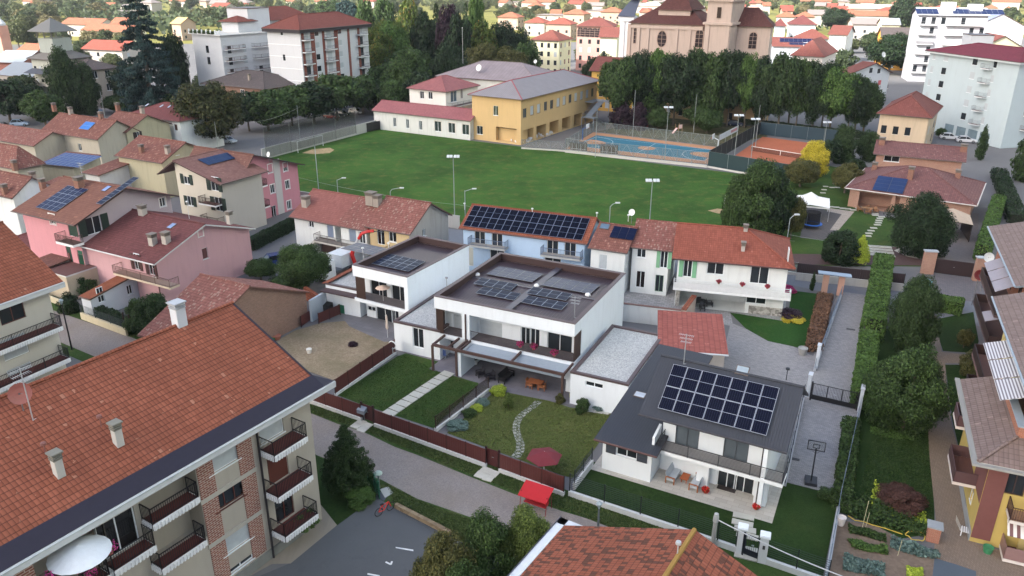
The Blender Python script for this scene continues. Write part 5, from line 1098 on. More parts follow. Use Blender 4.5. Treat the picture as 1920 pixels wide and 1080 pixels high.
m = MB(); m.box(rb.x0 - .06, rb.y0, 0, rb.x0 - .006, D - 1, .8); m.obj('stone_base', plaster((150, 154, 156), .5), rb.root)
AWN = stripem((208, 208, 212), (120, 116, 124), .2, 1); AWNR = stripem((222, 220, 216), (116, 84, 84), .42, 0)
for z, y0_, y1_ in ((3.25, 2.6, 6.4), (5.9, 6.0, 8.2)):
    b_ = rb.balcony('l', None, None, 1.5, z, u=(y0_ + .3, y1_ + .3), rail='solid', rc=(96, 72, 74), floor=(98, 66, 62), slab=(206, 196, 190), h=.9)
b_, z_, _, _ = rb.balcony('f', None, None, 1.4, 3.3, u=(2.5, 11), rc=(80, 58, 54), slab=(214, 206, 200), floor=(140, 110, 90)); rb.canopy('f', 2.6, 10.5, 3.1, 1.5, .9, AWNR); rb.balcony('f', None, None, 1.6, .35, u=(2.7, 11), rail='solid', rc=(150, 120, 118), slab=(214, 206, 200), h=.95)
mid = House('upper_block', 'upper floor with brown tiled roof, blue grey gutter and white grey awnings', 'apartment house', None, None, 11.0, 22, 1.2, world=rb.world(2.5, -.5), ang=-23, W=14); mid.roof('gx', 0.01, T_RB, (120, 130, 142), gutter=False) if 0 else mid.roof('gy', 2.4, T_RB, (120, 130, 142), gut=(140, 154, 170))
for k in range(4): mid.winl('l', 6.5 + 4.2 * k, 9.3, 1.6, 2.2, 'dark', frame=BROWN, sill=False)
for k in range(2): mid.winl('l', 14.5 + 4 * k, 5.6, 1.6, 2.2, 'dark', frame=BROWN, sill=False)
mid.zb = 0; mid.walls(plaster((196, 178, 120), .15))
for y0_ in (4.6, 7.9, 11.2): mid.canopy('l', y0_, y0_ + 3.1, 10.6, 2.5, .9, AWN)
for z in (2.9, 5.9): mid.balcony('l', None, None, 1.9, z, u=(13, 21), rc=(60, 44, 44), slab=(120, 92, 90), floor=(104, 78, 76), rail='solid', h=.9)
mid.chimney(1912, 468, .8, .8, .7) if 0 else None
farb = House('far_block', 'further block with brown grey roof and pale folding awnings near the maroon umbrella', 'apartment house', None, None, 11.0, 19.5, 1.2, world=rb.world(4.7, 25.0), ang=-23, W=14); farb.roof('gy', 2.0, T_RB, (120, 130, 142), gut=(140, 154, 170))
for k in range(3): farb.winl('l', 4 + 4.5 * k, 8.9, 1.8, 2.2, 'dark', frame=BROWN, sill=False)
farb.walls(BK2)
AWG = plain((150, 146, 156), .8)
for y0_ in (2.5, 5.4, 8.3): farb.canopy('l', y0_, y0_ + 2.7, 10.6, 2.2, 1.2, AWG)
for z in (4.4, 7.4): farb.balcony('l', None, None, 2.0, z, u=(1.5, 13), rc=(70, 54, 54), slab=(92, 74, 74), floor=(90, 70, 68), rail='solid', h=.9)
farb.canopy('l', 2.6, 5, 7.2, 2.4, .9, AWG)
# ================= VILLA GARDEN
BKV = brickm((178, 132, 112), (156, 110, 94), (176, 160, 148)); T_V = tilem((124, 88, 86), (106, 74, 74), (140, 108, 104), .28, .42, .3, .35, .5)
vl = House('brick_villa', 'low brick villa with wide brown hipped roof, blue collectors and columned porch', 'villa', (1585, 351.7), (1690, 366), 3.3, 17, .7, W=19.5); vl.roof('hip', 3.2, T_V, (214, 208, 204), gut=(206, 200, 196))
u_, _ = vl.wh('f', 1640, 375); vl.winl('f', 5.2, 1.4, 6.6, 2.7, 'void', deep=3.2); vl.walls(BKV); m = MB()
for k in (0, 1): m.box(1.7 + k * 5.6, .65, 0, 2.3 + k * 5.6, 1.2, 2.9)
m.obj('brick_column', BKV, vl.root) if 0 else [MB().box(1.7 + k * 5.6, .45, 0, 2.3 + k * 5.6, 1.05, 2.95).obj('brick_column', BKV, vl.root) for k in (0, 1)]
vl.panels(1635, 357, 2, 2, mw=2.3, mh=2.2, mat=pvm((42, 58, 94), (56, 74, 114), 1.2, 2.3), frame=(90, 96, 112))
for x, y, w_, h_ in ((1639, 318, .8, .9), (1706, 335, .8, 1.6), (1795, 333, .8, .9)): vl.chimney(x, y, w_, w_, h_, brick=True)
vu = House('brick_villa_upper', 'upper brick storey with white trim rising behind the low villa roof', 'villa', (1637, 288), (1812, 304), 6.2, 10, .6); vu.roof('gx', 1.6, T_V, (220, 214, 210)); vu.win('f', 1672, 297, 2.6, 1.2, pane=(30, 32, 34)); vu.walls(BKV); vu.chimney(1806, 283, 1.0, .9, .8, brick=True); vu.chimney(1653, 270, 1.0, .9, .8, brick=True)
cpx = House('carport', 'tan fabric carport with dark sides beside the long green hedge', 'carport', (1757, 412), (1826, 418), 3.0, 6.5, 0); cpx.rt = 'flat'; m = MB(); W, D = cpx.W, cpx.D
T = [(0, 0, 2.7), (W / 2, 0, 3.0), (W, 0, 2.7), (W, D / 2, 3.3), (W, D, 2.7), (W / 2, D, 3.0), (0, D, 2.7), (0, D / 2, 3.3), (W / 2, D / 2, 4.1)]; m.solid(T, [(0, 1, 8, 7), (1, 2, 3, 8), (8, 3, 4, 5), (7, 8, 5, 6)], .05, 0, 0); cpx.roofo = m.obj('canopy', plain((176, 158, 140), .8), cpx.root)
for (x, y) in ((0.1, .1), (W - .1, .1), (0.1, D - .1), (W - .1, D - .1)): MB().box(x - .06, y - .06, 0, x + .06, y + .06, 2.7).obj('post', plain((50, 42, 40)), cpx.root)
MB().box(W - .08, .3, 0, W - .02, D - .2, 2.6).obj('side_panel', plain((44, 32, 32), .8), cpx.root)
gz = G(1521, 408); gr = root('gazebo', (gz[0], gz[1] + 1.5, 0), math.radians(-20), 'white pop-up gazebo over the grey deck', 'gazebo'); m = MB(); a = 3.0
T = [(-a, -a, 2.3), (0, -a, 2.55), (a, -a, 2.3), (a, 0, 2.55), (a, a, 2.3), (0, a, 2.55), (-a, a, 2.3), (-a, 0, 2.55), (0, 0, 3.9), (-a * .4, -a * .4, 2.95), (a * .4, -a * .4, 2.95), (a * .4, a * .4, 2.95), (-a * .4, a * .4, 2.95)]
m.solid(T, [(0, 1, 10, 9), (1, 2, 10), (2, 3, 11, 10), (3, 4, 11), (4, 5, 12, 11), (5, 6, 12), (6, 7, 9, 12), (7, 0, 9), (9, 10, 8), (10, 11, 8), (11, 12, 8), (12, 9, 8)], .03, 0, 0); m.box(-a, -a - .02, 2.05, a, -a + .0, 2.3); m.box(a, -a, 2.05, a + .02, a, 2.3); m.obj('canopy', plain((232, 230, 226), .8), gr)
for x in (-a, a):
    for y in (-a, a): MB().box(x - .04, y - .04, 0, x + .04, y + .04, 2.3).obj('pole', plain((190, 190, 192), .4, .4), gr)
tx, ty = G(1521, 426); tr = root('trampoline', (tx, ty, 0), 0, 'round blue rimmed trampoline with a dark safety net', 'trampoline'); MB().lathe([(1.1, .55), (1.55, .6), (1.55, .68), (1.1, .66)], n=20).obj('rim', plain((50, 110, 200), .5), tr); MB().lathe([(0, .57), (1.1, .57)], n=20).obj('mat', plain((20, 20, 24)), tr); MB().lathe([(1.15, .66), (1.15, 2.5)], n=20).obj('safety_net', meshm((28, 30, 38), .75), tr)
for k in range(4): t = k * PI / 2 + .6; MB().tube((1.4 * math.cos(t), 1.4 * math.sin(t), 0), (1.4 * math.cos(t), 1.4 * math.sin(t), 2.5), .04).obj('leg', plain((110, 112, 116), .4, .4), tr)
# ================= MIDDLE DISTANCE
YEL = plaster((204, 174, 126), .3); SCH = ribm((132, 128, 132), .5, .7, 0, .15)
sh = House('school', 'yellow two storey school with grey hipped roof, arcade and a row of tall windows', 'school', (877, 180), (979, 187), 10.4, (1121, 150), .7, ang=-31.7, anchor='b'); sh.roof('hip', 3.0, SCH, (206, 190, 160), ridge=plain((150, 70, 76)))
for x, y in ((984, 212), (997.5, 207), (1010, 203.5), (1023, 199), (1034.5, 195.7), (1046.7, 192), (1058, 188.6), (1069, 185), (1079.7, 182), (1090.5, 179), (1101, 176), (1111, 173)): sh.win('r', x, y, 1.5, 2.1, random.choice(['dark', 'dark', 'blind']), pane=(70, 84, 96), frame=(150, 130, 104))
for x, y in ((991, 246), (1015, 241), (1039, 233), (1062, 227), (1084, 220), (1103, 214)):
    u, z = sh.wh('r', x, y); sh.winl('r', u, 1.65, 4.6, 3.1, 'void', deep=7)
for u_ in (5, 11, 17, 23, 29): m = MB(); m.box(sh.x1 - 6.6, u_ - 2.4, .1, sh.x1 - 4.9, u_ + 2.4, 3.1); m.obj('arcade_shade', glass((40, 34, 32)), sh.root)  # dark boxes stand in for the deep shade inside the arcade
u, z = sh.wh('f', 949, 250); sh.winl('f', u, 2.0, 5.6, 3.2, 'void', deep=5); sh.win('f', 929.5, 207.5, 1.3, 2.2, pane=(60, 70, 50)); sh.win('f', 899.5, 244, 1.7, 2.0); sh.walls(YEL)
m = MB(); sh.wbox(m, 'f', sh.x0 + .02, sh.wh('f', 899, 240)[0] + 4.2, 0, 4.0, -.02, .02); m = MB(); es = sh.wh('r', 1100, 185)[0]
m = MB(); X1 = sh.x1; m.box(X1, es - 1, 5.6, X1 + 2.2, es + 5, 5.75); m.solid([(X1 + 2.3, es + 2, 5.7), (X1 + 4, es + 2, 5.7), (X1 + 4, es - 5, 2.9), (X1 + 2.3, es - 5, 2.9)], [(0, 1, 2, 3)], .15, 0, 0); m.box(X1 + 2.2, es + 1.9, 5.6, X1 + 5.5, es + 5, 5.75); m.box(X1 + 2.3, es - 7, 2.75, X1 + 5.6, es - 5, 2.9); m.solid([(X1 + 4.1, es - 5, 2.9), (X1 + 5.6, es - 5, 2.9), (X1 + 5.6, es + 1, 0), (X1 + 4.1, es + 1, 0)], [(0, 1, 2, 3)], .15, 0, 0)
for (x, y) in ((2.3, 2), (5.5, 5), (5.5, 2), (2.3, -5), (5.6, -7), (2.3, -7)): m.box(X1 + x - .08, es + y - .08, 0, X1 + x + .08, es + y + .08, 5.7 if y > 0 else 2.9)
for (p, q) in (((2.2, -1, 6.75), (2.2, 2, 6.75)), ((5.5, 2, 6.75), (5.5, 5, 6.75)), ((4, 2, 6.75), (4, -5, 3.95)), ((2.3, 2, 6.75), (2.3, -5, 3.95)), ((5.6, -7, 3.9), (5.6, -5, 3.9)), ((2.3, -7, 3.9), (5.6, -7, 3.9))):
    for d in (0, .4, .8): m.beam((X1 + p[0], es + p[1], p[2] - d), (X1 + q[0], es + q[1], q[2] - d), .05, .05)
m.obj('fire_escape', plain((146, 154, 162), .5, .3), sh.root); sh.stalk(1006, 130, 'dish', 1.0, .9) if 0 else None
an = House('school_annex', 'long low school wing with dusty red roof facing the football pitch', 'school', (696, 207), (882, 227), 4.6, 8.5, .4); an.roof('gx', 2.0, tilem((152, 98, 100), (140, 88, 92), (160, 108, 108), .4, .4, .2, .2, .2), (150, 120, 116))
for x, y in ((740, 229), (764, 232), (788.6, 235)): an.win('f', x, y, .9, 2.2, pane=(50, 66, 74))
for x, y in ((821, 237), (847, 240), (873, 243)): an.win('f', x, y, 1.9, 2.4, sur=(214, 206, 196), pane=(50, 62, 62))
an.walls(plaster((214, 216, 214), .5)); m = MB(); a_ = an.wh('f', 804, 235)[0]; an.wbox(m, 'f', a_, an.x1, .9, 4.3, -.02, .015)
T_SR = tilem((150, 98, 98), (138, 88, 90), (158, 106, 106), .5, .5, .15, .25, .2)
wb = House('white_school_house', 'white house with hipped dusty red roof and a long side balcony behind the school wing', 'building', (762, 162), (836, 172.5), 9.4, (900, 160), .5, ang=-33, anchor='b'); wb.roof('hip', 2.8, T_SR, (150, 120, 116))
for x, y in ((791, 178), (807, 179)): wb.win('f', x, y, 1.3, 1.8)
wb.win('r', 851, 181, 2.6, 2.6, pane=(64, 90, 110)); wb.win('r', 866, 176, 1.0, 2.4, pane=(70, 50, 50), sill=False); wb.walls(plaster((218, 220, 216), .15)); wb.balcony('r', None, None, 1.6, 5.6, u=(1, 13), rc=(112, 124, 130), slab=(200, 202, 202), step=.3)
SR2 = ribm((134, 124, 128), 1.0, .75, 0, .3)
bs = house('long_school_block', 'long block with streaked grey and red hipped roof behind the yellow school', 'school', (816, 139), (1010, 156), 10.6, 19, 'hip', 3.6, plaster((212, 214, 210), .3), SR2, .6, near=True, ang=-27, anchor='b'); bs.stalk(868, 117, 'vent', 9.0); bs.stalk(898, 137, 'dish', 1.4, .9); bs.stalk(1004, 124, 'dish', 1.2, .5)
# tower block
WT = plaster((206, 209, 214), .15); T_TW = tilem((124, 72, 64), (112, 64, 56), (136, 84, 74), .4, .4, .2, .25, .25)
tw = House('tower_block', 'seven storey white block with brick striped balcony side and red hipped roof', 'apartment block', (490, 50), (562, 56), 22.5, (691, 44), .9, ang=-27.6, anchor='b'); tw.roof('hip', 3.4, T_TW, (44, 40, 46), t=.9, ins=7)
tw.win('f', 528, 60, .8, 1.6, near=False); tw.win('f', 533, 108, .8, 1.6, near=False)
tw.walls(WT); D = tw.D; m = MB()
for y in (1.3, 4.9, 9.6, 14.6, 20.4, 25.0): tw.wbox(m, 'r', y, y + (1.5 if y in (4.9, 14.6) else .9), 0, 21.8, -.02, .12) if y + 1.5 < D - 1 else None
m.obj('brickwork', brickm((138, 74, 62), (120, 62, 52), (150, 110, 100)), tw.root)
for f in range(6):
    z = 3.1 + f * 3.1
    for (y0_, y1_) in ((1.2, 4.8), (10.2, 14.4), (D - 6.6, D - 2.2)):
        tw.balcony('r', None, None, 1.2, z + 1.2, u=(y0_, y1_), rc=(84, 84, 92), slab=(232, 234, 236), floor=(150, 140, 136), step=.4)
        tw.winl('r', (y0_ + y1_) / 2, z + 2.5, 1.8, 2.2, random.choice(['dark', 'blind']), near=False, pane=(60, 66, 74))
    for y in (7.4, 17.0): tw.winl('r', y, z + 2.6, 1.5, 1.4, random.choice(['dark', 'blind']), near=False)
for f in range(1, 6): m = MB(); tw.wbox(m, 'f', tw.x0, tw.x1, 3.1 * f + 2.9, 3.1 * f + 3.05, -.02, .03); m.obj('floor_band', plain((236, 238, 240)), tw.root)
lt = House('terrace_block', 'white apartment block whose roof terrace carries white posts and green planting', 'apartment block', (352, 62), (411, 66), 20.5, 22, .7); lt.roof('flat', 0, plain((196, 196, 192)), (230, 232, 232), gutter=False); autowin(lt, 5, 1, 4, 1.2, 2, 4, 3.1, 'fr'); lt.walls(WT)
for f in range(5): lt.balcony('r', None, None, 1.2, 4.2 + f * 3.1, u=(1.5, 8), rc=(120, 96, 86), slab=(232, 234, 236), step=.4); lt.balcony('r', None, None, 1.2, 4.2 + f * 3.1, u=(11, 20), rc=(84, 84, 92), slab=(232, 234, 236), step=.4)
for k in range(8): MB().box(.15 + k * (lt.W - .4) / 7, .1, 20.5, .45 + k * (lt.W - .4) / 7, .4, 21.7).obj('parapet_post', plain(WHITE), lt.root)
ph2 = house('stair_tower', 'tall white stair tower with flat roof between the two apartment blocks', 'apartment block', None, None, 26.9, 9, 'flat', 0, WT, plain((110, 106, 108)), .2, near=False, ang=-27.6, W=8.5, world=lt.world(1.0, 13))
mt_ = house('red_hipped_block', 'white block with red hipped roof between the stair tower and the brick striped block', 'apartment block', (452, 36), (508, 38), 23, 20, 'hip', 3.6, WT, T_TW, .8, near=False, ang=-27.6, anchor='b'); pt_ = house('penthouse', 'small white penthouse with a red roof on the terrace block', 'building', None, None, 23.4, 8, 'hip', 1.5, WT, T_TW, .8, near=False, ang=-27.6, W=8, world=lt.world(3, 8))
for f in range(6): mt_.balcony('f', None, None, 1.2, 4.2 + f * 3.1, u=(1.2, mt_.W - 1.5), rc=(96, 92, 96), slab=(226, 228, 230), floor=(150, 140, 136), step=.4)
autowin(mt_, 6, 3, 3, 1.2, 2.0, 5.4, 3.1, 'fr', styles=('dark', 'dark', 'blind')); sl_ = house('slate_house', 'brick house with dark grey hipped slate roof below the white apartment blocks', 'house', (376, 155), (495, 167.5), 8.2, (562, 152), 'hip', 3.2, brickm((150, 112, 98), (130, 94, 82), (150, 136, 124)), T_GREY, .8, [('f', 455, 175, 1.3, 1.9, dict(sur=(214, 210, 204))), ('r', 527, 172, 1.7, 1.9, dict(sur=(214, 210, 204)))], [(468, 150)], ang=-29, anchor='b')
# church
CHW = plaster((186, 168, 158), .5); T_CH = tilem((94, 62, 58), (82, 52, 50), (108, 74, 68), .4, .45, .2, .3, .3)
ch = House('church', 'large pinkish brick church with square bell tower, crossing roof and white facade', 'church', (1178, 42), (1322, 47), 24.0, 17, .6); ch.roof('hip', 5.5, T_CH, (90, 60, 54), near=False)
a17 = math.degrees(math.atan2(ch.U[1], ch.U[0])); W = ch.W
def arch(h, w, px, py, ww, hh, round_=False, c=(60, 46, 46)):
    u, z = h.wh(w, px, py); p = []; n = 10
    if round_: p = [(u + ww / 2 * math.cos(2 * PI * k / 16), z + hh / 2 * math.sin(2 * PI * k / 16)) for k in range(16)]
    else: p = [(u - ww / 2, z - hh / 2), (u + ww / 2, z - hh / 2)] + [(u + ww / 2 * math.cos(PI * k / n), z + hh / 2 - ww / 2 + ww / 2 * math.sin(PI * k / n)) for k in range(n + 1)]
    m = MB(); q = [h.wp(w, a, b, .05) for a, b in p]; m.face(q); e = [h.wp(w, a + (a - u) * .18, b + (b - z) * .12, .03) for a, b in p]; m.face(e, 1)
    for k in range(1, 4): zz = z - hh / 2 + hh * k / 4; m.beam(h.wp(w, u - ww / 2, zz, .08), h.wp(w, u + ww / 2, zz, .08), .07, .07, 1)
    m.beam(h.wp(w, u, z - hh / 2, .08), h.wp(w, u, z + hh / 2, .08), .07, .07, 1); m.obj('window', [glass((52, 44, 48)), plain((170, 146, 134))], h.root)
for (x, y, w_, h_, r_) in ((1192.5, 66, 1.3, 4.2, False), (1241, 73, 2.6, 4.2, True), (1311, 72, 2.0, 4.4, False)): arch(ch, 'f', x, y, w_, h_, r_)
ch.walls(CHW); m = MB()
for x in (1180, 1197, 1214, 1268, 1292): u = ch.wh('f', x, 70)[0]; ch.wbox(m, 'f', u - .5, u + .5, 0, 23.6, -.02, .3)
ch.wbox(m, 'f', ch.x0, ch.x1, 22.6, 23.4, -.02, .35); m.obj('pilasters', CHW, ch.root)
cr = House('crossing', 'raised church crossing', 'church', None, None, 27.5, 12.5, .5, world=ch.world(W * .32, 2.6), ang=a17, W=W * .46)
cr.roof('hip', 6.5, T_CH, (90, 60, 54), near=False, ins=6.2); cr.zb = 23; cr.walls(CHW)
cr.root.parent = ch.root; cr.root.location = (W * .32, 2.6, 0); cr.root.rotation_euler = (0, 0, 0); [cr.root.__delitem__(k) for k in ('label', 'category')]
nv = House('apse', 'x', 'x', (1374, 48), (1450, 50), 24.0, 9, .6); nv.roof('hr', 4.4, T_CH, (90, 60, 54), near=False); arch(nv, 'f', 1411.5, 76, 1.9, 4.0, False); nv.walls(CHW)
def nest(h, par):
    x, y = par.loc(float(h.O[0]), float(h.O[1])); a = math.atan2(h.U[1], h.U[0]) - math.atan2(par.U[1], par.U[0]); h.root.parent = par.root; h.root.location = (x, y, 0); h.root.rotation_euler = (0, 0, a)
    for k in ('label', 'category'):
        if k in h.root: del h.root[k]
nest(nv, ch)
tw_ = House('bell_tower', 'x', 'x', (1322, 48), (1370, 50), 24, 9.5, .0); W, D = tw_.W, tw_.D; tw_.rt = 'flat'; m = MB(); m.box(0, 0, 0, W, D, 24.3); m.box(-.5, -.5, 24.3, W + .5, D + .5, 24.9); m.box(.2, .2, 24.9, W - .2, D - .2, 30); m.box(-.4, -.4, 30, W + .4, D + .4, 30.7); m.box(.6, .6, 30.7, W - .6, D - .6, 44)
for x in (.6, W / 2 - .5, W - 1.6): m.box(x, .35, 30.72, x + 1.0, .62, 43)
for x in (.2, W - 1.4): m.box(x, -.25, 0, x + 1.2, -.01, 24.2)
m.obj('shaft', CHW, tw_.root); m = MB(); m.box(W / 2 - .5, -.06, 26, W / 2 + .5, .3, 28.6); m.box(W / 2 - 1.1, -.06, 9, W / 2 - .2, .3, 11); m.obj('window', glass((46, 38, 40)), tw_.root); nest(tw_, ch)
fc = House('white_facade', 'x', 'x', None, None, 26, 4, 0, world=ch.world(-3.6, 3.0), ang=a17, W=3.8); m = MB(); W = fc.W; m.box(0, 0, 0, W, 3, 25.5); m.box(-.4, -.4, 24.2, W + .4, 3.2, 25.2); m.box(.2, -.3, 0, W * .4, -.01, 24); m.box(W * .6, -.3, 0, W - .2, -.01, 24); m.obj('facade', plaster((230, 232, 236), .1), fc.root); m = MB(); m.solid([(-.6, -.6, 25.6), (W + .6, -.6, 25.6), (W + .6, 4, 31), (W * .7, 4, 31)], [(0, 1, 2, 3)], .3, 0, 0); m.obj('slate_roof', plain((70, 78, 98)), fc.root); m = MB(); m.lathe([(1.5, 30), (1.6, 33), (1.9, 33.3), (1.4, 33.6), (1.3, 38), (.2, 40)], W * .8, 2.5, 8); m.obj('pinnacle', plain((220, 222, 228)), fc.root); nest(fc, ch)
# other middle distance houses: name, label, left eave, right eave, z, depth, roof, rise, wall, roof colour, floors, windows front, side, angle
CRM = plaster((226, 222, 190), .15); T_R3 = tilem((128, 78, 70), (114, 68, 62), (142, 92, 82), .4, .42, .2, .3, .25); T_R4 = tilem((124, 76, 70), (110, 66, 62), (140, 92, 84), .4, .42, .25, .3, .3)
BLW = plaster((198, 206, 214), .3)
MID = [
 ('yellow_parish_house', 'long yellow house under an old clay roof, behind the plane trees', (1104, 122), (1215, 139), 11, 13, 'gx', 3.4, plaster((206, 166, 88), .3), T_R4, 3, 8, 2, -27),
 ('beige_parish_house', 'long beige building with blind arches at the foot of the church', (1218, 150), (1440, 178), 8.0, 10, 'shed', 1.5, plaster((176, 150, 116), .5), T_R4, 2, 9, 1, -27),
 ('cream_house', 'cream hipped house with dark shuttered windows left of the pink loggia', (993, 73), (1050, 76.5), 13, 13, 'hip', 3.4, CRM, T_R3, 4, 4, 3, -27),
 ('pink_loggia_house', 'pink palace with five dark arches under the roof, left of the church', (1078, 46), (1151, 50), 17, 13, 'hip', 3.0, plaster((200, 152, 146), .15), T_R4, 4, 4, 2, -15),
 ('low_tiled_hall', 'lower cream wing with clay roof beside the white church facade', (1122, 66), (1160, 70), 14, 9, 'gx', 3.4, CRM, T_R4, 3, 2, 1, -15),
 ('dormer_house', 'white house with maroon hipped roof and three white dormers, right of the church', (1478, 46), (1533, 46.5), 14, 14, 'hip', 4.0, WPL2, T_MAROON, 3, 4, 2, -15),
 ('dormer_house', 'pale corner house with maroon roof next to the church apse', (1452, 45), (1476, 49), 14, 12, 'hip', 3.0, BLW, T_MAROON, 3, 2, 2, -15),
 ('scaffolded_house', 'house wrapped in pale scaffold netting with a row of solar panels', (1447, 86), (1506, 88), 11, 12, 'gx', 3.0, BLW, T_R4, 2, 3, 1, -15),
 ('red_hipped_house', 'house with bright red hipped roof, brick chimney and a white dish', (1492, 71), (1556, 73), 12, 12, 'hip', 3.4, WPL2, T_R3, 2, 3, 1, -15),
 ('long_white_house', 'long white house with a broad red brown roof in front of the round dark tree', (1481, 99), (1546, 107), 10, 26, 'hip', 5.2, plaster((222, 216, 210), .3), T_R4, 2, 4, 6, -31),
 ('solar_house', 'red roofed house with a small solar array on the roof edge', (1552, 61), (1590, 66), 12, 20, 'gx', 3.4, WPL2, T_R3, 2, 2, 4, -31),
 ('ochre_house', 'ochre house with a grey brown roof, left of the white solar block', (1652, 67), (1713, 70), 13, 12, 'gx', 3.4, plaster((226, 166, 76), .15), T_GREY, 3, 3, 1, -15),
 ('peach_villa', 'cream stone villa with a pyramid clay roof beside the pale blue block', (1644, 210), (1748, 221.5), 8.3, 19, 'hip', 3.6, plaster((196, 178, 154), .45), T_R4, 2, 4, 2, -33),
 ('garden_house', 'low red roofed house by the street behind the tennis court', (1600, 150), (1640, 156), 6, 8, 'gx', 2.0, WPL2, T_R3, 1, 2, 1, -31)]
for (nm, lb, a, b, z, D_, rt, rise, wm_, rm_, fl, nf, nr_, an_) in MID:
    h = House(nm, lb, 'house', a, b, z, D_, .7, ang=an_, anchor='b'); h.roof(rt, rise, rm_, near=nm in ('peach_villa',)); autowin(h, fl, nf, nr_, 1.1, 1.7, 1.8, 3.1, frame=(206, 198, 186)); h.walls(wm_); HS[lb] = h
h = [v for k, v in HS.items() if 'scaffold' in str(k)][0]; h.panels(1462, 79, 9, 1, mw=1.6, mh=2.6, mat=pvm((26, 32, 64), (90, 98, 130), .8, 1.3)); h.panels(1480, 84, 5, 1, mw=1.6, mh=1.4, mat=pvm((26, 32, 64), (90, 98, 130), .8, 1.3))
h = [v for k, v in HS.items() if str(k).startswith('pink palace')][0]
for k in range(5): arch(h, 'f', 1088 + k * 9.1, 60 + k * .4, 2.3, 3.4, False, )
wg2 = House('white_gabled_house', 'white gabled house with a red shutter, dish and dormer roof, right of the plane trees', 'house', (1573, 147), (1674, 135.5), 9.4, (1706, 126), .6); wg2.roof('gy', 3.2, T_R3, (90, 66, 62), off=.66)
for x, y, s_ in ((1633, 132, 'dark'), (1648, 133, 'dark'), (1649, 155, 'closed'), (1645, 178, 'dark')): wg2.win('f', x, y, 1.5, 1.4, s_, shut=(186, 84, 90), near=False)
autowin(wg2, 3, 0, 3, 1.1, 1.6, 1.8, 3, 'r'); wg2.walls(WT); wg2.balcony('r', None, None, 1.3, 4.6, u=(1, 8), rc=(110, 100, 96), slab=(206, 200, 196), step=.3); wg2.stalk(1655, 110, 'dish', 1.2, .8)
pb_ = House('pale_blue_block', 'pale blue white apartment block with maroon roof, near the two white parked cars', 'apartment block', (1914, 117), (1960, 119), 19.0, 29, .9, ang=14, W=16); pb_.roof('hip', 2.2, tilem((118, 52, 66), (106, 46, 58), (132, 64, 78), .4, .4, .2, .2, .2), (206, 214, 218), t=.5)
for f in range(5):
    for y in (7.5, 13.4, 22.5, 26.5): pb_.winl('l', y, 5.2 + f * 3.15, 1.4 if y in (13.4, 22.5) else .9, 1.5, random.choice(['dark', 'blind', 'blind']), near=False)
    pb_.balcony('l', None, None, 1.1, 4.1 + f * 3.15, u=(7.8, 10.5), rc=(150, 160, 166), slab=(214, 220, 224), step=.3)
for y in (6, 9.6, 13.2, 17): pb_.winl('l', y, 1.5, 2.8, 2.3, near=False, pane=(120, 140, 150), frame=(170, 178, 182))
pb_.walls(plaster((184, 198, 204), .15))
for f in range(5): pb_.balcony('f', None, None, 1.1, 4.1 + f * 3.15, u=(5, 13), rc=(120, 110, 110), slab=(214, 220, 224), step=.3)
ws_ = House('solar_block', 'white apartment block with dark solar panels on its roof and long balconies', 'apartment block', (1722, 28), (1858, 30), 23, 13, .6); ws_.roof('gx', 2.4, plain((206, 208, 212), .5), (60, 60, 66), near=False); ws_.panels(1719, 26.5, 4, 1, mw=1.8, mh=4.6, mat=pvm((34, 44, 76), (90, 100, 130), .9, 1.5)); ws_.panels(1787, 26.5, 9, 1, mw=1.8, mh=4.2, mat=pvm((34, 44, 76), (90, 100, 130), .9, 1.5))
for f in range(6):
    for k in range(7): ws_.winl('f', 2.2 + k * (ws_.W - 4) / 6, 4.6 + f * 3.3, 1.3, 2.2, random.choice(['dark', 'blind']), near=False)
    ws_.balcony('f', None, None, 1.2, 3.3 + f * 3.3, u=(1.0, 6.5), rc=(150, 150, 156), slab=(232, 234, 236), step=.4, rail='solid' if f == 3 else 'bars'); ws_.balcony('f', None, None, 1.2, 3.3 + f * 3.3, u=(9.5, ws_.W - 2), rc=(150, 150, 156), slab=(232, 234, 236), step=.4)
ws_.walls(plaster((182, 184, 192), .2)); MB().box(8.5, 3.5, 23, 12.5, 8, 27.2).obj('roof_hut', WT, ws_.root); MB().box(ws_.W - 6, 3.5, 23, ws_.W - 2, 8, 26.6).obj('roof_hut', WT, ws_.root)
wh2 = house('big_white_hall', 'big white gabled hall behind brown roofs at the top right corner', 'building', (1828, 48), (1925, 50), 16, 30, 'gy', 5, WT, plain((120, 130, 160)), .4, near=False, ang=-8, anchor='b'); br2 = house('brown_gabled_house', 'brown roofed yellowish gabled house under the white hall', 'house', (1835, 92), (1925, 92), 13, 16, 'gy', 4.2, CRM, T_R4, .6, near=False, ang=-8, anchor='b')
br3 = house('grey_capped_stair', 'white flat topped stair head beside the maroon roof', 'building', (1822, 66), (1866, 66), 20, 7, 'flat', 0, WT, plain((100, 100, 104)), .1, near=False, ang=-8, anchor='b')
lbr = House('liberty_villa', 'ornate grey villa with a pagoda roofed tower and wooden loggia, upper left', 'villa', (50, 112), (104, 113), 13, 12, .8, ang=-25, anchor='b'); GRR = ribm((112, 108, 104), .6, .7, 0, .2); lbr.roof('hip', 3, GRR, (90, 88, 88)); autowin(lbr, 3, 5, 3, 1.0, 2.2, 2.5, 3.6, frame=(90, 92, 90)); lbr.walls(plaster((184, 186, 176), .5)); m = MB(); W = lbr.W
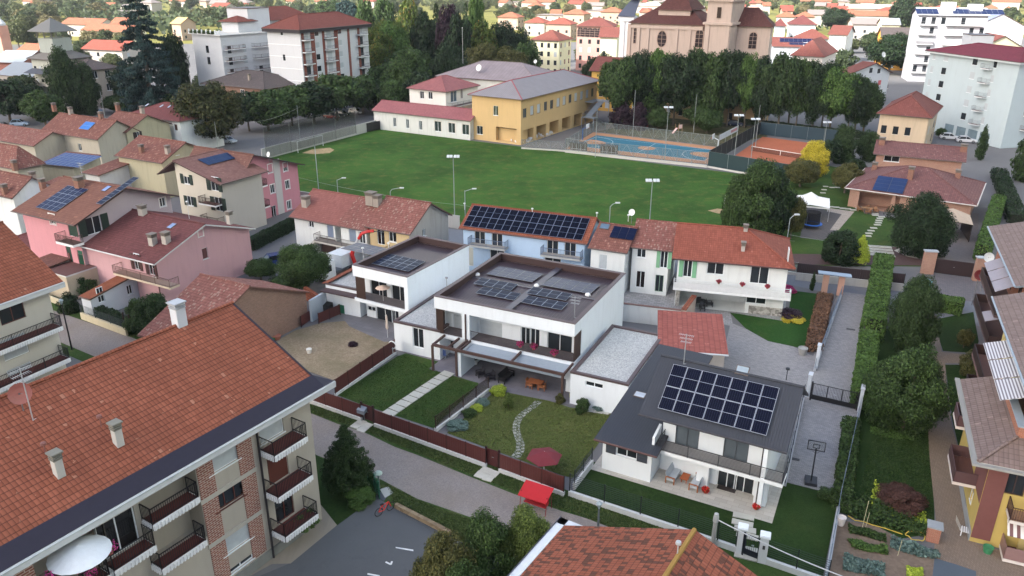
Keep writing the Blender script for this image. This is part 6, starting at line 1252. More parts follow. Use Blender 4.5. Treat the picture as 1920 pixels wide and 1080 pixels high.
m.box(W * .2, 3, 13, W * .7, 9, 18.5); m.obj('tower', plaster((170, 176, 170), .4), lbr.root); m = MB(); m.solid([(-.2 + W * .2 - 1.5, 1.5, 20.5), (W * .7 + 1.5, 1.5, 20.5), (W * .7 + 1.5, 10.5, 20.5), (W * .2 - 1.7, 10.5, 20.5), (W * .45, 6, 24)], [(0, 1, 4), (1, 2, 4), (2, 3, 4), (3, 0, 4)], .2, 0, 0)
for (x, y) in ((W * .2, 3), (W * .7, 3), (W * .7, 9), (W * .2, 9), (W * .45, 3)): m.box(x - .12, y - .12, 18.5, x + .12, y + .12, 20.6)
m.obj('pagoda_roof', plain((112, 112, 110)), lbr.root); lbr.balcony('f', None, None, 2.0, 5.8, u=(1.5, W - 1), slab=(206, 200, 190), rc=(196, 190, 178), rail='solid', h=.9); m = MB(); m.solid([(.6, -2.2, 9.2), (W - .5, -2.2, 9.2), (W - .5, .8, 10.2), (.6, .8, 10.2)], [(0, 1, 2, 3)], .15, 0, 0); m.obj('loggia_roof', plain((70, 74, 86)), lbr.root)
gb_ = house('grey_villa', 'grey stuccoed villa behind the two tall thuja trees', 'villa', (152, 133), (226, 126), 10.5, 13, 'hip', 2.4, plaster((176, 166, 156), .4), T_GREY, .6, [('f', 178, 140, 1.5, 2, {}), ('f', 202, 138, 1.5, 2, {}), ('f', 178, 162, 1.5, 2, {}), ('f', 205, 163, 1.5, 2, {})])
# ---- far houses in the sun
OR = tilem((164, 106, 84), (148, 92, 72), (174, 120, 98), .5, .5, .2, .2, .15); ORD = tilem((150, 84, 72), (136, 74, 64), (160, 96, 84), .5, .5, .2, .2, .15); GRY = plain((132, 124, 122), .9); WHF = plaster((184, 178, 172), .2); PKF = plaster((180, 158, 144), .2)
FAR = [('white gabled villa with orange roof behind the pagoda tower', 112, 46, 186, 47, 7, 14, 'gx', OR, WHF), ('long red roofed house with white sunblinds beside the cedar', 150, 61, 238, 61, 7, 13, 'gx', OR, CRM), ('grey and pink roofed house in front of the long sunblind house', 150, 90, 228, 95, 7, 14, 'gx', ORD, WHF), ('house with blue grey roof at the left edge below the little dome', -20, 116, 42, 118, 8, 16, 'gx', plain((150, 158, 166)), brickm((150, 84, 74), (130, 70, 62), (150, 130, 120))), ('second grey roofed hall at the left edge', -10, 141, 58, 146, 7, 14, 'gx', plain((140, 148, 156)), WHF), ('orange roofed house left of the pagoda villa', 24, 101, 62, 102, 8, 12, 'gx', OR, WHF), ('low orange roofed house under the pagoda villa loggia', 34, 118, 64, 119, 6, 10, 'gx', OR, PKF),
 ('orange villa alone above the dark trees', 931, 32, 972, 33, 8, 14, 'hip', OR, PKF), ('red hipped white house left of the loggia palace', 981, 44, 1022, 43, 8, 14, 'hip', ORD, WHF), ('grey house with dark red hipped roof next to the loggia palace', 1021, 46, 1072, 46, 9, 14, 'hip', ORD, PKF), ('long white flat factory wall', 1004, 29, 1056, 29, 7, 20, 'flat', GRY, WHF), ('orange hipped house behind the factory wall', 1054, 28, 1096, 27, 9, 14, 'hip', OR, PKF), ('long white hall behind the loggia palace', 1096, 20, 1160, 21, 8, 26, 'flat', GRY, WHF), ('orange roofed houses left of the church facade', 1124, 25, 1166, 23, 9, 14, 'hip', OR, PKF),
 ('villa with pale tent roof behind the church crossing', 1198, 9, 1242, 11, 8, 16, 'hip', plain((216, 196, 180)), WHF), ('pale roofed house right of the bell tower', 1390, 18, 1430, 19, 8, 14, 'hip', plain((206, 176, 160)), WHF), ('orange roofed house behind the dormer house, left', 1454, 31, 1492, 32, 9, 14, 'hip', OR, WHF), ('orange roofed house behind the dormer house, right', 1494, 31, 1530, 32, 9, 14, 'hip', OR, WHF), ('grey roofed house left of the round dark tree', 1516, 26, 1556, 28, 8, 18, 'gx', GRY, WHF), ('long pinkish roof right of the round dark tree', 1588, 30, 1686, 31, 9, 18, 'gx', OR, WHF), ('long pale shed roof beyond the town', 1588, 17, 1680, 17, 9, 24, 'gx', plain((196, 172, 158)), WHF), ('dark red hipped house among pale roofs', 1640, 22, 1690, 23, 10, 15, 'hip', ORD, WHF), ('bluish roofed house left of the solar block', 1652, 46, 1690, 47, 11, 12, 'gx', plain((136, 142, 154)), CRM), ('grey long roof behind the ochre house', 1598, 45, 1650, 46, 9, 18, 'gx', GRY, WHF), ('orange house behind the solar block', 1762, 14, 1800, 14, 10, 14, 'hip', OR, PKF), ('small orange pyramid roofed house by the dark right trees', 1672, 9, 1698, 9, 9, 13, 'hip', OR, WHF),
 ('white villa at the top behind the church tower', 1265, 4, 1300, 4, 8, 16, 'gx', OR, WHF), ('far orange house above the parish trees', 1062, 8, 1090, 8, 8, 16, 'gx', ORD, WHF), ('far orange house with white chimneys', 1094, 7, 1122, 7, 8, 16, 'gx', OR, WHF), ('far white row of sheds', 945, 4, 1000, 4, 6, 18, 'flat', GRY, WHF), ('far pinkish house right of the sheds', 1004, 4, 1040, 4, 7, 16, 'gx', OR, WHF), ('far grey quarry building upper left', 180, 10, 234, 11, 8, 30, 'flat', GRY, WHF), ('far long grey hall upper left', 150, 20, 222, 22, 6, 26, 'flat', GRY, plain((150, 152, 156))), ('far roof among trees left of the cedar', 205, 45, 232, 45, 8, 12, 'gx', OR, WHF), ('yellow roofed house seen through the cedar', 318, 44, 338, 45, 9, 12, 'gx', plain((206, 170, 110)), PKF), ('far orange roof behind the slender trees', 588, 3, 612, 3, 8, 16, 'gx', OR, WHF), ('far orange house at the top edge left', 40, 3, 70, 3, 8, 18, 'gx', OR, WHF), ('far pale row at the top edge right', 1500, 3, 1560, 3, 7, 18, 'gx', OR, WHF), ('far white house at the top edge right', 1604, 5, 1640, 5, 9, 16, 'gx', OR, WHF), ('far pale hall at the top edge', 1860, 4, 1915, 4, 9, 18, 'gx', OR, WHF), ('far white cottage above the tennis court trees', 1340 + 70, 6, 1436, 6, 7, 14, 'hip', OR, WHF)]
for (lb, x0, y0, x1, y1, z, D_, rt, rm_, wm_) in FAR:
    h = House('far_house', lb, 'house', (x0, y0), (x1, y1), z, D_, .7, ang=random.choice([-27, -20, -12]), anchor='b', group='sunlit houses beyond the town'); h.roof(rt, 3.2, rm_, near=False)
    if y1 > 17: autowin(h, 2, max(2, int(h.W / 5)), 2, 1.3, 1.6, 1.8, 3.2)
    h.walls(wm_)
dt = root('domed_bell_tower', (*G(12, 100), 0), math.radians(-30), 'small pink church tower with white dome at the left edge', 'church tower'); s_ = zat(*G(12, 100), 30) / 20
m = MB(); m.box(-2.2, -2.2, 0, 2.2, 2.2, 15 * s_); m.box(-2.6, -2.6, 10 * s_, 2.6, 2.6, 10.5 * s_); m.obj('shaft', plaster((200, 150, 132), .3), dt); m = MB(); m.lathe([(2.4, 15 * s_), (2.5, 16 * s_), (1.6, 17.5 * s_), (.8, 18.5 * s_), (.8, 19.5 * s_), (0, 21 * s_)], n=10); m.obj('dome', plain((196, 200, 204)), dt); m = MB(); m.box(-.6, -2.25, 11 * s_, .6, -2.1, 14 * s_); m.obj('window', glass((60, 44, 40)), dt)
# ================= TREES
A = tree
A('cone', 290, 214, -46, 200, L_CEDAR, 'huge dark blue green cedar left of the white apartment blocks', det=3, name='cedar', seed=1)
A('round', 338, 205, 62, 60, L_DARK, 'dark tree squeezed between the cedar and the white terrace block', det=1); A('round', 250, 205, 120, 70, L_DARK, 'dark lower tree at the foot of the cedar, left side', det=1); A('bush', 322, 214, 176, 40, L_MID, 'light green shrub under the cedar by the street', det=1, name='shrub', cat='shrub')
A('dense', 133, 216, 84, 66, L_CYP, 'left one of two tall thuja trees in front of the grey villa', det=2, name='thuja'); A('dense', 168, 214, 112, 56, L_CYP, 'right one of two tall thuja trees in front of the grey villa', det=2, name='thuja')
for i, (x, y, t, w_) in enumerate(((22, 232, 148, 90), (62, 222, 160, 60), (88, 238, 168, 66), (220, 212, 178, 46), (245, 214, 182, 40))): A('round', x, y, t, w_, L_DARK if i < 2 else L_MID, 'dark green tree by the street in the upper left', 'trees by the street upper left', det=1)
for x, y in ((205, 182), (188, 184)): 
    X, Y = G(x, y); r_ = root('palm', (X, Y, 0), 0, 'slender palm before the grey villa wall', 'palm', 'palms by the grey villa'); MB().tube((0, 0, 0), (.2, 0, 7.5), .22, .16, 7).obj('trunk', plain(BARK), r_); m = MB()
    for k in range(22):
        a = k * .9; L = 1.7; e = .9 - .07 * k; p0 = Vector((.2, 0, 7.6)); p1 = p0 + Vector((L * .6 * math.cos(a), L * .6 * math.sin(a), e)); p2 = p0 + Vector((L * math.cos(a), L * math.sin(a), e - .7)); s_ = Vector((-math.sin(a), math.cos(a), 0)) * .16; m.face([p0 - s_ * .3, p1 - s_, p1 + s_, p0 + s_ * .3]); m.face([p1 - s_, p2 - s_ * .5, p2 + s_ * .5, p1 + s_])
    m.obj('crown', L_MID, r_)
A('round', 400, 276, 155, 126, leafm((34, 42, 24), (78, 84, 48), (104, 92, 52), .1), 'big round tree with tawny leaves beside the maroon roofed house', det=2, seed=2)
for i, (x, y, t, w_) in enumerate(((468, 246, 172, 64), (505, 246, 168, 70), (548, 236, 162, 70), (590, 232, 152, 72), (632, 226, 138, 84), (680, 214, 140, 66), (700, 205, 150, 40))): A('round' if i % 2 else 'plane', x, y, t, w_ * 1.25, L_MID if i % 3 else L_DARK, 'green street tree in the row below the white apartment blocks', 'street trees below the white blocks', det=1)
WOOD = [(712, 170, 52, 80, L_BEECH, 'tallwood'), (735, 150, 38, 95, L_BEECH, 'tallwood'), (740, 165, 40, 80, L_HEDGE, 'round'), (770, 185, 92, 100, L_MID, 'round'), (725, 195, 118, 70, L_MID, 'round'), (770, 205, 92, 90, L_MID, 'round'), (800, 160, 20, 66, L_DARK, 'tallwood'), (822, 150, -5, 60, L_CYP, 'cone'), (845, 165, 10, 70, L_PURP, 'tallwood'), (862, 175, 20, 70, L_DARK, 'tallwood'), (845, 200, 80, 80, L_DARK, 'round'), (895, 150, -12, 60, L_HEDGE, 'tallwood'), (905, 165, 40, 70, L_BEECH, 'tallwood'), (940, 160, 42, 80, L_DARK, 'round'), (965, 158, 55, 76, L_DARK, 'round'), (905, 185, 80, 86, L_OLIVE, 'round'), (955, 185, 88, 80, L_OLIVE, 'round'), (985, 175, 80, 60, L_MID, 'round'), (770, 130, -5, 60, L_BEECH, 'tallwood'), (725, 110, -8, 60, L_MID, 'tallwood'), (690, 120, -2, 60, L_MID, 'round'), (660, 90, 0, 70, L_CEDAR, 'round'), (875, 130, -5, 50, L_CYP, 'cone'), (620, 40, 0, 60, L_MID, 'round'), (740, 215, 150, 70, L_MID, 'round'), (790, 215, 130, 60, L_DARK, 'round')]
for x, y, t, w_, mt_m, kd in WOOD: A(kd, x, y, t, w_, mt_m, 'tall tree in the dark grove behind the school', 'trees of the grove behind the school', det=2 if w_ > 75 else 1)
PL = [(1110, 195, 112, 36), (1130, 195, 98, 50), (1160, 235, 105, 66), (1195, 232, 96, 66), (1228, 232, 92, 66), (1262, 236, 96, 66), (1296, 236, 90, 66), (1330, 238, 98, 62), (1362, 238, 94, 66), (1395, 240, 104, 60), (1425, 242, 100, 62), (1458, 246, 98, 66), (1490, 246, 112, 64), (1522, 248, 118, 66), (1555, 250, 122, 66), (1588, 252, 138, 50), (1618, 250, 148, 44), (1478, 236, 112, 60), (1540, 240, 120, 60), (1602, 246, 142, 40)]
for i, (x, y, t, w_) in enumerate(PL): A(('plane', 'round', 'plane')[i % 3], x, y, t + (i * 7) % 9 - 4, w_ * (1.15 + .12 * (i % 3)), (L_DARK, L_CYP, L_MID, L_DARK, L_HEDGE)[i % 5], 'tall dark plane tree in the long row before the church', 'plane trees before the church', det=2, name='plane_tree')
A('round', 1205, 214, 168, 46, L_LIME, 'yellowing tree under the plane row beside the fire escape', det=1); A('round', 1232, 243, 202, 44, L_MID, 'bright green round tree behind the basketball court', det=2); A('round', 1308, 240, 195, 50, L_MID, 'green round tree behind the court, left of the pair', det=1); A('round', 1325, 250, 203, 56, L_MID, 'green round tree behind the court, nearest the banner', det=2)
A('bush', 1165, 240, 190, 40, L_PURP, 'dark purple shrub beside the fire escape', det=1, name='purple_tree'); A('bush', 1197, 242, 192, 38, L_PURP, 'dark purple tree between the fire escape and the green round tree', det=1, name='purple_tree')
A('round', 1566, 62, 14, 62, L_DARK, 'round dark tree among the roofs right of the church', det=2); A('round', 1665, 140, 62, 92, L_DARK, 'broad dark tree between the ochre house and the white gabled house', det=2); A('round', 1700, 132, 90, 50, L_DARK, 'dark tree below the solar block', det=1); A('round', 1690, 60, -8, 70, L_DARK, 'tall dark tree left of the solar block', det=1)
A('dense', 1414, 450, 300, 112, L_MID, 'big dense green tree beside the white gazebo, nearest the pitch', det=3, name='hornbeam', seed=2); A('dense', 1448, 424, 330, 66, L_MID, 'second dense tree behind the big one beside the gazebo', det=2); A('round', 1482, 448, 368, 46, L_OLIVE, 'dark olive shrub tree left of the gazebo', det=2)
A('round', 1500, 350, 300, 66, L_OLIVE, 'reddish green tree below the golden tree', det=2); A('dense', 1523, 330, 262, 50, L_YEL, 'golden yellow tree at the tennis court corner', det=2, name='golden_tree'); A('dense', 1578, 305, 232, 48, L_CYP, 'tall dark conifer right of the golden tree', det=2, name='conifer'); A('dense', 1625, 300, 244, 44, L_CYP, 'tall dark conifer left of the peach villa', det=2, name='conifer'); A('round', 1552, 312, 262, 40, L_DARK, 'dark shrub between the golden tree and the conifer', det=1); A('round', 1583, 362, 305, 52, L_OLIVE, 'rusty leaved tree by the villa lawn', det=2); A('round', 1600, 330, 296, 36, L_DARK, 'dark bush in front of the brick villa roof', det=1)
A('dense', 1718, 480, 358, 108, L_DARK, 'broad dark evergreen between the villa and the drive', det=3, name='evergreen', seed=3); A('dense', 1572, 492, 432, 66, L_DARK, 'dark clipped shrub left of the small golden conifer', det=2, name='shrub', cat='shrub'); A('spruce', 1610, 497, 440, 32, L_LIME, 'small golden conifer behind the dark fence', det=2, name='golden_conifer'); A('column', 1836, 300, 232, 22, L_CYP, 'narrow dark conifer beside the parked white cars', det=1, name='conifer'); A('dense', 1925, 340, 245, 60, L_CYP, 'dark evergreen at the right edge beyond the green gate', det=1); A('round', 1762, 258, 240, 18, L_MID, 'little shrub by the white cars', det=0)
A('dense', 1702, 662, 510, 88, L_CYP, 'tall egg shaped magnolia between the hedge and the path', det=3, name='magnolia', seed=1); A('dense', 1692, 806, 648, 128, L_MID, 'big loose laurel tree over the garden lawn', det=3, name='laurel', seed=3); A('dense', 1646, 770, 672, 62, L_MID, 'smaller bushy tree left of the big laurel', det=2); A('bush', 1775, 640, 592, 34, L_OLIVE, 'thin shrub on the small lawn by the terrace', det=1, name='shrub', cat='shrub') if 0 else None
A('round', 1806, 652, 618, 26, L_OLIVE, 'small thin shrub on the lawn square', det=1, name='shrub', cat='shrub'); A('bush', 1822, 702, 655, 44, L_OLIVE, 'olive shrub in front of the white dish', det=2, name='shrub', cat='shrub')
A('dense', 1378, 448, 322, 60, L_MID, 'left shoulder of the dense tree clump at the end of the pitch', det=2, name='hornbeam'); A('dense', 1446, 452, 316, 62, L_DARK, 'right shoulder of the dense tree clump beside the gazebo', det=2, name='hornbeam')
for i, (x, y) in enumerate(((1595, 618), (1488, 861))): o = MB().box(-.45, -.15, 0, .45, .15, .045).obj('drain_cover', plain((50, 52, 56), .6)); o.location = (*G(x, y), .02); o.rotation_euler = (0, 0, -.4); tag(o, ('dark drain grate in the cobbled driveway', 'dark drain grate in the cobbled yard by the dark house')[i], 'drain cover')
hedge((1652, 512), (1632, 640), 2.6, 2.2, L_HEDGE, 'tall clipped green hedge along the cobbled driveway', 14000, .14); hedge((1625, 655), (1612, 768), 2.2, 1.6, L_HEDGE, 'looser green hedge beside the sliding gate', 8000, .13)
hedge((1733, 575), (1800, 588), 1.6, 1.8, L_HEDGE, 'rounded hedge by the small garden gate', 5000, .12); hedge((1868, 392), (1838, 490), 2.4, 1.8, L_HEDGE, 'long green hedge beside the tan carport', 8000, .15)
hedge((1545, 566), (1524, 660), 1.1, 1.5, L_BRONZE, 'bronze pink hydrangea border along the driveway rail', 7000, .12, name='flower_border'); hedge((1595, 800), (1576, 960), .9, 1.2, L_MID, 'ivy and shrubs along the blue grey rail', 7000, .11, name='ivy_border')
hedge((1870, 330), (1905, 420), 1.6, 2.5, L_DARK, 'dark hedge at the right edge behind the brick pillar', 5000, .15); hedge((470, 470), (552, 428), 1.7, 1.2, L_DARK, 'dark hedge along the court drive by the pink apartment house', 6000, .12); hedge((1385, 232), (1640, 262), 1.5, 1.0, L_DARK, 'low dark hedge at the foot of the plane trees', 5000, .18)
A('spruce', 655, 918, 798, 92, L_CYP, 'dark bushy conifer at the corner of the apartment block', det=3, name='cypress', seed=2); bush(676, 942, 46, 1.3, L_HEDGE, 'bright green shrub beside the dark conifer', det=2)
for i, (x, y, w_, h_) in enumerate(((838, 1150, 120, 6.3), (912, 1120, 108, 6.4), (985, 1090, 104, 5.9), (870, 1190, 110, 5.5))): X, Y = G(x, y); tree_at('dense', X, Y, h_ * (1.0), w_ * mpp(x, y, 3), (L_OLIVE, L_MID, L_LIGHT, L_MID)[i], ('leafy birch at the car park edge, leftmost of the three', 'leafy birch in the middle of the three at the car park', 'leafy birch nearest the red bench, yellowish leaves', 'low birch at the bottom edge of the photo')[i], None, 'birch', 'tree', 3, seed=i % 3 + 1)
A('round', 573, 545, 458, 92, L_MID, 'dense dark tree left of the crane truck', det=3, seed=3); A('round', 490, 525, 487, 50, L_MID, 'round bush beside the blue car', det=2); bush(540, 535, 60, 1.4, L_MID, 'loose bushes before the dark tree', det=1)
A('bush', 292, 620, 545, 74, L_CYP, 'dark feathery shrub beside the pink house', det=2, name='shrub', cat='shrub'); A('bush', 262, 622, 562, 46, L_MID, 'green shrub right of the small white shed', det=2, name='shrub', cat='shrub'); A('bush', 166, 555, 516, 36, L_CYP, 'grey green shrub behind the white shed', det=1, name='shrub', cat='shrub'); A('bush', 132, 585, 548, 34, L_DARK, 'dark shrub beside the shed by the lane', det=1, name='shrub', cat='shrub'); hedge((178, 590), (236, 618), 1.4, 1.0, L_DARK, 'dark shrubs behind the white garden wall', 4000, .1)
A('bush', 35, 425, 385, 60, L_MID, 'green shrub between the white and the pink house, left edge', det=1, name='shrub', cat='shrub'); A('column', 1522, 545, 508, 10, L_CYP, 'thin little cypress by the tiled gateway', det=1, name='cypress'); bush(1480, 592, 44, .8, L_PURP, 'dark purple shrub at the villa corner', det=1); bush(1487, 600, 38, .45, L_YEL, 'low yellow shrub at the villa corner', det=1); bush(1468, 545, 40, .8, leafm((150, 30, 90), (210, 60, 130)), 'magenta flowering bush right of the white villa', det=1)
bush(1690, 945, 72, 1.6, leafm((64, 46, 42), (108, 76, 68)), 'round reddish brown maple in the garden lawn', name='maple', det=2); bush(1552, 935, 34, 1.0, L_MID, 'small green shrub at the lawn corner by the rail', det=1)
patch('ground_cover', [(1640, 900), (1690, 968), (1735, 960), (1738, 985), (1690, 990), (1630, 950)], L_LIME, 1400, .09, .25, 'yellow green ground cover under the maple'); patch('ground_cover', [(1580, 930), (1640, 940), (1740, 990), (1738, 1010), (1640, 985), (1575, 965)], L_MID, 3000, .12, .6, 'dark leafy border between lawn and vegetable garden')
patch('ground_cover', [(1632, 800), (1700, 812), (1710, 826), (1660, 822), (1630, 812)], L_HEDGE, 900, .08, .2, 'yellowish low plants under the laurel')
for i, (q, mt_m, lb) in enumerate((([(1590, 985), (1658, 1005), (1662, 1018), (1592, 1000)], L_MID, 'top left row of leafy vegetables'), ([(1588, 1012), (1662, 1030), (1665, 1042), (1600, 1030)], L_HEDGE, 'second row of leafy vegetables with pale stalks'), ([(1582, 1042), (1658, 1060), (1660, 1085), (1580, 1070)], L_BLUEG, 'bluish cabbage row at the bottom left of the plot'), ([(1670, 1010), (1758, 1035), (1762, 1050), (1720, 1045), (1668, 1028)], L_BLUEG, 'long bluish cabbage row by the brick pillar'), ([(1700, 1065), (1730, 1070), (1728, 1090), (1700, 1090)], L_LIME, 'small yellow green plants on the bare soil'))): patch('vegetable_row', q, mt_m, 1500, .1, .45, lb, cat='vegetables', seed=i + 2)
fl = [(1195, 1), (1562, 1)]
def flowers(X, Y, z, r, c, label, n=260, s=.06, group=None, green=True):
    q = np.random.default_rng(int(abs(X * 100)) % 999); d = q.normal(0, 1, (n, 3)); d /= np.linalg.norm(d, axis=1)[:, None]; P = d * r * q.uniform(.5, 1, (n, 1)); P[:, 2] *= .7
    rt_ = root('flower_pot', (X, Y, z), 0, label, 'flowers', group); me = leafmesh('blossom', P, d, s, 2); me.materials.append(leafm(c, tuple(min(255, int(v * 1.35)) for v in c))); child('blossom', me, rt_)
    if green: me = leafmesh('foliage', P * .85, d, s * 1.1, 3); me.materials.append(L_MID); child('foliage', me, rt_)
    MB().lathe([(r * .35, -r * .9), (r * .5, -r * .2), (r * .4, -r * .2)], n=8).obj('pot', plain((150, 96, 76)), rt_); return rt_
for i, (x, y) in enumerate(((976, 644), (1002, 648), (1040, 660))): u, z = h2.wh('f', x, y, 1.9); X, Y = h2.world(u, -.08); flowers(X, Y, z, .42, (160, 40, 100), ('crimson hanging flowers, left on the modern balcony', 'magenta hanging flowers, middle of the modern balcony', 'magenta hanging flowers, right on the modern balcony')[i], group=None)
for i, (x, y) in enumerate(((1348, 527), (1392, 532), (1439, 536))): u, z = w3.wh('f', x, y, 1.55); p = w3.wp('f', u, z, 1.62); X, Y = w3.world(p[0], p[1]); flowers(X, Y, z, .34, (150, 34, 70), ('crimson flowers on the long white balcony, left', 'crimson flowers on the long white balcony, middle', 'pale pink flowers on the long white balcony, right')[i])
for x, y, lb in ((1322, 924, 'red flowers at the foot of the left terrace pillar'), (1418, 955, 'red flowers at the foot of the right terrace pillar')): X, Y = G(x, y); flowers(X, Y, .3, .34, (200, 30, 40), lb)
X, Y = rb.world(6.2, -1.0); flowers(X, Y, 1.5, .7, (200, 90, 170), 'pink bougainvillea on the striped balcony, right edge', 500)
for x, y, d in ((203, 1025, .9), (100, 1078, .9), (165, 1075, .9)): u, z = ap.wh('f', x, y, d); p = ap.wp('f', u, z, d); X, Y = ap.world(p[0], p[1]); flowers(X, Y, z, .5, (190, 70, 140), 'pink balcony flowers beside the big white umbrella', 240, group='balcony flowers by the umbrella')
for x, y, w_, h_, mt_m, lb in ((905, 757, 22, .5, L_BLUEG, 'pale grey plant against the mesh fence, upper'), (893, 768, 22, .5, L_LIME, 'small yellow flowering plant by the mesh fence'), (880, 778, 24, .6, L_MID, 'dark green plant by the mesh fence'), (858, 800, 36, .5, L_BLUEG, 'silvery bush at the lower end of the mesh fence'), (934, 738, 26, .9, L_LIME, 'bright green shrub at the white pier'), (1080, 748, 20, 1.1, L_YEL, 'yellow green shrub beside the pergola post'), (1092, 772, 24, 1.5, L_MID, 'small tree shaped shrub by the gravel bed'), (1108, 752, 18, .9, L_MID, 'shrub against the white wing wall'), (1122, 768, 20, .5, L_BLUEG, 'blue grey cushion plant on the white gravel'), (1050, 755, 16, 1.0, L_OLIVE, 'reddish shrub at the foot of the pergola post'), (953, 766, 16, 1.6, L_LIGHT, 'thin young tree in the yellowish lawn'), (1178, 597, 14, .5, L_MID, 'small yucca above the white coping wall'), (1272, 592, 22, .5, L_LIME, 'yellow green bush at the wall end by the orange tiles'), (662, 648, 16, .5, L_PURP, 'dark mound on the patio edge')): bush(x, y, w_, h_, mt_m, lb, det=1)
sheet('gravel_bed', [(1085, 762), (1100, 748), (1165, 762), (1140, 778), (1100, 772)], gravelm((206, 206, 200), (170, 170, 166), 9, .1), 8)
for q, mt_m, n, lb in (([(575, 772), (633, 791), (684, 809), (889, 893), (1052, 955), (1177, 1000), (1345, 1014), (1060, 922), (700, 796), (590, 755)], leafm((56, 76, 38), (92, 106, 58)), 16000, 'rough grass on the verge below the brown fence'), ([(722, 905), (782, 937), (849, 962), (960, 1000), (960, 1055), (842, 1000), (742, 950)], leafm((56, 76, 38), (92, 106, 58)), 9000, 'rough grass between lane and car park'), ([(838, 812), (930, 734), (1015, 749), (1068, 766), (1150, 778), (1116, 838), (1072, 896), (1056, 890)], leafm((84, 92, 52), (112, 118, 70)), 12000, 'yellowish grass of the lawn with the winding path'), ([(637, 740), (745, 670), (763, 664), (805, 690), (893, 722), (813, 800), (674, 756)], leafm((52, 74, 36), (74, 94, 46)), 9000, 'grass of the lawn between the brown fences'), ([(1640, 810), (1740, 800), (1750, 985), (1700, 1000), (1600, 960)], leafm((46, 66, 32), (66, 86, 42)), 7000, 'grass of the right hand garden')): patch('grass', q, mt_m, n, .07, .05, lb, cat='grass', seed=n % 97)
# ---- trees of the sunny distance, each placed on the ground
rr = random.Random(11); FK = [('round', L_FAR), ('round', L_FAR2), ('tallwood', L_FAR2), ('round', L_FAR3), ('tallwood', L_FAR)]
def far(n, x0, x1, y0, y1, lo=7, hi=14, lb='sunlit tree beyond the town', gp='sunlit trees beyond the town'):
    for _ in range(n):
        x, y = rr.uniform(x0, x1), rr.uniform(y0, y1); X, Y = G(x, y); hh = rr.uniform(lo, hi); kd, m_ = rr.choice(FK); tree_at(kd, X, Y, hh, hh * rr.uniform(.7, 1.05), m_, lb, gp, 'tree', 'tree', 0)
far(34, 0, 110, 22, 92, 8, 15); far(26, 60, 240, 6, 40, 8, 14); far(14, 110, 250, 70, 110, 6, 10); far(20, 330, 520, 8, 50, 8, 14); far(20, 480, 720, 4, 40, 8, 15); far(40, 930, 1180, 6, 42, 6, 12); far(22, 1180, 1420, 4, 30, 7, 12); far(36, 1400, 1660, 8, 46, 6, 12); far(26, 1680, 1920, 5, 40, 7, 13); far(16, 720, 960, 2, 40, 9, 15)
for (x0, x1, y0, y1, n) in ((985, 1110, 100, 128, 9), (1440, 1580, 118, 150, 8), (100, 240, 118, 135, 7), (1100, 1180, 70, 95, 4), (1590, 1720, 88, 118, 6), (560, 700, 175, 200, 6), (360, 480, 172, 190, 6), (30, 60, 178, 200, 3)): far(n, x0, x1, y0, y1, 6, 10, 'dark tree between the town houses', 'trees between the town houses')
for i in range(54):
    x, y = (rr.uniform(925, 1900), rr.uniform(3, 26)) if i < 42 else (rr.uniform(0, 700), rr.uniform(2, 14)); wd = rr.uniform(12, 34); h = House('far_house', 'tiny sunlit house in the farthest rows of the town', 'house', (x, y), (x + wd, y + rr.uniform(-.3, .6)), rr.uniform(6, 10), rr.uniform(10, 16), .7, group='tiniest houses along the top edge', ang=rr.choice([-27, -18, -10]), anchor='b'); h.roof(rr.choice(['gx', 'hip']), 3.0, rr.choice([OR, ORD, OR, GRY]), near=False); h.walls(rr.choice([WHF, PKF, WHF]))
P_ = []
def band(x0, x1, Ya, Yb, n, hgt, mat, label, sz, seed):
    q = np.random.default_rng(seed); X = q.uniform(x0, x1, n); Y = q.uniform(Ya, Yb, n); k = np.sin(X * .045 + seed) + np.sin(Y * .03 + X * .017) + q.normal(0, .3, n); s_ = k > -.25; X, Y, k = X[s_], Y[s_], k[s_]; Z = q.uniform(.1, 1, len(X)) ** .6 * hgt * (.6 + .25 * np.clip(k, 0, 2)); N = np.c_[q.normal(0, .4, len(X)), -np.ones(len(X)) * .4, np.ones(len(X)) * .6]
    me = leafmesh('woodland', np.c_[X, Y, Z], N, sz, seed); me.materials.append(mat); o = bpy.data.objects.new('woodland', me); C.objects.link(o); o['kind'] = 'stuff'; o['label'] = label; o['category'] = 'woodland'
band(-760, 900, 900, 1500, 36000, 9, L_FAR, 'continuous sunlit wood along the far edge of the view', 3.0, 3); band(-560, -150, 480, 780, 9000, 11, L_FAR2, 'belt of woods beyond the pagoda villa', 2.0, 5); band(1, 560, 520, 720, 5000, 6, L_FAR2, 'loose greenery between the far houses', 1.6, 8)
# ================= FENCES AND WALLS OF THE MIDDLE DISTANCE
CONC = plaster((178, 178, 176), .6)
lwall((492, 300), (706, 243), 2.3, .2, pavem((176, 176, 174), (162, 162, 160), (130, 130, 128), 2.0, 9, 35, .05) if 0 else CONC, 'long pale concrete wall at the far left of the pitch', cap=plain((170, 170, 168)))
lwall((556, 379), (862, 429), 2.0, .2, CONC, 'concrete wall between the pitch and the old row house', cap=plain((176, 176, 172)))
fence((500, 296), (668, 250), 6.0, 'tall dark net behind the left goal', 'net', (34, 46, 40), 2.3, 8, (90, 96, 94), name='ball_net', alpha=.22)
fence((668, 252), (713, 243), 2.2, 'black sheeted corner fence beside the school wing', 'panel', (34, 34, 36), 0, 3, (60, 60, 60))
fence((1494, 511), (1694, 532), 1.3, 'long dark fence on a concrete base along the street before the villa', 'panel', (52, 42, 46), 1.0, 2.4, (50, 40, 42), base=CONC)
fence((1160, 463), (1494, 511), 1.4, 'green wire fence behind the row houses', 'net', (60, 90, 70), 0.4, 3, (150, 156, 158), base=CONC, alpha=.3)
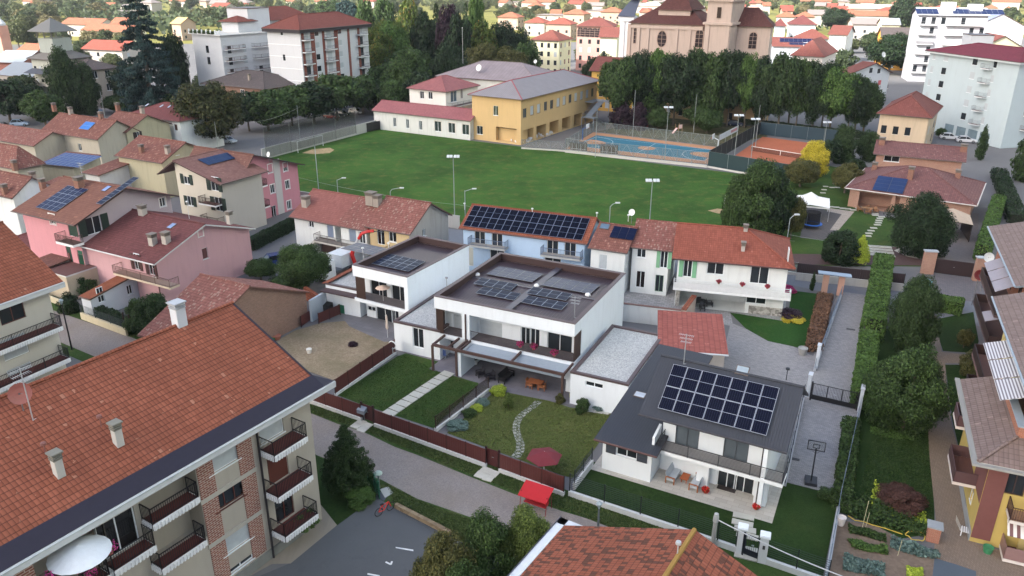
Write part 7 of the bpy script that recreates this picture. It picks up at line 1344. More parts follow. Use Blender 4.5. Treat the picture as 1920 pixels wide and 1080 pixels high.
fence((1060, 281.5), (1325, 309.5), 2.6, 'white braced fence on the near side of the basketball court', 'truss', (146, 154, 158), .5, 3.2, (110, 120, 126), base=plaster((196, 194, 188), .4)); fence((1113, 247.5), (1345, 276.5), 2.6, 'white braced fence on the far side of the basketball court', 'truss', (140, 150, 152), .1, 3.2, (120, 130, 134))
fence((978, 276.5), (1060, 281.5), 1.8, 'grey braced fence before the school arcade', 'truss', (130, 138, 144), .3, 3, (120, 128, 134), base=plaster((196, 194, 188), .4)); fence((1060, 281), (1113, 248), 2.4, 'grey wire fence on the school side of the court', 'net', (120, 136, 136), 0, 3, (130, 138, 142), alpha=.25)
GN = (34, 58, 62)
fence((1327, 311), (1480, 338), 3.0, 'dark green windscreen fence on the near side of the tennis court', 'net', GN, .3, 4, (130, 138, 138), alpha=.9, base=plaster((200, 198, 192), .4)); fence((1329, 309), (1424, 252), 3.0, 'dark windscreen fence between basketball and tennis courts', 'net', (24, 34, 38), .1, 4, (100, 108, 110), alpha=.93); fence((1424, 252), (1575, 269), 3.0, 'dark blue green windscreen fence on the far side of the tennis court', 'net', (36, 58, 70), .1, 4, (110, 118, 120), alpha=.93)
X, Y = G(1347, 277); r_ = root('banner', (X, Y, 0), math.radians(58), 'long white banner with red marks on the end of the court fence', 'banner'); MB().box(0, -.03, 1.6, 14, .03, 2.9).obj('cloth', plain((212, 214, 220)), r_); m = MB()
for k in range(6): m.box(8.4 + k * .85, -.045, 2.0, 8.9 + k * .85, .045, 2.6)
m.obj('marks', plain((190, 60, 66)), r_)
for k in range(4): MB().tube((k * 4.6, 0, 0), (k * 4.6, 0, 3), .05).obj('post', plain((150, 156, 160)), r_)
lwall((1161, 600), (1274, 614), 2.1, .25, plaster((214, 216, 214), .5), 'white wall with toothed coping behind the gravel roof', cap=plain((120, 90, 80))); lwall((1279, 612), (1299, 584), 2.0, .5, plaster((196, 180, 168), .3), 'short wall capped with orange tiles beside the red roof', cap=T_ORANGE)
lwall((584, 603), (613, 585), 2.6, .25, plaster((186, 196, 206), .3), 'pale blue grey wall between the barn and the white wing'); lwall((610, 585), (574, 560), 1.6, .4, T_ORANGE, 'low tiled rubble wall behind the pale blue wall')
fence((565, 612), (583, 600), 1.2, 'short brown panel fence beside the barn', 'panel', BR, .1, 1.5); fence((598, 606), (638, 589), 1.2, 'brown panel fence with a step between patio and bare soil', 'panel', BR, .1, 2)
lwall((60, 552), (126, 577), .75, .2, plaster((196, 186, 160), .4), 'low cream wall along the lane near the left apartment block'); fence((152, 586), (236, 617), 1.0, 'low cream wall with thin dark rails before the white shed', 'rails', (60, 72, 74), .8, 2.4, base=plaster((196, 186, 160), .4), post=(60, 70, 72)); gate((236, 617), (247, 621), 1.9, 'small dark iron gate in the cream wall by the lane', (50, 56, 60), 'bars')
for x, y, lb in ((1737, 513, 'left brick gatepost of the villa drive'), (1834, 526, 'right brick gatepost of the villa drive')): X, Y = G(x, y); r_ = root('gate_pillar', (X, Y, 0), math.radians(-8), lb, 'gate post'); MB().box(-.75, -.3, 0, .75, .3, 3.1).obj('shaft', BKV, r_); MB().box(-.85, -.4, 3.101, .85, .4, 3.25).obj('cap', plain((160, 168, 176)), r_)
gate((1747, 511), (1823, 521), 2.0, 'wide dark plank gate of the villa drive', (56, 44, 46), 'panel', .1, 2)
r_ = root('tiled_gateway', (*G(1559, 551), 0), math.radians(-20), 'little gateway of two peach pillars under a blue grey slab', 'gateway')
for x in (-.9, .9): MB().box(x - .35, -.35, 0, x + .35, .35, 2.5).obj('pillar', plaster((196, 156, 140), .3), r_)
MB().solid([(-1.9, -1.1, 2.9), (1.9, -1.1, 2.9), (1.9, 1.1, 2.5), (-1.9, 1.1, 2.5)], [(0, 1, 2, 3)], .12, 0, 0).obj('roof_slab', plain((140, 158, 178)), r_)
X, Y = G(1733, 548); r_ = root('waste_bin', (X, Y, 0), .2, 'light blue bin by the villa forecourt', 'bin'); MB().box(-.45, -.45, 0, .45, .45, 1.5).obj('body', plain((90, 140, 156)), r_); MB().box(-.5, -.5, 1.502, .5, .5, 1.62).obj('lid', plain((120, 170, 186)), r_)
# ================= POLES AND LAMPS
def pole(px, py, ty, label, kind='flood', group=None, c=(150, 158, 160), r=.09, arm=1.6, name=None, rz=0.0, cat='lamp post'):
    X, Y = G(px, py); h = zat(X, Y, ty); r_ = root(name or ('floodlight_mast' if kind == 'flood' else 'street_lamp'), (X, Y, 0), rz, label, cat, group); m = MB(); m.tube((0, 0, 0), (0, 0, h if kind not in ('arm', 'curve') else h - .6), r, r * .6, 8)
    if kind == 'curve': m.path([(0, 0, h - .6), (.3, 0, h - .25), (arm, 0, h)], r * .6)
    if kind == 'arm': m.path([(0, 0, h - .7), (arm, 0, h - .3)], r * .6)
    m.obj('pole', plain(c, .5, .4), r_); m = MB()
    if kind == 'flood':
        m.beam((-.8, 0, h), (.8, 0, h), .08, .08)
        for x in (-.75, -.3, .3, .75): MB().solid([(x - .2, -.3, h - .05), (x + .2, -.3, h - .05), (x + .2, .15, h + .18), (x - .2, .15, h + .18)], [(0, 1, 2, 3)], .12, 0, 0).obj('lamp', plain((200, 206, 210), .3), r_)
        m.obj('crossbar', plain(c, .5, .4), r_)
    elif kind in ('curve', 'arm'): m.box(arm - .1, -.16, h - .36 if kind == 'arm' else h - .08, arm + .55, .16, h - .24 if kind == 'arm' else h + .06); m.obj('lamp', plain((196, 200, 202), .4), r_)
    elif kind == 'lantern': m.lathe([(.05, h - .55), (.2, h - .15), (.24, h - .1), (.05, h + .1), (0, h + .14)], n=8); m.obj('lantern', plain((150, 164, 172), .3), r_)
    elif kind == 'mush': m.lathe([(.32, h - .02), (.34, h + .05), (.2, h + .18), (0, h + .2)], n=10); m.obj('lamp_shade', plain((150, 170, 160), .4), r_)
    return r_
pole(853, 426, 293, 'tall double floodlight mast in front of the pitch, left of the blue house'); pole(1214, 470, 338, 'tall double floodlight mast behind the dish roof'); pole(599, 372, 273, 'thin tall pole before the left goal', 'plain', c=(170, 180, 184), name='pole')
pole(637, 402, 330, 'street lamp with a short twin head behind the old red roof', 'arm', arm=.9); pole(735, 418, 352, 'curved street lamp behind the mottled roof', 'curve'); pole(873, 436, 350, 'street lamp with a flat head behind the blue house gable', 'arm', arm=1.2); pole(1140, 468, 380, 'curved street lamp behind the solar row house', 'curve', arm=.8); pole(1468, 505, 402, 'bent white street lamp behind the corner villa', 'curve', arm=.6)
pole(135, 655, 562, 'black lamp post on the lane at the left', 'lantern', c=(36, 38, 42)); pole(1121, 994, 942, 'grey lantern post on the verge, above the bottom tiled roof', 'lantern', c=(112, 120, 124)); pole(711, 915, 888, 'short mushroom lamp by the green garden fence', 'mush', c=(120, 130, 124))
CL = [(1116, 295, 205), (1186, 258, 169), (1246, 301, 201), (1300, 251, 177), (1374, 320, 216), (1407, 306, 223), (1416, 277, 197), (1545, 268, 229), (1581, 238, 207)]
for i, (x, y, t) in enumerate(CL): pole(x, y, t, ('court mast before the left end of the basketball court', 'court mast behind the basketball court, left', 'court mast in front of the court centre', 'court mast behind the basketball court, right', 'mast at the green fence corner', 'mast on the tennis court side line', 'mast beside the tennis net post', 'mast behind the golden tree', 'mast behind the dark conifers')[i], 'flood' if i in (2, 4, 5, 7) else 'plain', name='court_mast', r=.08)
for x, y, t, lb in ((327, 185, 110, 'tall street lamp in front of the cedar'), (563, 262, 197, 'thin net pole at the left end of the pitch'), (302, 205, 150, 'short lamp by the cedar'), (867, 165, 76, 'tall thin mast before the dark grove'), (732, 198, 155, 'T shaped line pole before the grove'), (412, 300, 228, 'thin aerial mast by the pink apartment roof'), (212, 300, 170, 'old pole between the clustered roofs')): pole(x, y, t, lb, 'arm' if 'lamp' in lb else 'plain', r=.07, name='line_pole' if 'lamp' not in lb else None, cat='pole')
X, Y = G(1336, 1026); hp = zat(X, Y, 966); r_ = root('utility_pole', (X, Y, 0), 0, 'round concrete utility pole with a looped white cable', 'pole'); MB().tube((0, 0, 0), (0, 0, hp), .17, .14, 10).obj('pole', plain((150, 150, 148), .9), r_); MB().lathe([(.2, hp - .5), (.2, hp - .2), (.15, hp + .12), (0, hp + .16)], n=8).obj('cap', plain((170, 172, 172)), r_)
def wire(p, q, label, sag=.4, r=.02, c=(206, 208, 210), n=14, name='cable'):
    p, q = Vector(p), Vector(q); m = MB(); P_ = [p.lerp(q, k / n) - Vector((0, 0, sag * 4 * (k / n) * (1 - k / n))) for k in range(n + 1)]; m.path(P_, r, 4); return tag(m.obj(name, plain(c, .6)), label, 'cable')
wire((X, Y, hp - .3), (*G(1660, 1110, 3.2), 3.2), 'thick white cable running from the utility pole over the garden corner', .3, .035)
def at(px, py, Yw): d = ray(px, py); t = Yw / d[1]; return (d[0] * t, Yw, CAMH + d[2] * t)
for i, (a, b, lb) in enumerate(((at(563, 200, 150), at(470, 230, 152), 'thin wire from the net pole to the left'), (at(560, 333, 128), at(860, 384, 122), 'thin wire above the old row, over the pitch'), (at(860, 384, 122), at(1490, 452, 108), 'thin wire above the blue house roof'), (at(1480, 440, 106), at(1720, 462, 104), 'thin wire across the villa garden'), (at(205, 145, 230), at(375, 156, 232), 'thin wire below the cedar'))): wire(a, b, lb, .5, .018, (150, 160, 158))
# ================= SPORTS THINGS
def goal(p0, p1, label, depth=1.6):
    a, b = np.array(G(*p0)), np.array(G(*p1)); L = float(np.linalg.norm(b - a)); r_ = root('football_goal', (a[0], a[1], 0), math.atan2(b[1] - a[1], b[0] - a[0]), label, 'football goal'); m = MB(); m.tube((0, 0, 0), (0, 0, 2.44), .08); m.tube((L, 0, 0), (L, 0, 2.44), .08); m.tube((0, 0, 2.44), (L, 0, 2.44), .08); m.obj('frame', plain((222, 226, 228), .4), r_)
    m = MB()
    for x in (0, L): m.tube((x, 0, 2.44), (x, depth, 2.3), .04); m.tube((x, depth, 2.3), (x, depth + .3, 0), .04)
    m.obj('net_support', plain((190, 196, 200), .4), r_); m = MB(); m.face([(0, depth, 2.3), (L, depth, 2.3), (L, depth + .3, 0), (0, depth + .3, 0)]); m.face([(0, 0, 2.44), (L, 0, 2.44), (L, depth, 2.3), (0, depth, 2.3)]); m.obj('net', meshm((170, 176, 180), .16), r_)
goal((559, 286.5), (606, 273.5), 'white football goal at the left end of the pitch'); goal((1384, 377), (1357, 394), 'white football goal half hidden by the big hornbeam', 1.4)
def hoop(px, py, label, rz, h=3.05, reach=1.2, c=(60, 96, 150)):
    X, Y = G(px, py); r_ = root('basketball_hoop', (X, Y, 0), rz, label, 'basketball hoop'); m = MB(); m.tube((0, 0, 0), (0, 0, h - .3), .14); m.path([(0, 0, h - .3), (reach, 0, h + .2)], .09); m.obj('post', plain(c, .4), r_); m = MB(); m.box(reach, -.9, h - .15, reach + .05, .9, h + .95); m.obj('backboard', plain((226, 230, 234), .3), r_); m = MB(); n = 14
    for k in range(n): a, b = 2 * PI * k / n, 2 * PI * (k + 1) / n; m.tube((reach + .35 + .23 * math.cos(a), .23 * math.sin(a), h), (reach + .35 + .23 * math.cos(b), .23 * math.sin(b), h), .02, None, 4)
    m.obj('rim', plain((200, 80, 50)), r_)
hoop(1092, 263, 'blue white basketball hoop at the school end of the court', math.radians(-28)); hoop(1345, 286, 'white basketball hoop at the tennis end of the court', math.radians(152), c=(200, 206, 210))
X, Y = G(1520, 902); r_ = root('basketball_stand', (X, Y, 0), math.radians(-20), 'portable black basketball stand on the cobbled yard', 'basketball hoop'); MB().box(-.45, -.75, .02, .45, .35, .28).obj('base', plain((44, 46, 52)), r_); MB().tube((0, -.3, .2), (0, .1, 3.0), .055).obj('pole', plain((30, 32, 36), .4), r_); m = MB()
for q in ((-.65, .65, 2.72, 2.78), (-.65, .65, 3.52, 3.58), (-.65, -.59, 2.72, 3.58), (.59, .65, 2.72, 3.58), (-.25, .25, 2.95, 3.0), (-.25, .25, 3.25, 3.3), (-.25, -.2, 2.95, 3.3), (.2, .25, 2.95, 3.3)): m.box(q[0], .12, q[2], q[1], .17, q[3])
m.obj('backboard_frame', plain((30, 32, 36), .4), r_); MB().box(-.6, .135, 2.77, .6, .15, 3.53).obj('backboard', meshm((120, 126, 134), .3), r_); m = MB()
for k in range(12): a, b = 2 * PI * k / 12, 2 * PI * (k + 1) / 12; m.tube((.23 * math.cos(a), -.15 + .23 * math.sin(a), 2.85), (.23 * math.cos(b), -.15 + .23 * math.sin(b), 2.85), .018, None, 4)
m.obj('rim', plain((60, 56, 56)), r_)
for x, y, lb in ((1083, 283.5, 'left dugout shelter on the pitch side'), (1140, 289.5, 'right dugout shelter on the pitch side')):
    X, Y = G(x, y); r_ = root('dugout', (X, Y, 0), math.radians(-25), lb, 'dugout'); MB().solid([(-2, -.9, 2.0), (2, -.9, 2.0), (2, .6, 2.1), (-2, .6, 2.1)], [(0, 1, 2, 3)], .08, 0, 0).obj('roof', plain((60, 56, 54)), r_); MB().box(-2, .55, 0, 2, .6, 2).obj('back_panel', plain((96, 84, 72)), r_); MB().box(-1.8, .0, .4, 1.8, .4, .5).obj('bench', plain((150, 150, 150)), r_); MB().box(-2.1, -1.1, 0, 2.1, .7, .08).obj('slab', plain((190, 190, 186)), r_)
    for x_ in (-2, -1, 0, 1, 2): MB().tube((x_, -.85, 0), (x_, -.85, 2), .04).obj('post', plain((200, 204, 206)), r_)
m = MB(); a, b = np.array(G(1408, 283)), np.array(G(1520, 301)); L = float(np.linalg.norm(b - a)); r_ = root('tennis_net', (a[0], a[1], 0), math.atan2(b[1] - a[1], b[0] - a[0]), 'tennis net with a white top band across the clay court', 'tennis net'); MB().box(0, -.01, .05, L, .01, 1.0).obj('net', meshm((70, 50, 46), .35), r_); MB().box(0, -.03, 1.0, L, .03, 1.1).obj('band', plain((228, 228, 226)), r_); MB().box(L / 2 - .05, -.02, 0, L / 2 + .05, .02, 1).obj('strap', plain((228, 228, 226)), r_)
for x_ in (0, L): MB().tube((x_, 0, 0), (x_, 0, 1.15), .05).obj('post', plain((110, 112, 112)), r_)
r_ = root('playhouse', (*G(1206, 238), 0), .3, 'little red playhouse behind the far court fence', 'playhouse'); MB().box(-1, -.9, 0, 1, .9, 1.3).obj('wall', plain((160, 50, 44)), r_); MB().solid([(-1.2, -1.1, 1.3), (0, -1.1, 2.0), (1.2, -1.1, 1.3), (1.2, 1.1, 1.3), (0, 1.1, 2.0), (-1.2, 1.1, 1.3)], [(0, 1, 4, 5), (1, 2, 3, 4)], .08, 0, 0).obj('roof', plain((176, 64, 52)), r_)
r_ = root('play_tower', (*G(1272, 250), 0), .5, 'white and pink slide tower behind the court fence', 'slide'); MB().box(-.6, -.6, 1.2, .6, .6, 1.3).obj('platform', plain((150, 110, 80)), r_); MB().solid([(-1.9, -.3, .2), (-.6, -.3, 1.4), (-.6, .3, 1.4), (-1.9, .3, .2)], [(0, 1, 2, 3)], .06, 0, 0).obj('slide', plain((226, 190, 186)), r_); MB().box(-.5, -.6, 1.3, .5, -.55, 2.2).obj('panel', plain((226, 196, 190)), r_)
for x_ in (-.6, .6):
    for y_ in (-.6, .6): MB().box(x_ - .05, y_ - .05, 0, x_ + .05, y_ + .05, 2.3).obj('leg', plain((150, 120, 90)), r_)
# ================= CARS
def carproto(c, suv=False):
    r_ = root('parked_car', (0, 0, 0)); L, Wd, h1_, h2_ = 4.3, 1.78, .92 if not suv else 1.05, 1.47 if not suv else 1.68
    def loft(secs, mats, name):
        m = MB()
        for (p, q) in zip(secs, secs[1:]):
            n = len(p)
            for k in range(n - 1): m.face([p[k], q[k], q[k + 1], p[k + 1]])
        m.face(secs[0][::-1]); m.face(secs[-1]); return m.obj(name, mats, r_)
    def sec(x, z0, z1, w0, w1): return [(x, -w0 / 2, z0), (x, -w0 / 2, z0 + .3), (x, -w1 / 2, z1 - .06), (x, -w1 / 2 + .1, z1), (x, w1 / 2 - .1, z1), (x, w1 / 2, z1 - .06), (x, w0 / 2, z0 + .3), (x, w0 / 2, z0)]
    P = plain(c, .25, .2); loft([sec(-L / 2, .34, h1_ - .2, Wd - .3, Wd - .4), sec(-L / 2 + .12, .24, h1_ - .03, Wd - .08, Wd - .16), sec(-L / 2 + 1.1, .2, h1_, Wd, Wd - .08), sec(L / 2 - 1.2, .2, h1_, Wd, Wd - .08), sec(L / 2 - .25, .24, h1_ - .17, Wd - .06, Wd - .2), sec(L / 2, .34, h1_ - .34, Wd - .36, Wd - .46)], P, 'body')
    g = MB(); x0, x1, x2, x3 = -L / 2 + .25, -L / 2 + .75, L / 2 - 2.0, L / 2 - 1.15; w0, w1 = Wd - .14, Wd - .46; b = [(x0, -w0 / 2, h1_ - .05), (x3, -w0 / 2, h1_ - .05), (x3, w0 / 2, h1_ - .05), (x0, w0 / 2, h1_ - .05)]; t = [(x1, -w1 / 2, h2_ - .05), (x2, -w1 / 2, h2_ - .05), (x2, w1 / 2, h2_ - .05), (x1, w1 / 2, h2_ - .05)]
    for k in range(4): g.face([b[k], b[(k + 1) % 4], t[(k + 1) % 4], t[k]])
    g.obj('windows', glass((30, 34, 40)), r_); m = MB(); m.box(x1 - .06, -w1 / 2 - .03, h2_ - .06, x2 + .06, w1 / 2 + .03, h2_)
    for s_ in (-1, 1):
        for (p, q) in ((b[0 if s_ < 0 else 3], t[0 if s_ < 0 else 3]), (b[1 if s_ < 0 else 2], t[1 if s_ < 0 else 2])): m.tube(p, q, .045, None, 4)
        m.tube((-.25, s_ * w0 / 2, h1_ - .05), (-.25, s_ * w1 / 2, h2_ - .04), .045, None, 4)
    m.obj('roof', P, r_)
    for x_ in (-L / 2 + .8, L / 2 - .85):
        for s_ in (-1, 1): w_ = MB().tube((x_, s_ * (Wd / 2 - .2), .32), (x_, s_ * (Wd / 2 + .02), .32), .32, None, 14).obj('wheel', plain((24, 24, 26), .8), r_); MB().tube((x_, s_ * (Wd / 2 + .021), .32), (x_, s_ * (Wd / 2 + .03), .32), .19, None, 10).obj('rim', plain((160, 162, 166), .3, .7), w_)
    for s_ in (-1, 1): MB().box(L / 2 - .2, s_ * .62 - .16, .58, L / 2 - .02, s_ * .62 + .16, .7).obj('headlight', plain((216, 220, 224), .1), r_); MB().box(-L / 2 - .01, s_ * .6 - .14, .62, -L / 2 + .15, s_ * .6 + .14, .78).obj('tail_light', plain((150, 20, 20), .2), r_)
    return r_
CARS = [(668, 213, -24, (226, 228, 230), 'white estate car parked under the street trees'), (642, 218, -24, (40, 42, 48), 'dark car parked left of the white estate car'), (622, 222, -24, (120, 34, 36), 'dark red car parked under the street trees'), (706, 195, -20, (214, 218, 222), 'white car at the end of the tree lined street'), (8, 242, 8, (120, 122, 128), 'grey off road car at the left edge'), (38, 236, 14, (176, 196, 220), 'light blue car parked beside the grey off road car'), (178, 212, 28, (160, 190, 220), 'light blue car behind the long tiled house'), (524, 494, 34, (40, 60, 110), 'dark blue car in the court between the bushes'), (1780, 261, -18, (230, 232, 234), 'white car parked by the pale blue block, left of two'), (1811, 267, -18, (226, 228, 232), 'white car parked by the pale blue block, right of two'), (1379, 236, -12, (38, 48, 70), 'navy car under the plane trees'), (1911, 233, 70, (170, 60, 80), 'red car on the street at the right edge'), (428, 268, -26, (190, 196, 204), 'silver car beside the big round tree'), (395, 272, -26, (46, 60, 80), 'dark car under the big round tree'), (1392, 212, -12, (200, 206, 210), 'white van like car behind the plane trunks')]
for (x, y, a_, c, lb) in CARS:
    X, Y = G(x, y); r_ = carproto(c, 'off road' in lb or 'van' in lb); r_.location = (X, Y, .02); r_.rotation_euler = (0, 0, math.radians(a_)); tag(r_, lb, 'car')
# crane truck
X, Y = G(640, 512); Yt = Y; r_ = root('crane_truck', (X, Y, 0), math.radians(115), 'white truck with a folded red loading crane behind the smaller modern house', 'truck'); MB().box(-3.6, -1.1, .9, 2.0, 1.1, 1.15).obj('flatbed', plain((90, 96, 104)), r_); m = MB(); m.solid([(-3.5, -1.15, 2.9), (1.0, -1.15, 2.9), (1.0, 1.15, 2.9), (-3.5, 1.15, 2.9)], [(0, 1, 2, 3)], 1.7, 0, 0); m.obj('cargo_box', plain((206, 214, 220), .5), r_)
r_.rotation_euler = (0, 0, math.radians(240)); m = MB(); m.box(2.2, -1.15, .55, 4.0, 1.15, 2.5); m.box(2.2, -1.1, 2.5, 3.6, 1.1, 2.75); cb = m.obj('cab', plain((226, 230, 232), .4), r_); MB().box(4.002, -1.0, 1.5, 4.03, 1.0, 2.35).obj('windscreen', glass(), cb); MB().box(2.9, 1.152, 1.5, 3.8, 1.17, 2.3).obj('side_window', glass(), cb); MB().box(2.9, -1.17, 1.5, 3.8, -1.152, 2.3).obj('side_window', glass(), cb)
for x_ in (3.1, -1.2, -2.6):
    for s_ in (-1, 1): MB().tube((x_, s_ * .8, .5), (x_, s_ * 1.12, .5), .5, None, 14).obj('wheel', plain((26, 26, 28), .8), r_)
cr_ = root('loading_crane', (0, 0, 0), 0); cr_.parent = r_; m = MB(); inv = Matrix.Translation((X, Y, 0)) @ Matrix.Rotation(math.radians(240), 4, 'Z'); inv.invert()
P_ = [inv @ Vector(at(x, y, Yt)) for x, y in ((668, 500), (660, 478), (663, 462), (672, 448))]; Q_ = [inv @ Vector(at(x, y, Yt)) for x, y in ((672, 448), (678, 438), (690, 434), (701, 433))]; R_ = [inv @ Vector(at(x, y, Yt)) for x, y in ((701, 434), (718, 434))]
bpy.data.objects.remove(cr_); MB().path(P_[:3], .28, 6).obj('crane_mast', plain((196, 44, 40), .4), r_); MB().path(P_[2:], .16, 6).obj('crane_link', plain((190, 190, 192), .4), r_); MB().path(Q_, .2, 6).obj('crane_arm', plain((196, 44, 40), .4), r_); MB().path(R_, .06, 6).obj('crane_tip', plain((50, 50, 54), .4), r_)
# ================= GARDEN AND TERRACE THINGS
def parasol(X, Y, z, r, c, label, h=2.2, n=8, droop=.45, name='parasol', tilt=None, closed=False):
    o = root(name, (X, Y, z), .2, label, 'parasol'); MB().tube((0, 0, 0), (0, 0, h), .03).obj('pole', plain((200, 200, 200), .4), o); m = MB()
    if closed: m.lathe([(.02, h + .05), (.09, h - .2), (.16, h * .45), (.1, h * .38)], n=8)
    else:
        T = [(0, 0, h)] + [(r * .5 * math.cos(2 * PI * k / n), r * .5 * math.sin(2 * PI * k / n), h - droop * .38) for k in range(n)] + [(r * math.cos(2 * PI * k / n), r * math.sin(2 * PI * k / n), h - droop) for k in range(n)]
        F = [(0, 1 + k, 1 + (k + 1) % n) for k in range(n)] + [(1 + k, 1 + n + k, 1 + n + (k + 1) % n, 1 + (k + 1) % n) for k in range(n)]; m.solid(T, F, .02, 0, 0)
    m.obj('canopy', plain(c, .8), o); return o
X, Y = G(1020, 884); parasol(X, Y, 0, 1.45, (110, 34, 44), 'dark red parasol behind the brown fence', 1.9, 6, .5)
u, z = ap.wh('f', 147, 1030, .9); X, Y = ap.world(u, ap.y0 - .9); parasol(X, Y, 7.3, 1.5, (214, 220, 226), 'big white parasol on the foreground apartment balcony', z - 7.3 + .25, 20, .55)
X, Y = G(727, 633); parasol(X, Y, 0, .3, (206, 190, 176), 'closed beige parasol on the patio of the smaller modern house', 2.7, closed=True); u, z = h1.wh('f', 718, 552, 1.1); X, Y = h1.world(u, .8); parasol(X, Y, 3.0, .8, (214, 190, 176), 'open beige parasol on the smaller modern balcony', 1.9, 8, .3)
X, Y = G(1005, 952); o = root('garden_swing', (X, Y, 0), math.radians(-28), 'red canopied garden swing bench on the verge by the brown fence', 'swing bench'); MB().solid([(-1.15, -.75, 1.25), (1.15, -.75, 1.25), (1.15, .6, 1.75), (-1.15, .6, 1.75)], [(0, 1, 2, 3)], .05, 0, 0).obj('canopy', plain((176, 26, 36), .8), o); MB().box(-.9, -.3, .42, .9, .25, .5).obj('seat', plain((150, 30, 36)), o); MB().box(-.9, .25, .5, .9, .32, .95).obj('backrest', plain((150, 30, 36)), o)
for x_ in (-1.05, 1.05):
    for y_ in (-.6, .5): MB().tube((x_, y_, 0), (x_, y_ * .6, 1.5), .03).obj('leg', plain((120, 30, 34)), o)
def seat(X, Y, z, rz, c, cf, label, name='armchair', w=.75, group=None):
    o = root(name, (X, Y, z), math.radians(rz), label, 'chair', group); MB().box(-w / 2, -.35, .28, w / 2, .3, .45).obj('cushion', plain(c, .9), o); MB().solid([(-w / 2, .2, .5), (w / 2, .2, .5), (w / 2, .4, .95), (-w / 2, .4, .95)], [(0, 1, 2, 3)], .12, 0, 0).obj('backrest', plain(c, .9), o)
    for x_ in (-w / 2, w / 2):
        MB().box(x_ - .04, -.38, .55, x_ + .04, .35, .62).obj('armrest', plain(cf, .6), o)
        for y_ in (-.34, .32): MB().box(x_ - .04, y_ - .04, 0, x_ + .04, y_ + .04, .56).obj('leg', plain(cf, .6), o)
    return o
WD = (150, 92, 52); GC = (176, 184, 192)
for x, y, rz, w_, lb in ((1262, 897, 60, 1.7, 'wooden sofa with grey cushions under the white balcony, left'), (1306, 911, -120, 1.7, 'wooden sofa with grey cushions under the white balcony, beside the pillar')): X, Y = G(x, y); seat(X, Y, .03, rz, GC, WD, lb, 'sofa', w_)
def table(X, Y, z, rz, w, d, h, c, label, name='table', round_=False):
    o = root(name, (X, Y, z), math.radians(rz), label, 'table'); m = MB()
    if round_: m.lathe([(0, h), (w / 2, h), (w / 2, h - .05), (0, h - .05)], n=16)
    else: m.box(-w / 2, -d / 2, h - .05, w / 2, d / 2, h)
    m.obj('tabletop', plain(c, .6), o)
    for a_ in (-1, 1):
        for b_ in (-1, 1): MB().box(a_ * w * .32 - .03, b_ * d * .32 - .03, 0, a_ * w * .32 + .03, b_ * d * .32 + .03, h - .05).obj('leg', plain(c, .6), o)
    return o
X, Y = G(1284, 902); table(X, Y, .03, 60, .9, .6, .42, (160, 84, 44), 'low orange wooden table between the two sofas'); X, Y = G(1362, 917); MB_ = MB().box(-.7, -.3, .03, .7, .3, .05); o = tag(MB_.obj('doormat', plain((52, 46, 46), .9)), 'dark doormat at the glass door of the terrace', 'doormat'); o.location = (X, Y, 0); o.rotation_euler = (0, 0, math.radians(-28))
X, Y = G(1004, 728); table(X, Y, .03, -26, 1.5, .9, .74, (156, 92, 56), 'orange wooden table under the pergola awning')
for x, y, rz, lb in ((994, 727, 60, 'wooden chair left of the orange table'), (1016, 731, -110, 'wooden chair right of the orange table')): X, Y = G(x, y); seat(X, Y, .03, rz, (150, 100, 70), (140, 84, 50), lb, 'chair', .5)
for x, y, lb in ((901, 706, 'black wicker chair on the left patio, standing free'), (920, 713, 'black wicker chair beside the pergola post')): X, Y = G(x, y); seat(X, Y, .03, -60, (36, 36, 44), (30, 30, 36), lb, 'wicker_chair', .6)
X, Y = G(949, 712); seat(X, Y, .03, 62, (30, 30, 34), (28, 28, 30), 'black wicker sofa by the white pier under the awning', 'sofa', 1.9)
def covered(px, py, w, d, h, c, label, rz=-26, name='covered_barbecue', cat='barbecue'): X, Y = G(px, py); o = root(name, (X, Y, 0), math.radians(rz), label, cat); MB().solid([(-w / 2, -d / 2, h * .85), (w / 2, -d / 2, h * .85), (w / 2, d / 2, h), (-w / 2, d / 2, h)], [(0, 1, 2, 3)], h * .83, 0, 0).obj('cover', plain(c, .7), o); MB().box(-w / 2 - .02, -d / 2 - .02, h * .3, w / 2 + .02, d / 2 + .02, h * .33).obj('strap', plain((60, 60, 66)), o); return o
covered(759, 655, 1.3, .7, 1.35, (22, 24, 30), 'black covered barbecue beside the lawn'); covered(612, 588, 1.5, .8, 1.4, (20, 22, 26), 'black covered barbecue against the pale blue wall')
for x, y, lb in ((862, 676, 'left clipped topiary ball in a white pot'), (892, 683, 'right clipped topiary ball in a white pot')):
    X, Y = G(x, y); o = root('topiary', (X, Y, 0), 0, lb, 'topiary'); MB().lathe([(0, .02), (.16, .02), (.22, .5), (0, .48)], n=10).obj('pot', plain((226, 228, 228)), o); q = np.random.default_rng(3); d = q.normal(0, 1, (300, 3)); d /= np.linalg.norm(d, axis=1)[:, None]; me = leafmesh('foliage', d * .27 + np.array([0, 0, .78]), d, .06, 2); me.materials.append(leafm((16, 24, 20), (36, 50, 40))); child('foliage', me, o)
X, Y = G(828, 668); o = root('drying_rack', (X, Y, 0), math.radians(-26), 'white laundry rack with pale clothes on the left patio', 'laundry rack'); m = MB()
for k in range(6): m.tube((-.9, -.3 + .12 * k, 1.0), (.9, -.3 + .12 * k, 1.0), .012, None, 4)
for x_ in (-.6, .6): m.tube((x_, -.35, 0), (x_, .35, 1.0), .02, None, 4); m.tube((x_, .35, 0), (x_, -.35, 1.0), .02, None, 4)
m.obj('frame', plain((226, 228, 230)), o); MB().box(-.8, -.31, .35, .1, -.29, 1.0).obj('white_sheet', plain((226, 232, 236)), o); MB().box(.2, -.31, .3, .7, -.29, 1.0).obj('blue_shirt', plain((80, 100, 150)), o)
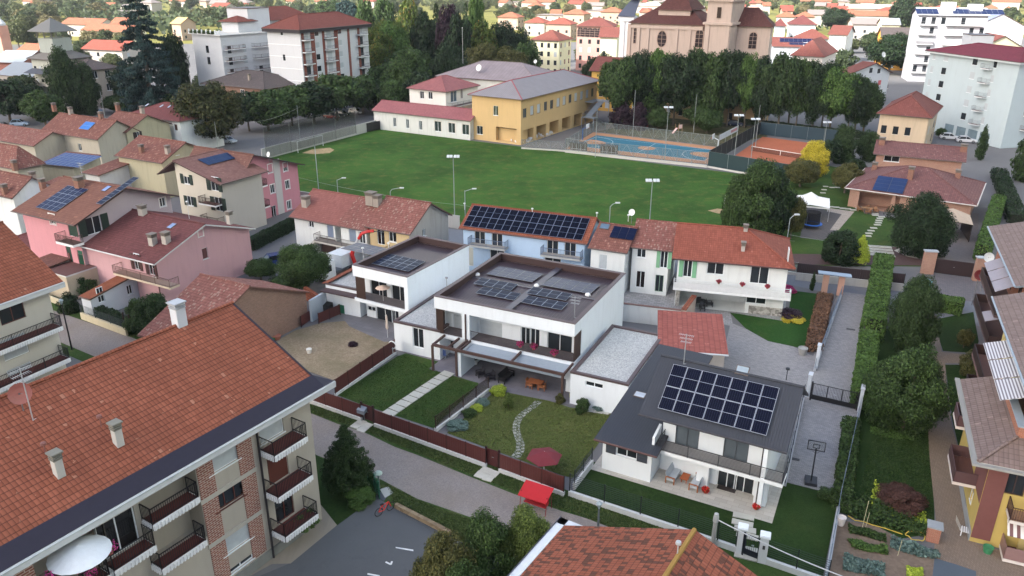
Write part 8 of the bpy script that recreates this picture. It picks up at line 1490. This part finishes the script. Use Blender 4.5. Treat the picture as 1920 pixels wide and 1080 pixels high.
def pot(px, py, c, h, label, r=.3, name='flower_pot'): X, Y = G(px, py); o = root(name, (X, Y, 0), 0, label, 'pot'); MB().lathe([(0, .02), (r * .7, .02), (r, h), (r * .85, h), (r * .8, h * .9), (0, h * .9)], n=12).obj('pot', plain(c), o); return o
pot(580, 662, (214, 214, 210), .5, 'white bucket on the bare soil'); pot(519, 636, (166, 104, 88), .45, 'terracotta tub at the foot of the barn', .5); pot(508, 641, (50, 110, 60), .4, 'green tub at the foot of the barn', .5)
X, Y = G(737, 668); o = root('garden_figure', (X, Y, 0), -.4, 'white round clock like ornament standing by the fence end', 'ornament'); MB().tube((0, 0, 0), (0, 0, 1.0), .05).obj('stem', plain((200, 200, 200)), o); m = MB(); n = 18
for k in range(n): a, b = 2 * PI * k / n, 2 * PI * (k + 1) / n; m.tube((.4 * math.cos(a), 0, 1.3 + .4 * math.sin(a)), (.4 * math.cos(b), 0, 1.3 + .4 * math.sin(b)), .07, None, 5)
m.obj('ring', plain((226, 228, 228)), o)
o = root('letterbox', (*G(686, 788), 0), math.radians(-28), 'slanted grey letterbox lid on the brown fence at the first gate', 'letterbox'); MB().solid([(-.5, -.55, 1.25), (.3, -.55, 1.25), (.3, -.05, 1.45), (-.5, -.05, 1.45)], [(0, 1, 2, 3)], .35, 0, 0).obj('box', plain((126, 134, 146)), o); MB().tube((0, -.2, 0), (0, -.2, 1.0), .05).obj('post', plain((90, 90, 96)), o)
# bicycle
def bike(px, py, rz, c, label):
    X, Y = G(px, py); o = root('bicycle', (X, Y, 0), math.radians(rz), label, 'bicycle'); T = plain((26, 26, 28), .8); F = plain(c, .4)
    for x_ in (-.52, .52):
        m = MB(); n = 20
        for k in range(n): a, b = 2 * PI * k / n, 2 * PI * (k + 1) / n; m.tube((x_ + .33 * math.cos(a), 0, .35 + .33 * math.sin(a)), (x_ + .33 * math.cos(b), 0, .35 + .33 * math.sin(b)), .03, None, 5)
        for k in range(8): a = 2 * PI * k / 8; m.tube((x_, 0, .35), (x_ + .32 * math.cos(a), 0, .35 + .32 * math.sin(a)), .006, None, 3)
        m.obj('wheel', T, o)
    m = MB(); B = Vector((-.05, 0, .32)); S_ = Vector((-.22, 0, .82)); H_ = Vector((.36, 0, .85)); R = Vector((-.52, 0, .35)); Fr = Vector((.52, 0, .35))
    for a, b in ((B, S_), (B, H_), (S_ + Vector((.03, 0, -.06)), H_), (R, B), (R, S_), (H_, Fr)): m.tube(a, b, .035, None, 6)
    m.obj('frame', F, o); MB().box(-.36, -.08, .86, -.1, .08, .92).obj('saddle', T, o); MB().path([(.36, 0, .85), (.34, 0, 1.02), (.3, -.28, 1.04)], .018, 5).path([(.34, 0, 1.02), (.3, .28, 1.04)], .018, 5).obj('handlebar', T, o); return o
bike(722, 962, 42, (206, 50, 40), 'red bicycle leaning at the corner of the car park')
o = root('garden_gate', (*G(703, 921), 0), math.radians(-62), 'small green mesh gate between the lane and the car park', 'gate'); MB().box(0, -.02, .05, 1.1, .02, 1.5).obj('gate_leaf', meshm((30, 100, 76), .65), o)
for x_ in (0, 1.1): MB().tube((x_, 0, 0), (x_, 0, 1.6), .05).obj('post', plain((34, 84, 66)), o)
fence((690, 900), (704, 921), 1.4, 'short green mesh fence by the mushroom lamp', 'net', (30, 100, 76), 0, 1.5, (34, 84, 66), alpha=.55)
sheet('pavement_plate', [G(704, 931), G(720, 940), G(728, 930), G(712, 922)], plain((66, 70, 80)), 8, True); sheet('paving', [G(712, 918), G(728, 913), G(738, 925), G(722, 934)], CONC, 9, True)
lwall((742, 951), (845, 1004), .35, .3, gravelm((150, 134, 110), (120, 104, 86), 3, .4), 'low rough stone kerb along the car park', name='stone_kerb')
# right garden
X, Y = G(1747, 1012); o = root('brick_pillar', (X, Y, 0), math.radians(-25), 'short brick pillar with a grey cap beside the hose', 'pillar'); MB().box(-.4, -.35, 0, .4, .35, 1.2).obj('shaft', BK2, o); MB().box(-.5, -.45, 1.202, .5, .45, 1.32).obj('cap', plain((150, 156, 160)), o)
m = MB(); X, Y = G(1717, 1008); P_ = [(X + (.65 + .1 * math.sin(3 * t)) * math.cos(t), Y + .5 * math.sin(t), .1 + .05 * (k % 3)) for k, t in enumerate([q * .42 for q in range(46)])]; m.path(P_, .035, 5); hp_ = [(*G(x, y), .06) for x, y in ((1692, 1003), (1660, 992), (1634, 985), (1618, 979), (1603, 977), (1590, 968))]; m.path(hp_, .035, 5); tag(m.obj('garden_hose', plain((196, 170, 70), .5)), 'yellow garden hose coiled beside the brick pillar', 'hose')
for x, y, t, lb in ((1616, 992, 940, 'left bamboo stake above the vegetables'), (1622, 992, 962, 'shorter bamboo stake above the vegetables'), (1683, 1042, 1014, 'bamboo stake among the cabbages')): X, Y = G(x, y); o = MB().tube((0, 0, 0), (.1, .05, zat(X, Y, t)), .02).obj('bamboo_stake', plain((190, 184, 150))); o.location = (X, Y, 0); tag(o, lb, 'stake')
o = root('lounge_chair', (*G(1816, 1004), 0), math.radians(60), 'white slatted lounge chair by the yellow wall', 'chair'); m = MB()
for k in range(9): m.box(-.35, -.6 + k * .13, .38, .35, -.6 + k * .13 + .08, .42)
m.obj('seat', plain((222, 224, 228)), o); m = MB()
for k in range(6): m.solid([(-.35, .6 + k * .07, .45 + k * .12), (.35, .6 + k * .07, .45 + k * .12), (.35, .64 + k * .07, .53 + k * .12), (-.35, .64 + k * .07, .53 + k * .12)], [(0, 1, 2, 3)], .03, 0, 0)
m.obj('backrest', plain((222, 224, 228)), o)
for x_ in (-.32, .32):
    for y_ in (-.55, .5): MB().box(x_ - .03, y_ - .03, 0, x_ + .03, y_ + .03, .38).obj('leg', plain((222, 224, 228)), o)
pot(1851, 1036, (60, 130, 90), .5, 'green bucket on the tan paving', .35); pot(1576, 984, (214, 206, 204), .7, 'white round tub on a stand by the rail', .32); pot(1504, 665, (150, 150, 148), .8, 'round stone well beside the cobbled court', .5)
def dishp(px, py, ty, r, c, label): X, Y = G(px, py); h = zat(X, Y, ty); o = root('satellite_dish', (X, Y, 0), 0, label, 'satellite dish'); f = fitting('dish', o, (0, 0, h - .4), .4, r, c); f.name = 'reflector'; MB().tube((0, 0, 0), (0, 0, h - .3), .05).obj('mast', plain((120, 120, 124), .4), o)
dishp(1847, 745, 668, .62, (206, 214, 220), 'white satellite dish above the olive shrub'); dishp(1838, 545, 482, .62, (204, 208, 210), 'white satellite dish beside the brick gatepost'); dishp(1822, 572, 515, .62, (110, 36, 40), 'maroon satellite dish below the gatepost')
# white plastic chairs under the school arcade
CH_ = MB(); CH_.box(-.24, -.24, .42, .24, .24, .46); CH_.box(-.24, .2, .46, .24, .25, .9)
for x_ in (-.22, .22):
    for y_ in (-.22, .22): CH_.box(x_ - .02, y_ - .02, 0, x_ + .02, y_ + .02, .42)
cme = CH_.mesh('plastic_chair', plain((224, 226, 230)))
for i in range(30):
    k = i % 10; u = sh.x1 - .4 - rr.uniform(0, 2.6) + (0 if i < 18 else 1.2); v = 1.5 + k * 1.55 + rr.uniform(-.4, .4); X, Y = sh.world(u, v); o = bpy.data.objects.new('plastic_chair', cme); C.objects.link(o); o.location = (X, Y, .05); o.rotation_euler = (0, 0, rr.uniform(0, 6.28)); tag(o, 'white plastic chair under the arcade of the yellow school', 'chair', 'plastic chairs under the school arcade')
# terrace table on the low block, things on the roof terraces
X, Y = tb.world(3.2, 5.2); table(X, Y, 3.22, -28, 1.3, .9, .72, (222, 224, 226), 'white garden table on the brown roof terrace')
X, Y = G(1312, 575); table(X, Y, .05, -16, 1.5, 1.5, .74, (48, 50, 54), 'round dark table under the portico of the corner villa', round_=True)
for i, (dx, dy) in enumerate(((1.1, 0), (-1.1, 0), (0, 1.1), (0, -1.1))): seat(X + dx, Y + dy, .05, [90, -90, 180, 0][i], (60, 62, 66), (40, 40, 44), 'dark chair round the portico table of the corner villa', 'dining_chair', .5, 'chairs round the portico table')
X, Y = G(1626, 398); table(X, Y, .05, -30, 1.8, 1.0, .74, (150, 116, 84), 'wooden table in the brick villa porch')
for i, (dx, dy) in enumerate(((1.2, -.4), (-1.1, .6), (.3, 1), (-.3, -1))): seat(X + dx, Y + dy, .05, i * 90, (150, 110, 80), (140, 100, 70), 'wicker chair in the brick villa porch', 'wicker_chair', .55, 'chairs in the villa porch')
for k in range(9): X, Y = lt.world(1 + k * 1.1, .9); bush_ = tree_at('bush', X, Y, 1.0, 1.6, L_MID, 'green planting along the terrace parapet of the white block', 'plants on the terrace block', 'shrub', 'plant', 0, z=20.5)
for x, y, lb in ((548, 905, 'palm like plant in a pot on the lower corner balcony, left'), (572, 935, 'spiky potted plant on the lower corner balcony, right')): u, z = ap.wh('f', x + 10, y + 45, .6); X, Y = ap.world(u, ap.y0 - .6); tree_at('bush', X, Y, 1.3, 1.1, L_HEDGE, lb, None, 'potted_palm', 'plant', 0, z=.97)
# ================= CAMERA AND LIGHT
sc_ = bpy.context.scene
cam = bpy.data.cameras.new('camera'); co = bpy.data.objects.new('camera', cam); C.objects.link(co); sc_.camera = co
cam.sensor_width = 36; cam.sensor_fit = 'HORIZONTAL'; cam.lens = 36 * FPX / 1920; cam.clip_end = 12000; cam.clip_start = .5
Rw = CM.T @ np.diag([1, -1, -1]); co.matrix_world = Matrix(Rw.tolist()).to_4x4(); co.location = (0, 0, CAMH)
SUN_EL, SUN_AZ = math.radians(38), math.radians(235)      # azimuth clockwise from north (+Y)
w = bpy.data.worlds.new('World'); sc_.world = w; w.use_nodes = True; nt = w.node_tree
sky = nt.nodes.new('ShaderNodeTexSky'); sky.sky_type = 'NISHITA'; sky.sun_disc = False; sky.sun_elevation = SUN_EL; sky.sun_rotation = SUN_AZ; sky.air_density = 1.0; sky.dust_density = 4.0
bg = nt.nodes['Background']; bg.inputs['Strength'].default_value = .12; nt.links.new(sky.outputs[0], bg.inputs[0])
sl = bpy.data.lights.new('sun', 'SUN'); so = bpy.data.objects.new('sun', sl); C.objects.link(so); sl.energy = 3.0; sl.angle = math.radians(.53); sl.color = (1, .95, .87)
sd = Vector((math.sin(SUN_AZ) * math.cos(SUN_EL), math.cos(SUN_AZ) * math.cos(SUN_EL), math.sin(SUN_EL)))
so.rotation_euler = sd.to_track_quat('Z', 'Y').to_euler()
# a broad cloud bank over the near part of the town keeps it in shade; its edge lets the sun through beyond
def cloud(cx, cy, rx, ry, z=650):
    off = sd * (z / sd.z); m = MB(); n = 48; r = np.random.default_rng(4)
    ph = r.uniform(0, 6.28, 6); rings = 9; i0 = 0
    for s_, zz in ((1, 45), (-1, -14)):
        i0 = len(m.v); m.v.append((cx, cy, z + zz))
        for j in range(1, rings + 1):
            q = j / rings
            for k in range(n):
                t = 2 * PI * k / n; e = 1 + .06 * math.sin(3 * t + ph[0]) + .05 * math.sin(7 * t + ph[1]) + .03 * math.sin(13 * t + ph[2])
                h_ = math.sqrt(max(0, 1 - q * q)); m.v.append((cx + rx * q * e * math.cos(t), cy + ry * q * e * math.sin(t), z + zz * h_ * (1 + .25 * math.sin(5 * t + 9 * q))))
        for k in range(n): m.f.append((i0, i0 + 1 + k, i0 + 1 + (k + 1) % n)[::s_]); m.mi.append(0)
        for j in range(rings - 1):
            for k in range(n): a = i0 + 1 + j * n + k; b = i0 + 1 + j * n + (k + 1) % n; m.f.append((a, a + n, b + n, b)[::s_]); m.mi.append(0)
    m.v = [(x + off.x, y + off.y, zz) for x, y, zz in m.v]; mt = NT('cloud'); mt.done((.9, .9, .92, 1), 1, 0, 0)
    tr = mt.new('ShaderNodeBsdfTranslucent'); tr.inputs[0].default_value = (.90, .97, .98, 1); mx = mt.new('ShaderNodeMixShader'); mx.inputs[0].default_value = .6; mt.link(mt.b.outputs[0], mx.inputs[1]); mt.link(tr.outputs[0], mx.inputs[2]); mt.link(mx.outputs[0], mt.n['Material Output'].inputs['Surface'])
    o = m.obj('cloud', mt.m); o['kind'] = 'structure'; o['label'] = 'cloud bank shading the near part of the town'
cloud(0, 80, 480, 235)
def fill_cloud(cx, cy, cz, rx, ry, rz, seed):  # added unseen clouds: they bounce neutral fill light onto the shaded walls
    q = np.random.default_rng(seed); m = MB(); nu, nv = 36, 16; ph = q.uniform(0, 6.28, 8)
    for j in range(nv + 1):
        for k in range(nu):
            a, b = 2 * PI * k / nu, PI * j / nv; e = 1 + .10 * math.sin(4 * a + ph[0]) * math.sin(b * 3 + ph[1]) + .07 * math.sin(9 * a + ph[2]) * math.sin(b * 6 + ph[3]) + .04 * math.sin(15 * a + ph[4])
            m.v.append((cx + rx * e * math.sin(b) * math.cos(a), cy + ry * e * math.sin(b) * math.sin(a), cz + rz * e * math.cos(b)))
    for j in range(nv):
        for k in range(nu): m.f.append((j * nu + k, (j + 1) * nu + k, (j + 1) * nu + (k + 1) % nu, j * nu + (k + 1) % nu)); m.mi.append(0)
    o = m.obj('cloud', CLM.m); o['kind'] = 'structure'; o['label'] = 'added unseen cumulus cloud that bounces neutral light into the shade'
CLM = NT('cumulus'); CLM.done((.87, .94, .94, 1), 1, 0, 0)
for i, (cx, cy, rx, ry, rz) in enumerate(((1750, 100, 520, 1000, 800), (1400, -1100, 600, 500, 620), (2700, 2600, 700, 900, 800), (400, -1900, 800, 400, 480), (-2300, 700, 500, 800, 560), (-2200, 2700, 900, 700, 700), (600, 7200, 2600, 900, 1300))): fill_cloud(cx, cy, rz + 260, rx, ry, rz, i)
hz = MB(); hz.box(-1500, -20, -2.5, 1600, 1750, 46); hv = bpy.data.materials.new('haze'); hv.use_nodes = True; nn = hv.node_tree; nn.nodes.remove(nn.nodes['Principled BSDF']); pv_ = nn.nodes.new('ShaderNodeVolumePrincipled'); pv_.inputs['Color'].default_value = (.88, .92, .97, 1); pv_.inputs['Density'].default_value = .00012; pv_.inputs['Anisotropy'].default_value = .2; nn.links.new(pv_.outputs[0], nn.nodes['Material Output'].inputs['Volume'])
ho = hz.obj('haze', hv); ho['kind'] = 'stuff'; ho['label'] = 'thin summer haze over the far town'
sc_.view_settings.view_transform = 'Standard'; sc_.view_settings.look = 'None'; sc_.view_settings.exposure = 1.68; sc_.view_settings.gamma = 1; sc_.view_settings.use_curve_mapping = False
sc_.cycles.max_bounces = 6; sc_.cycles.transparent_max_bounces = 12; sc_.cycles.use_denoising = True
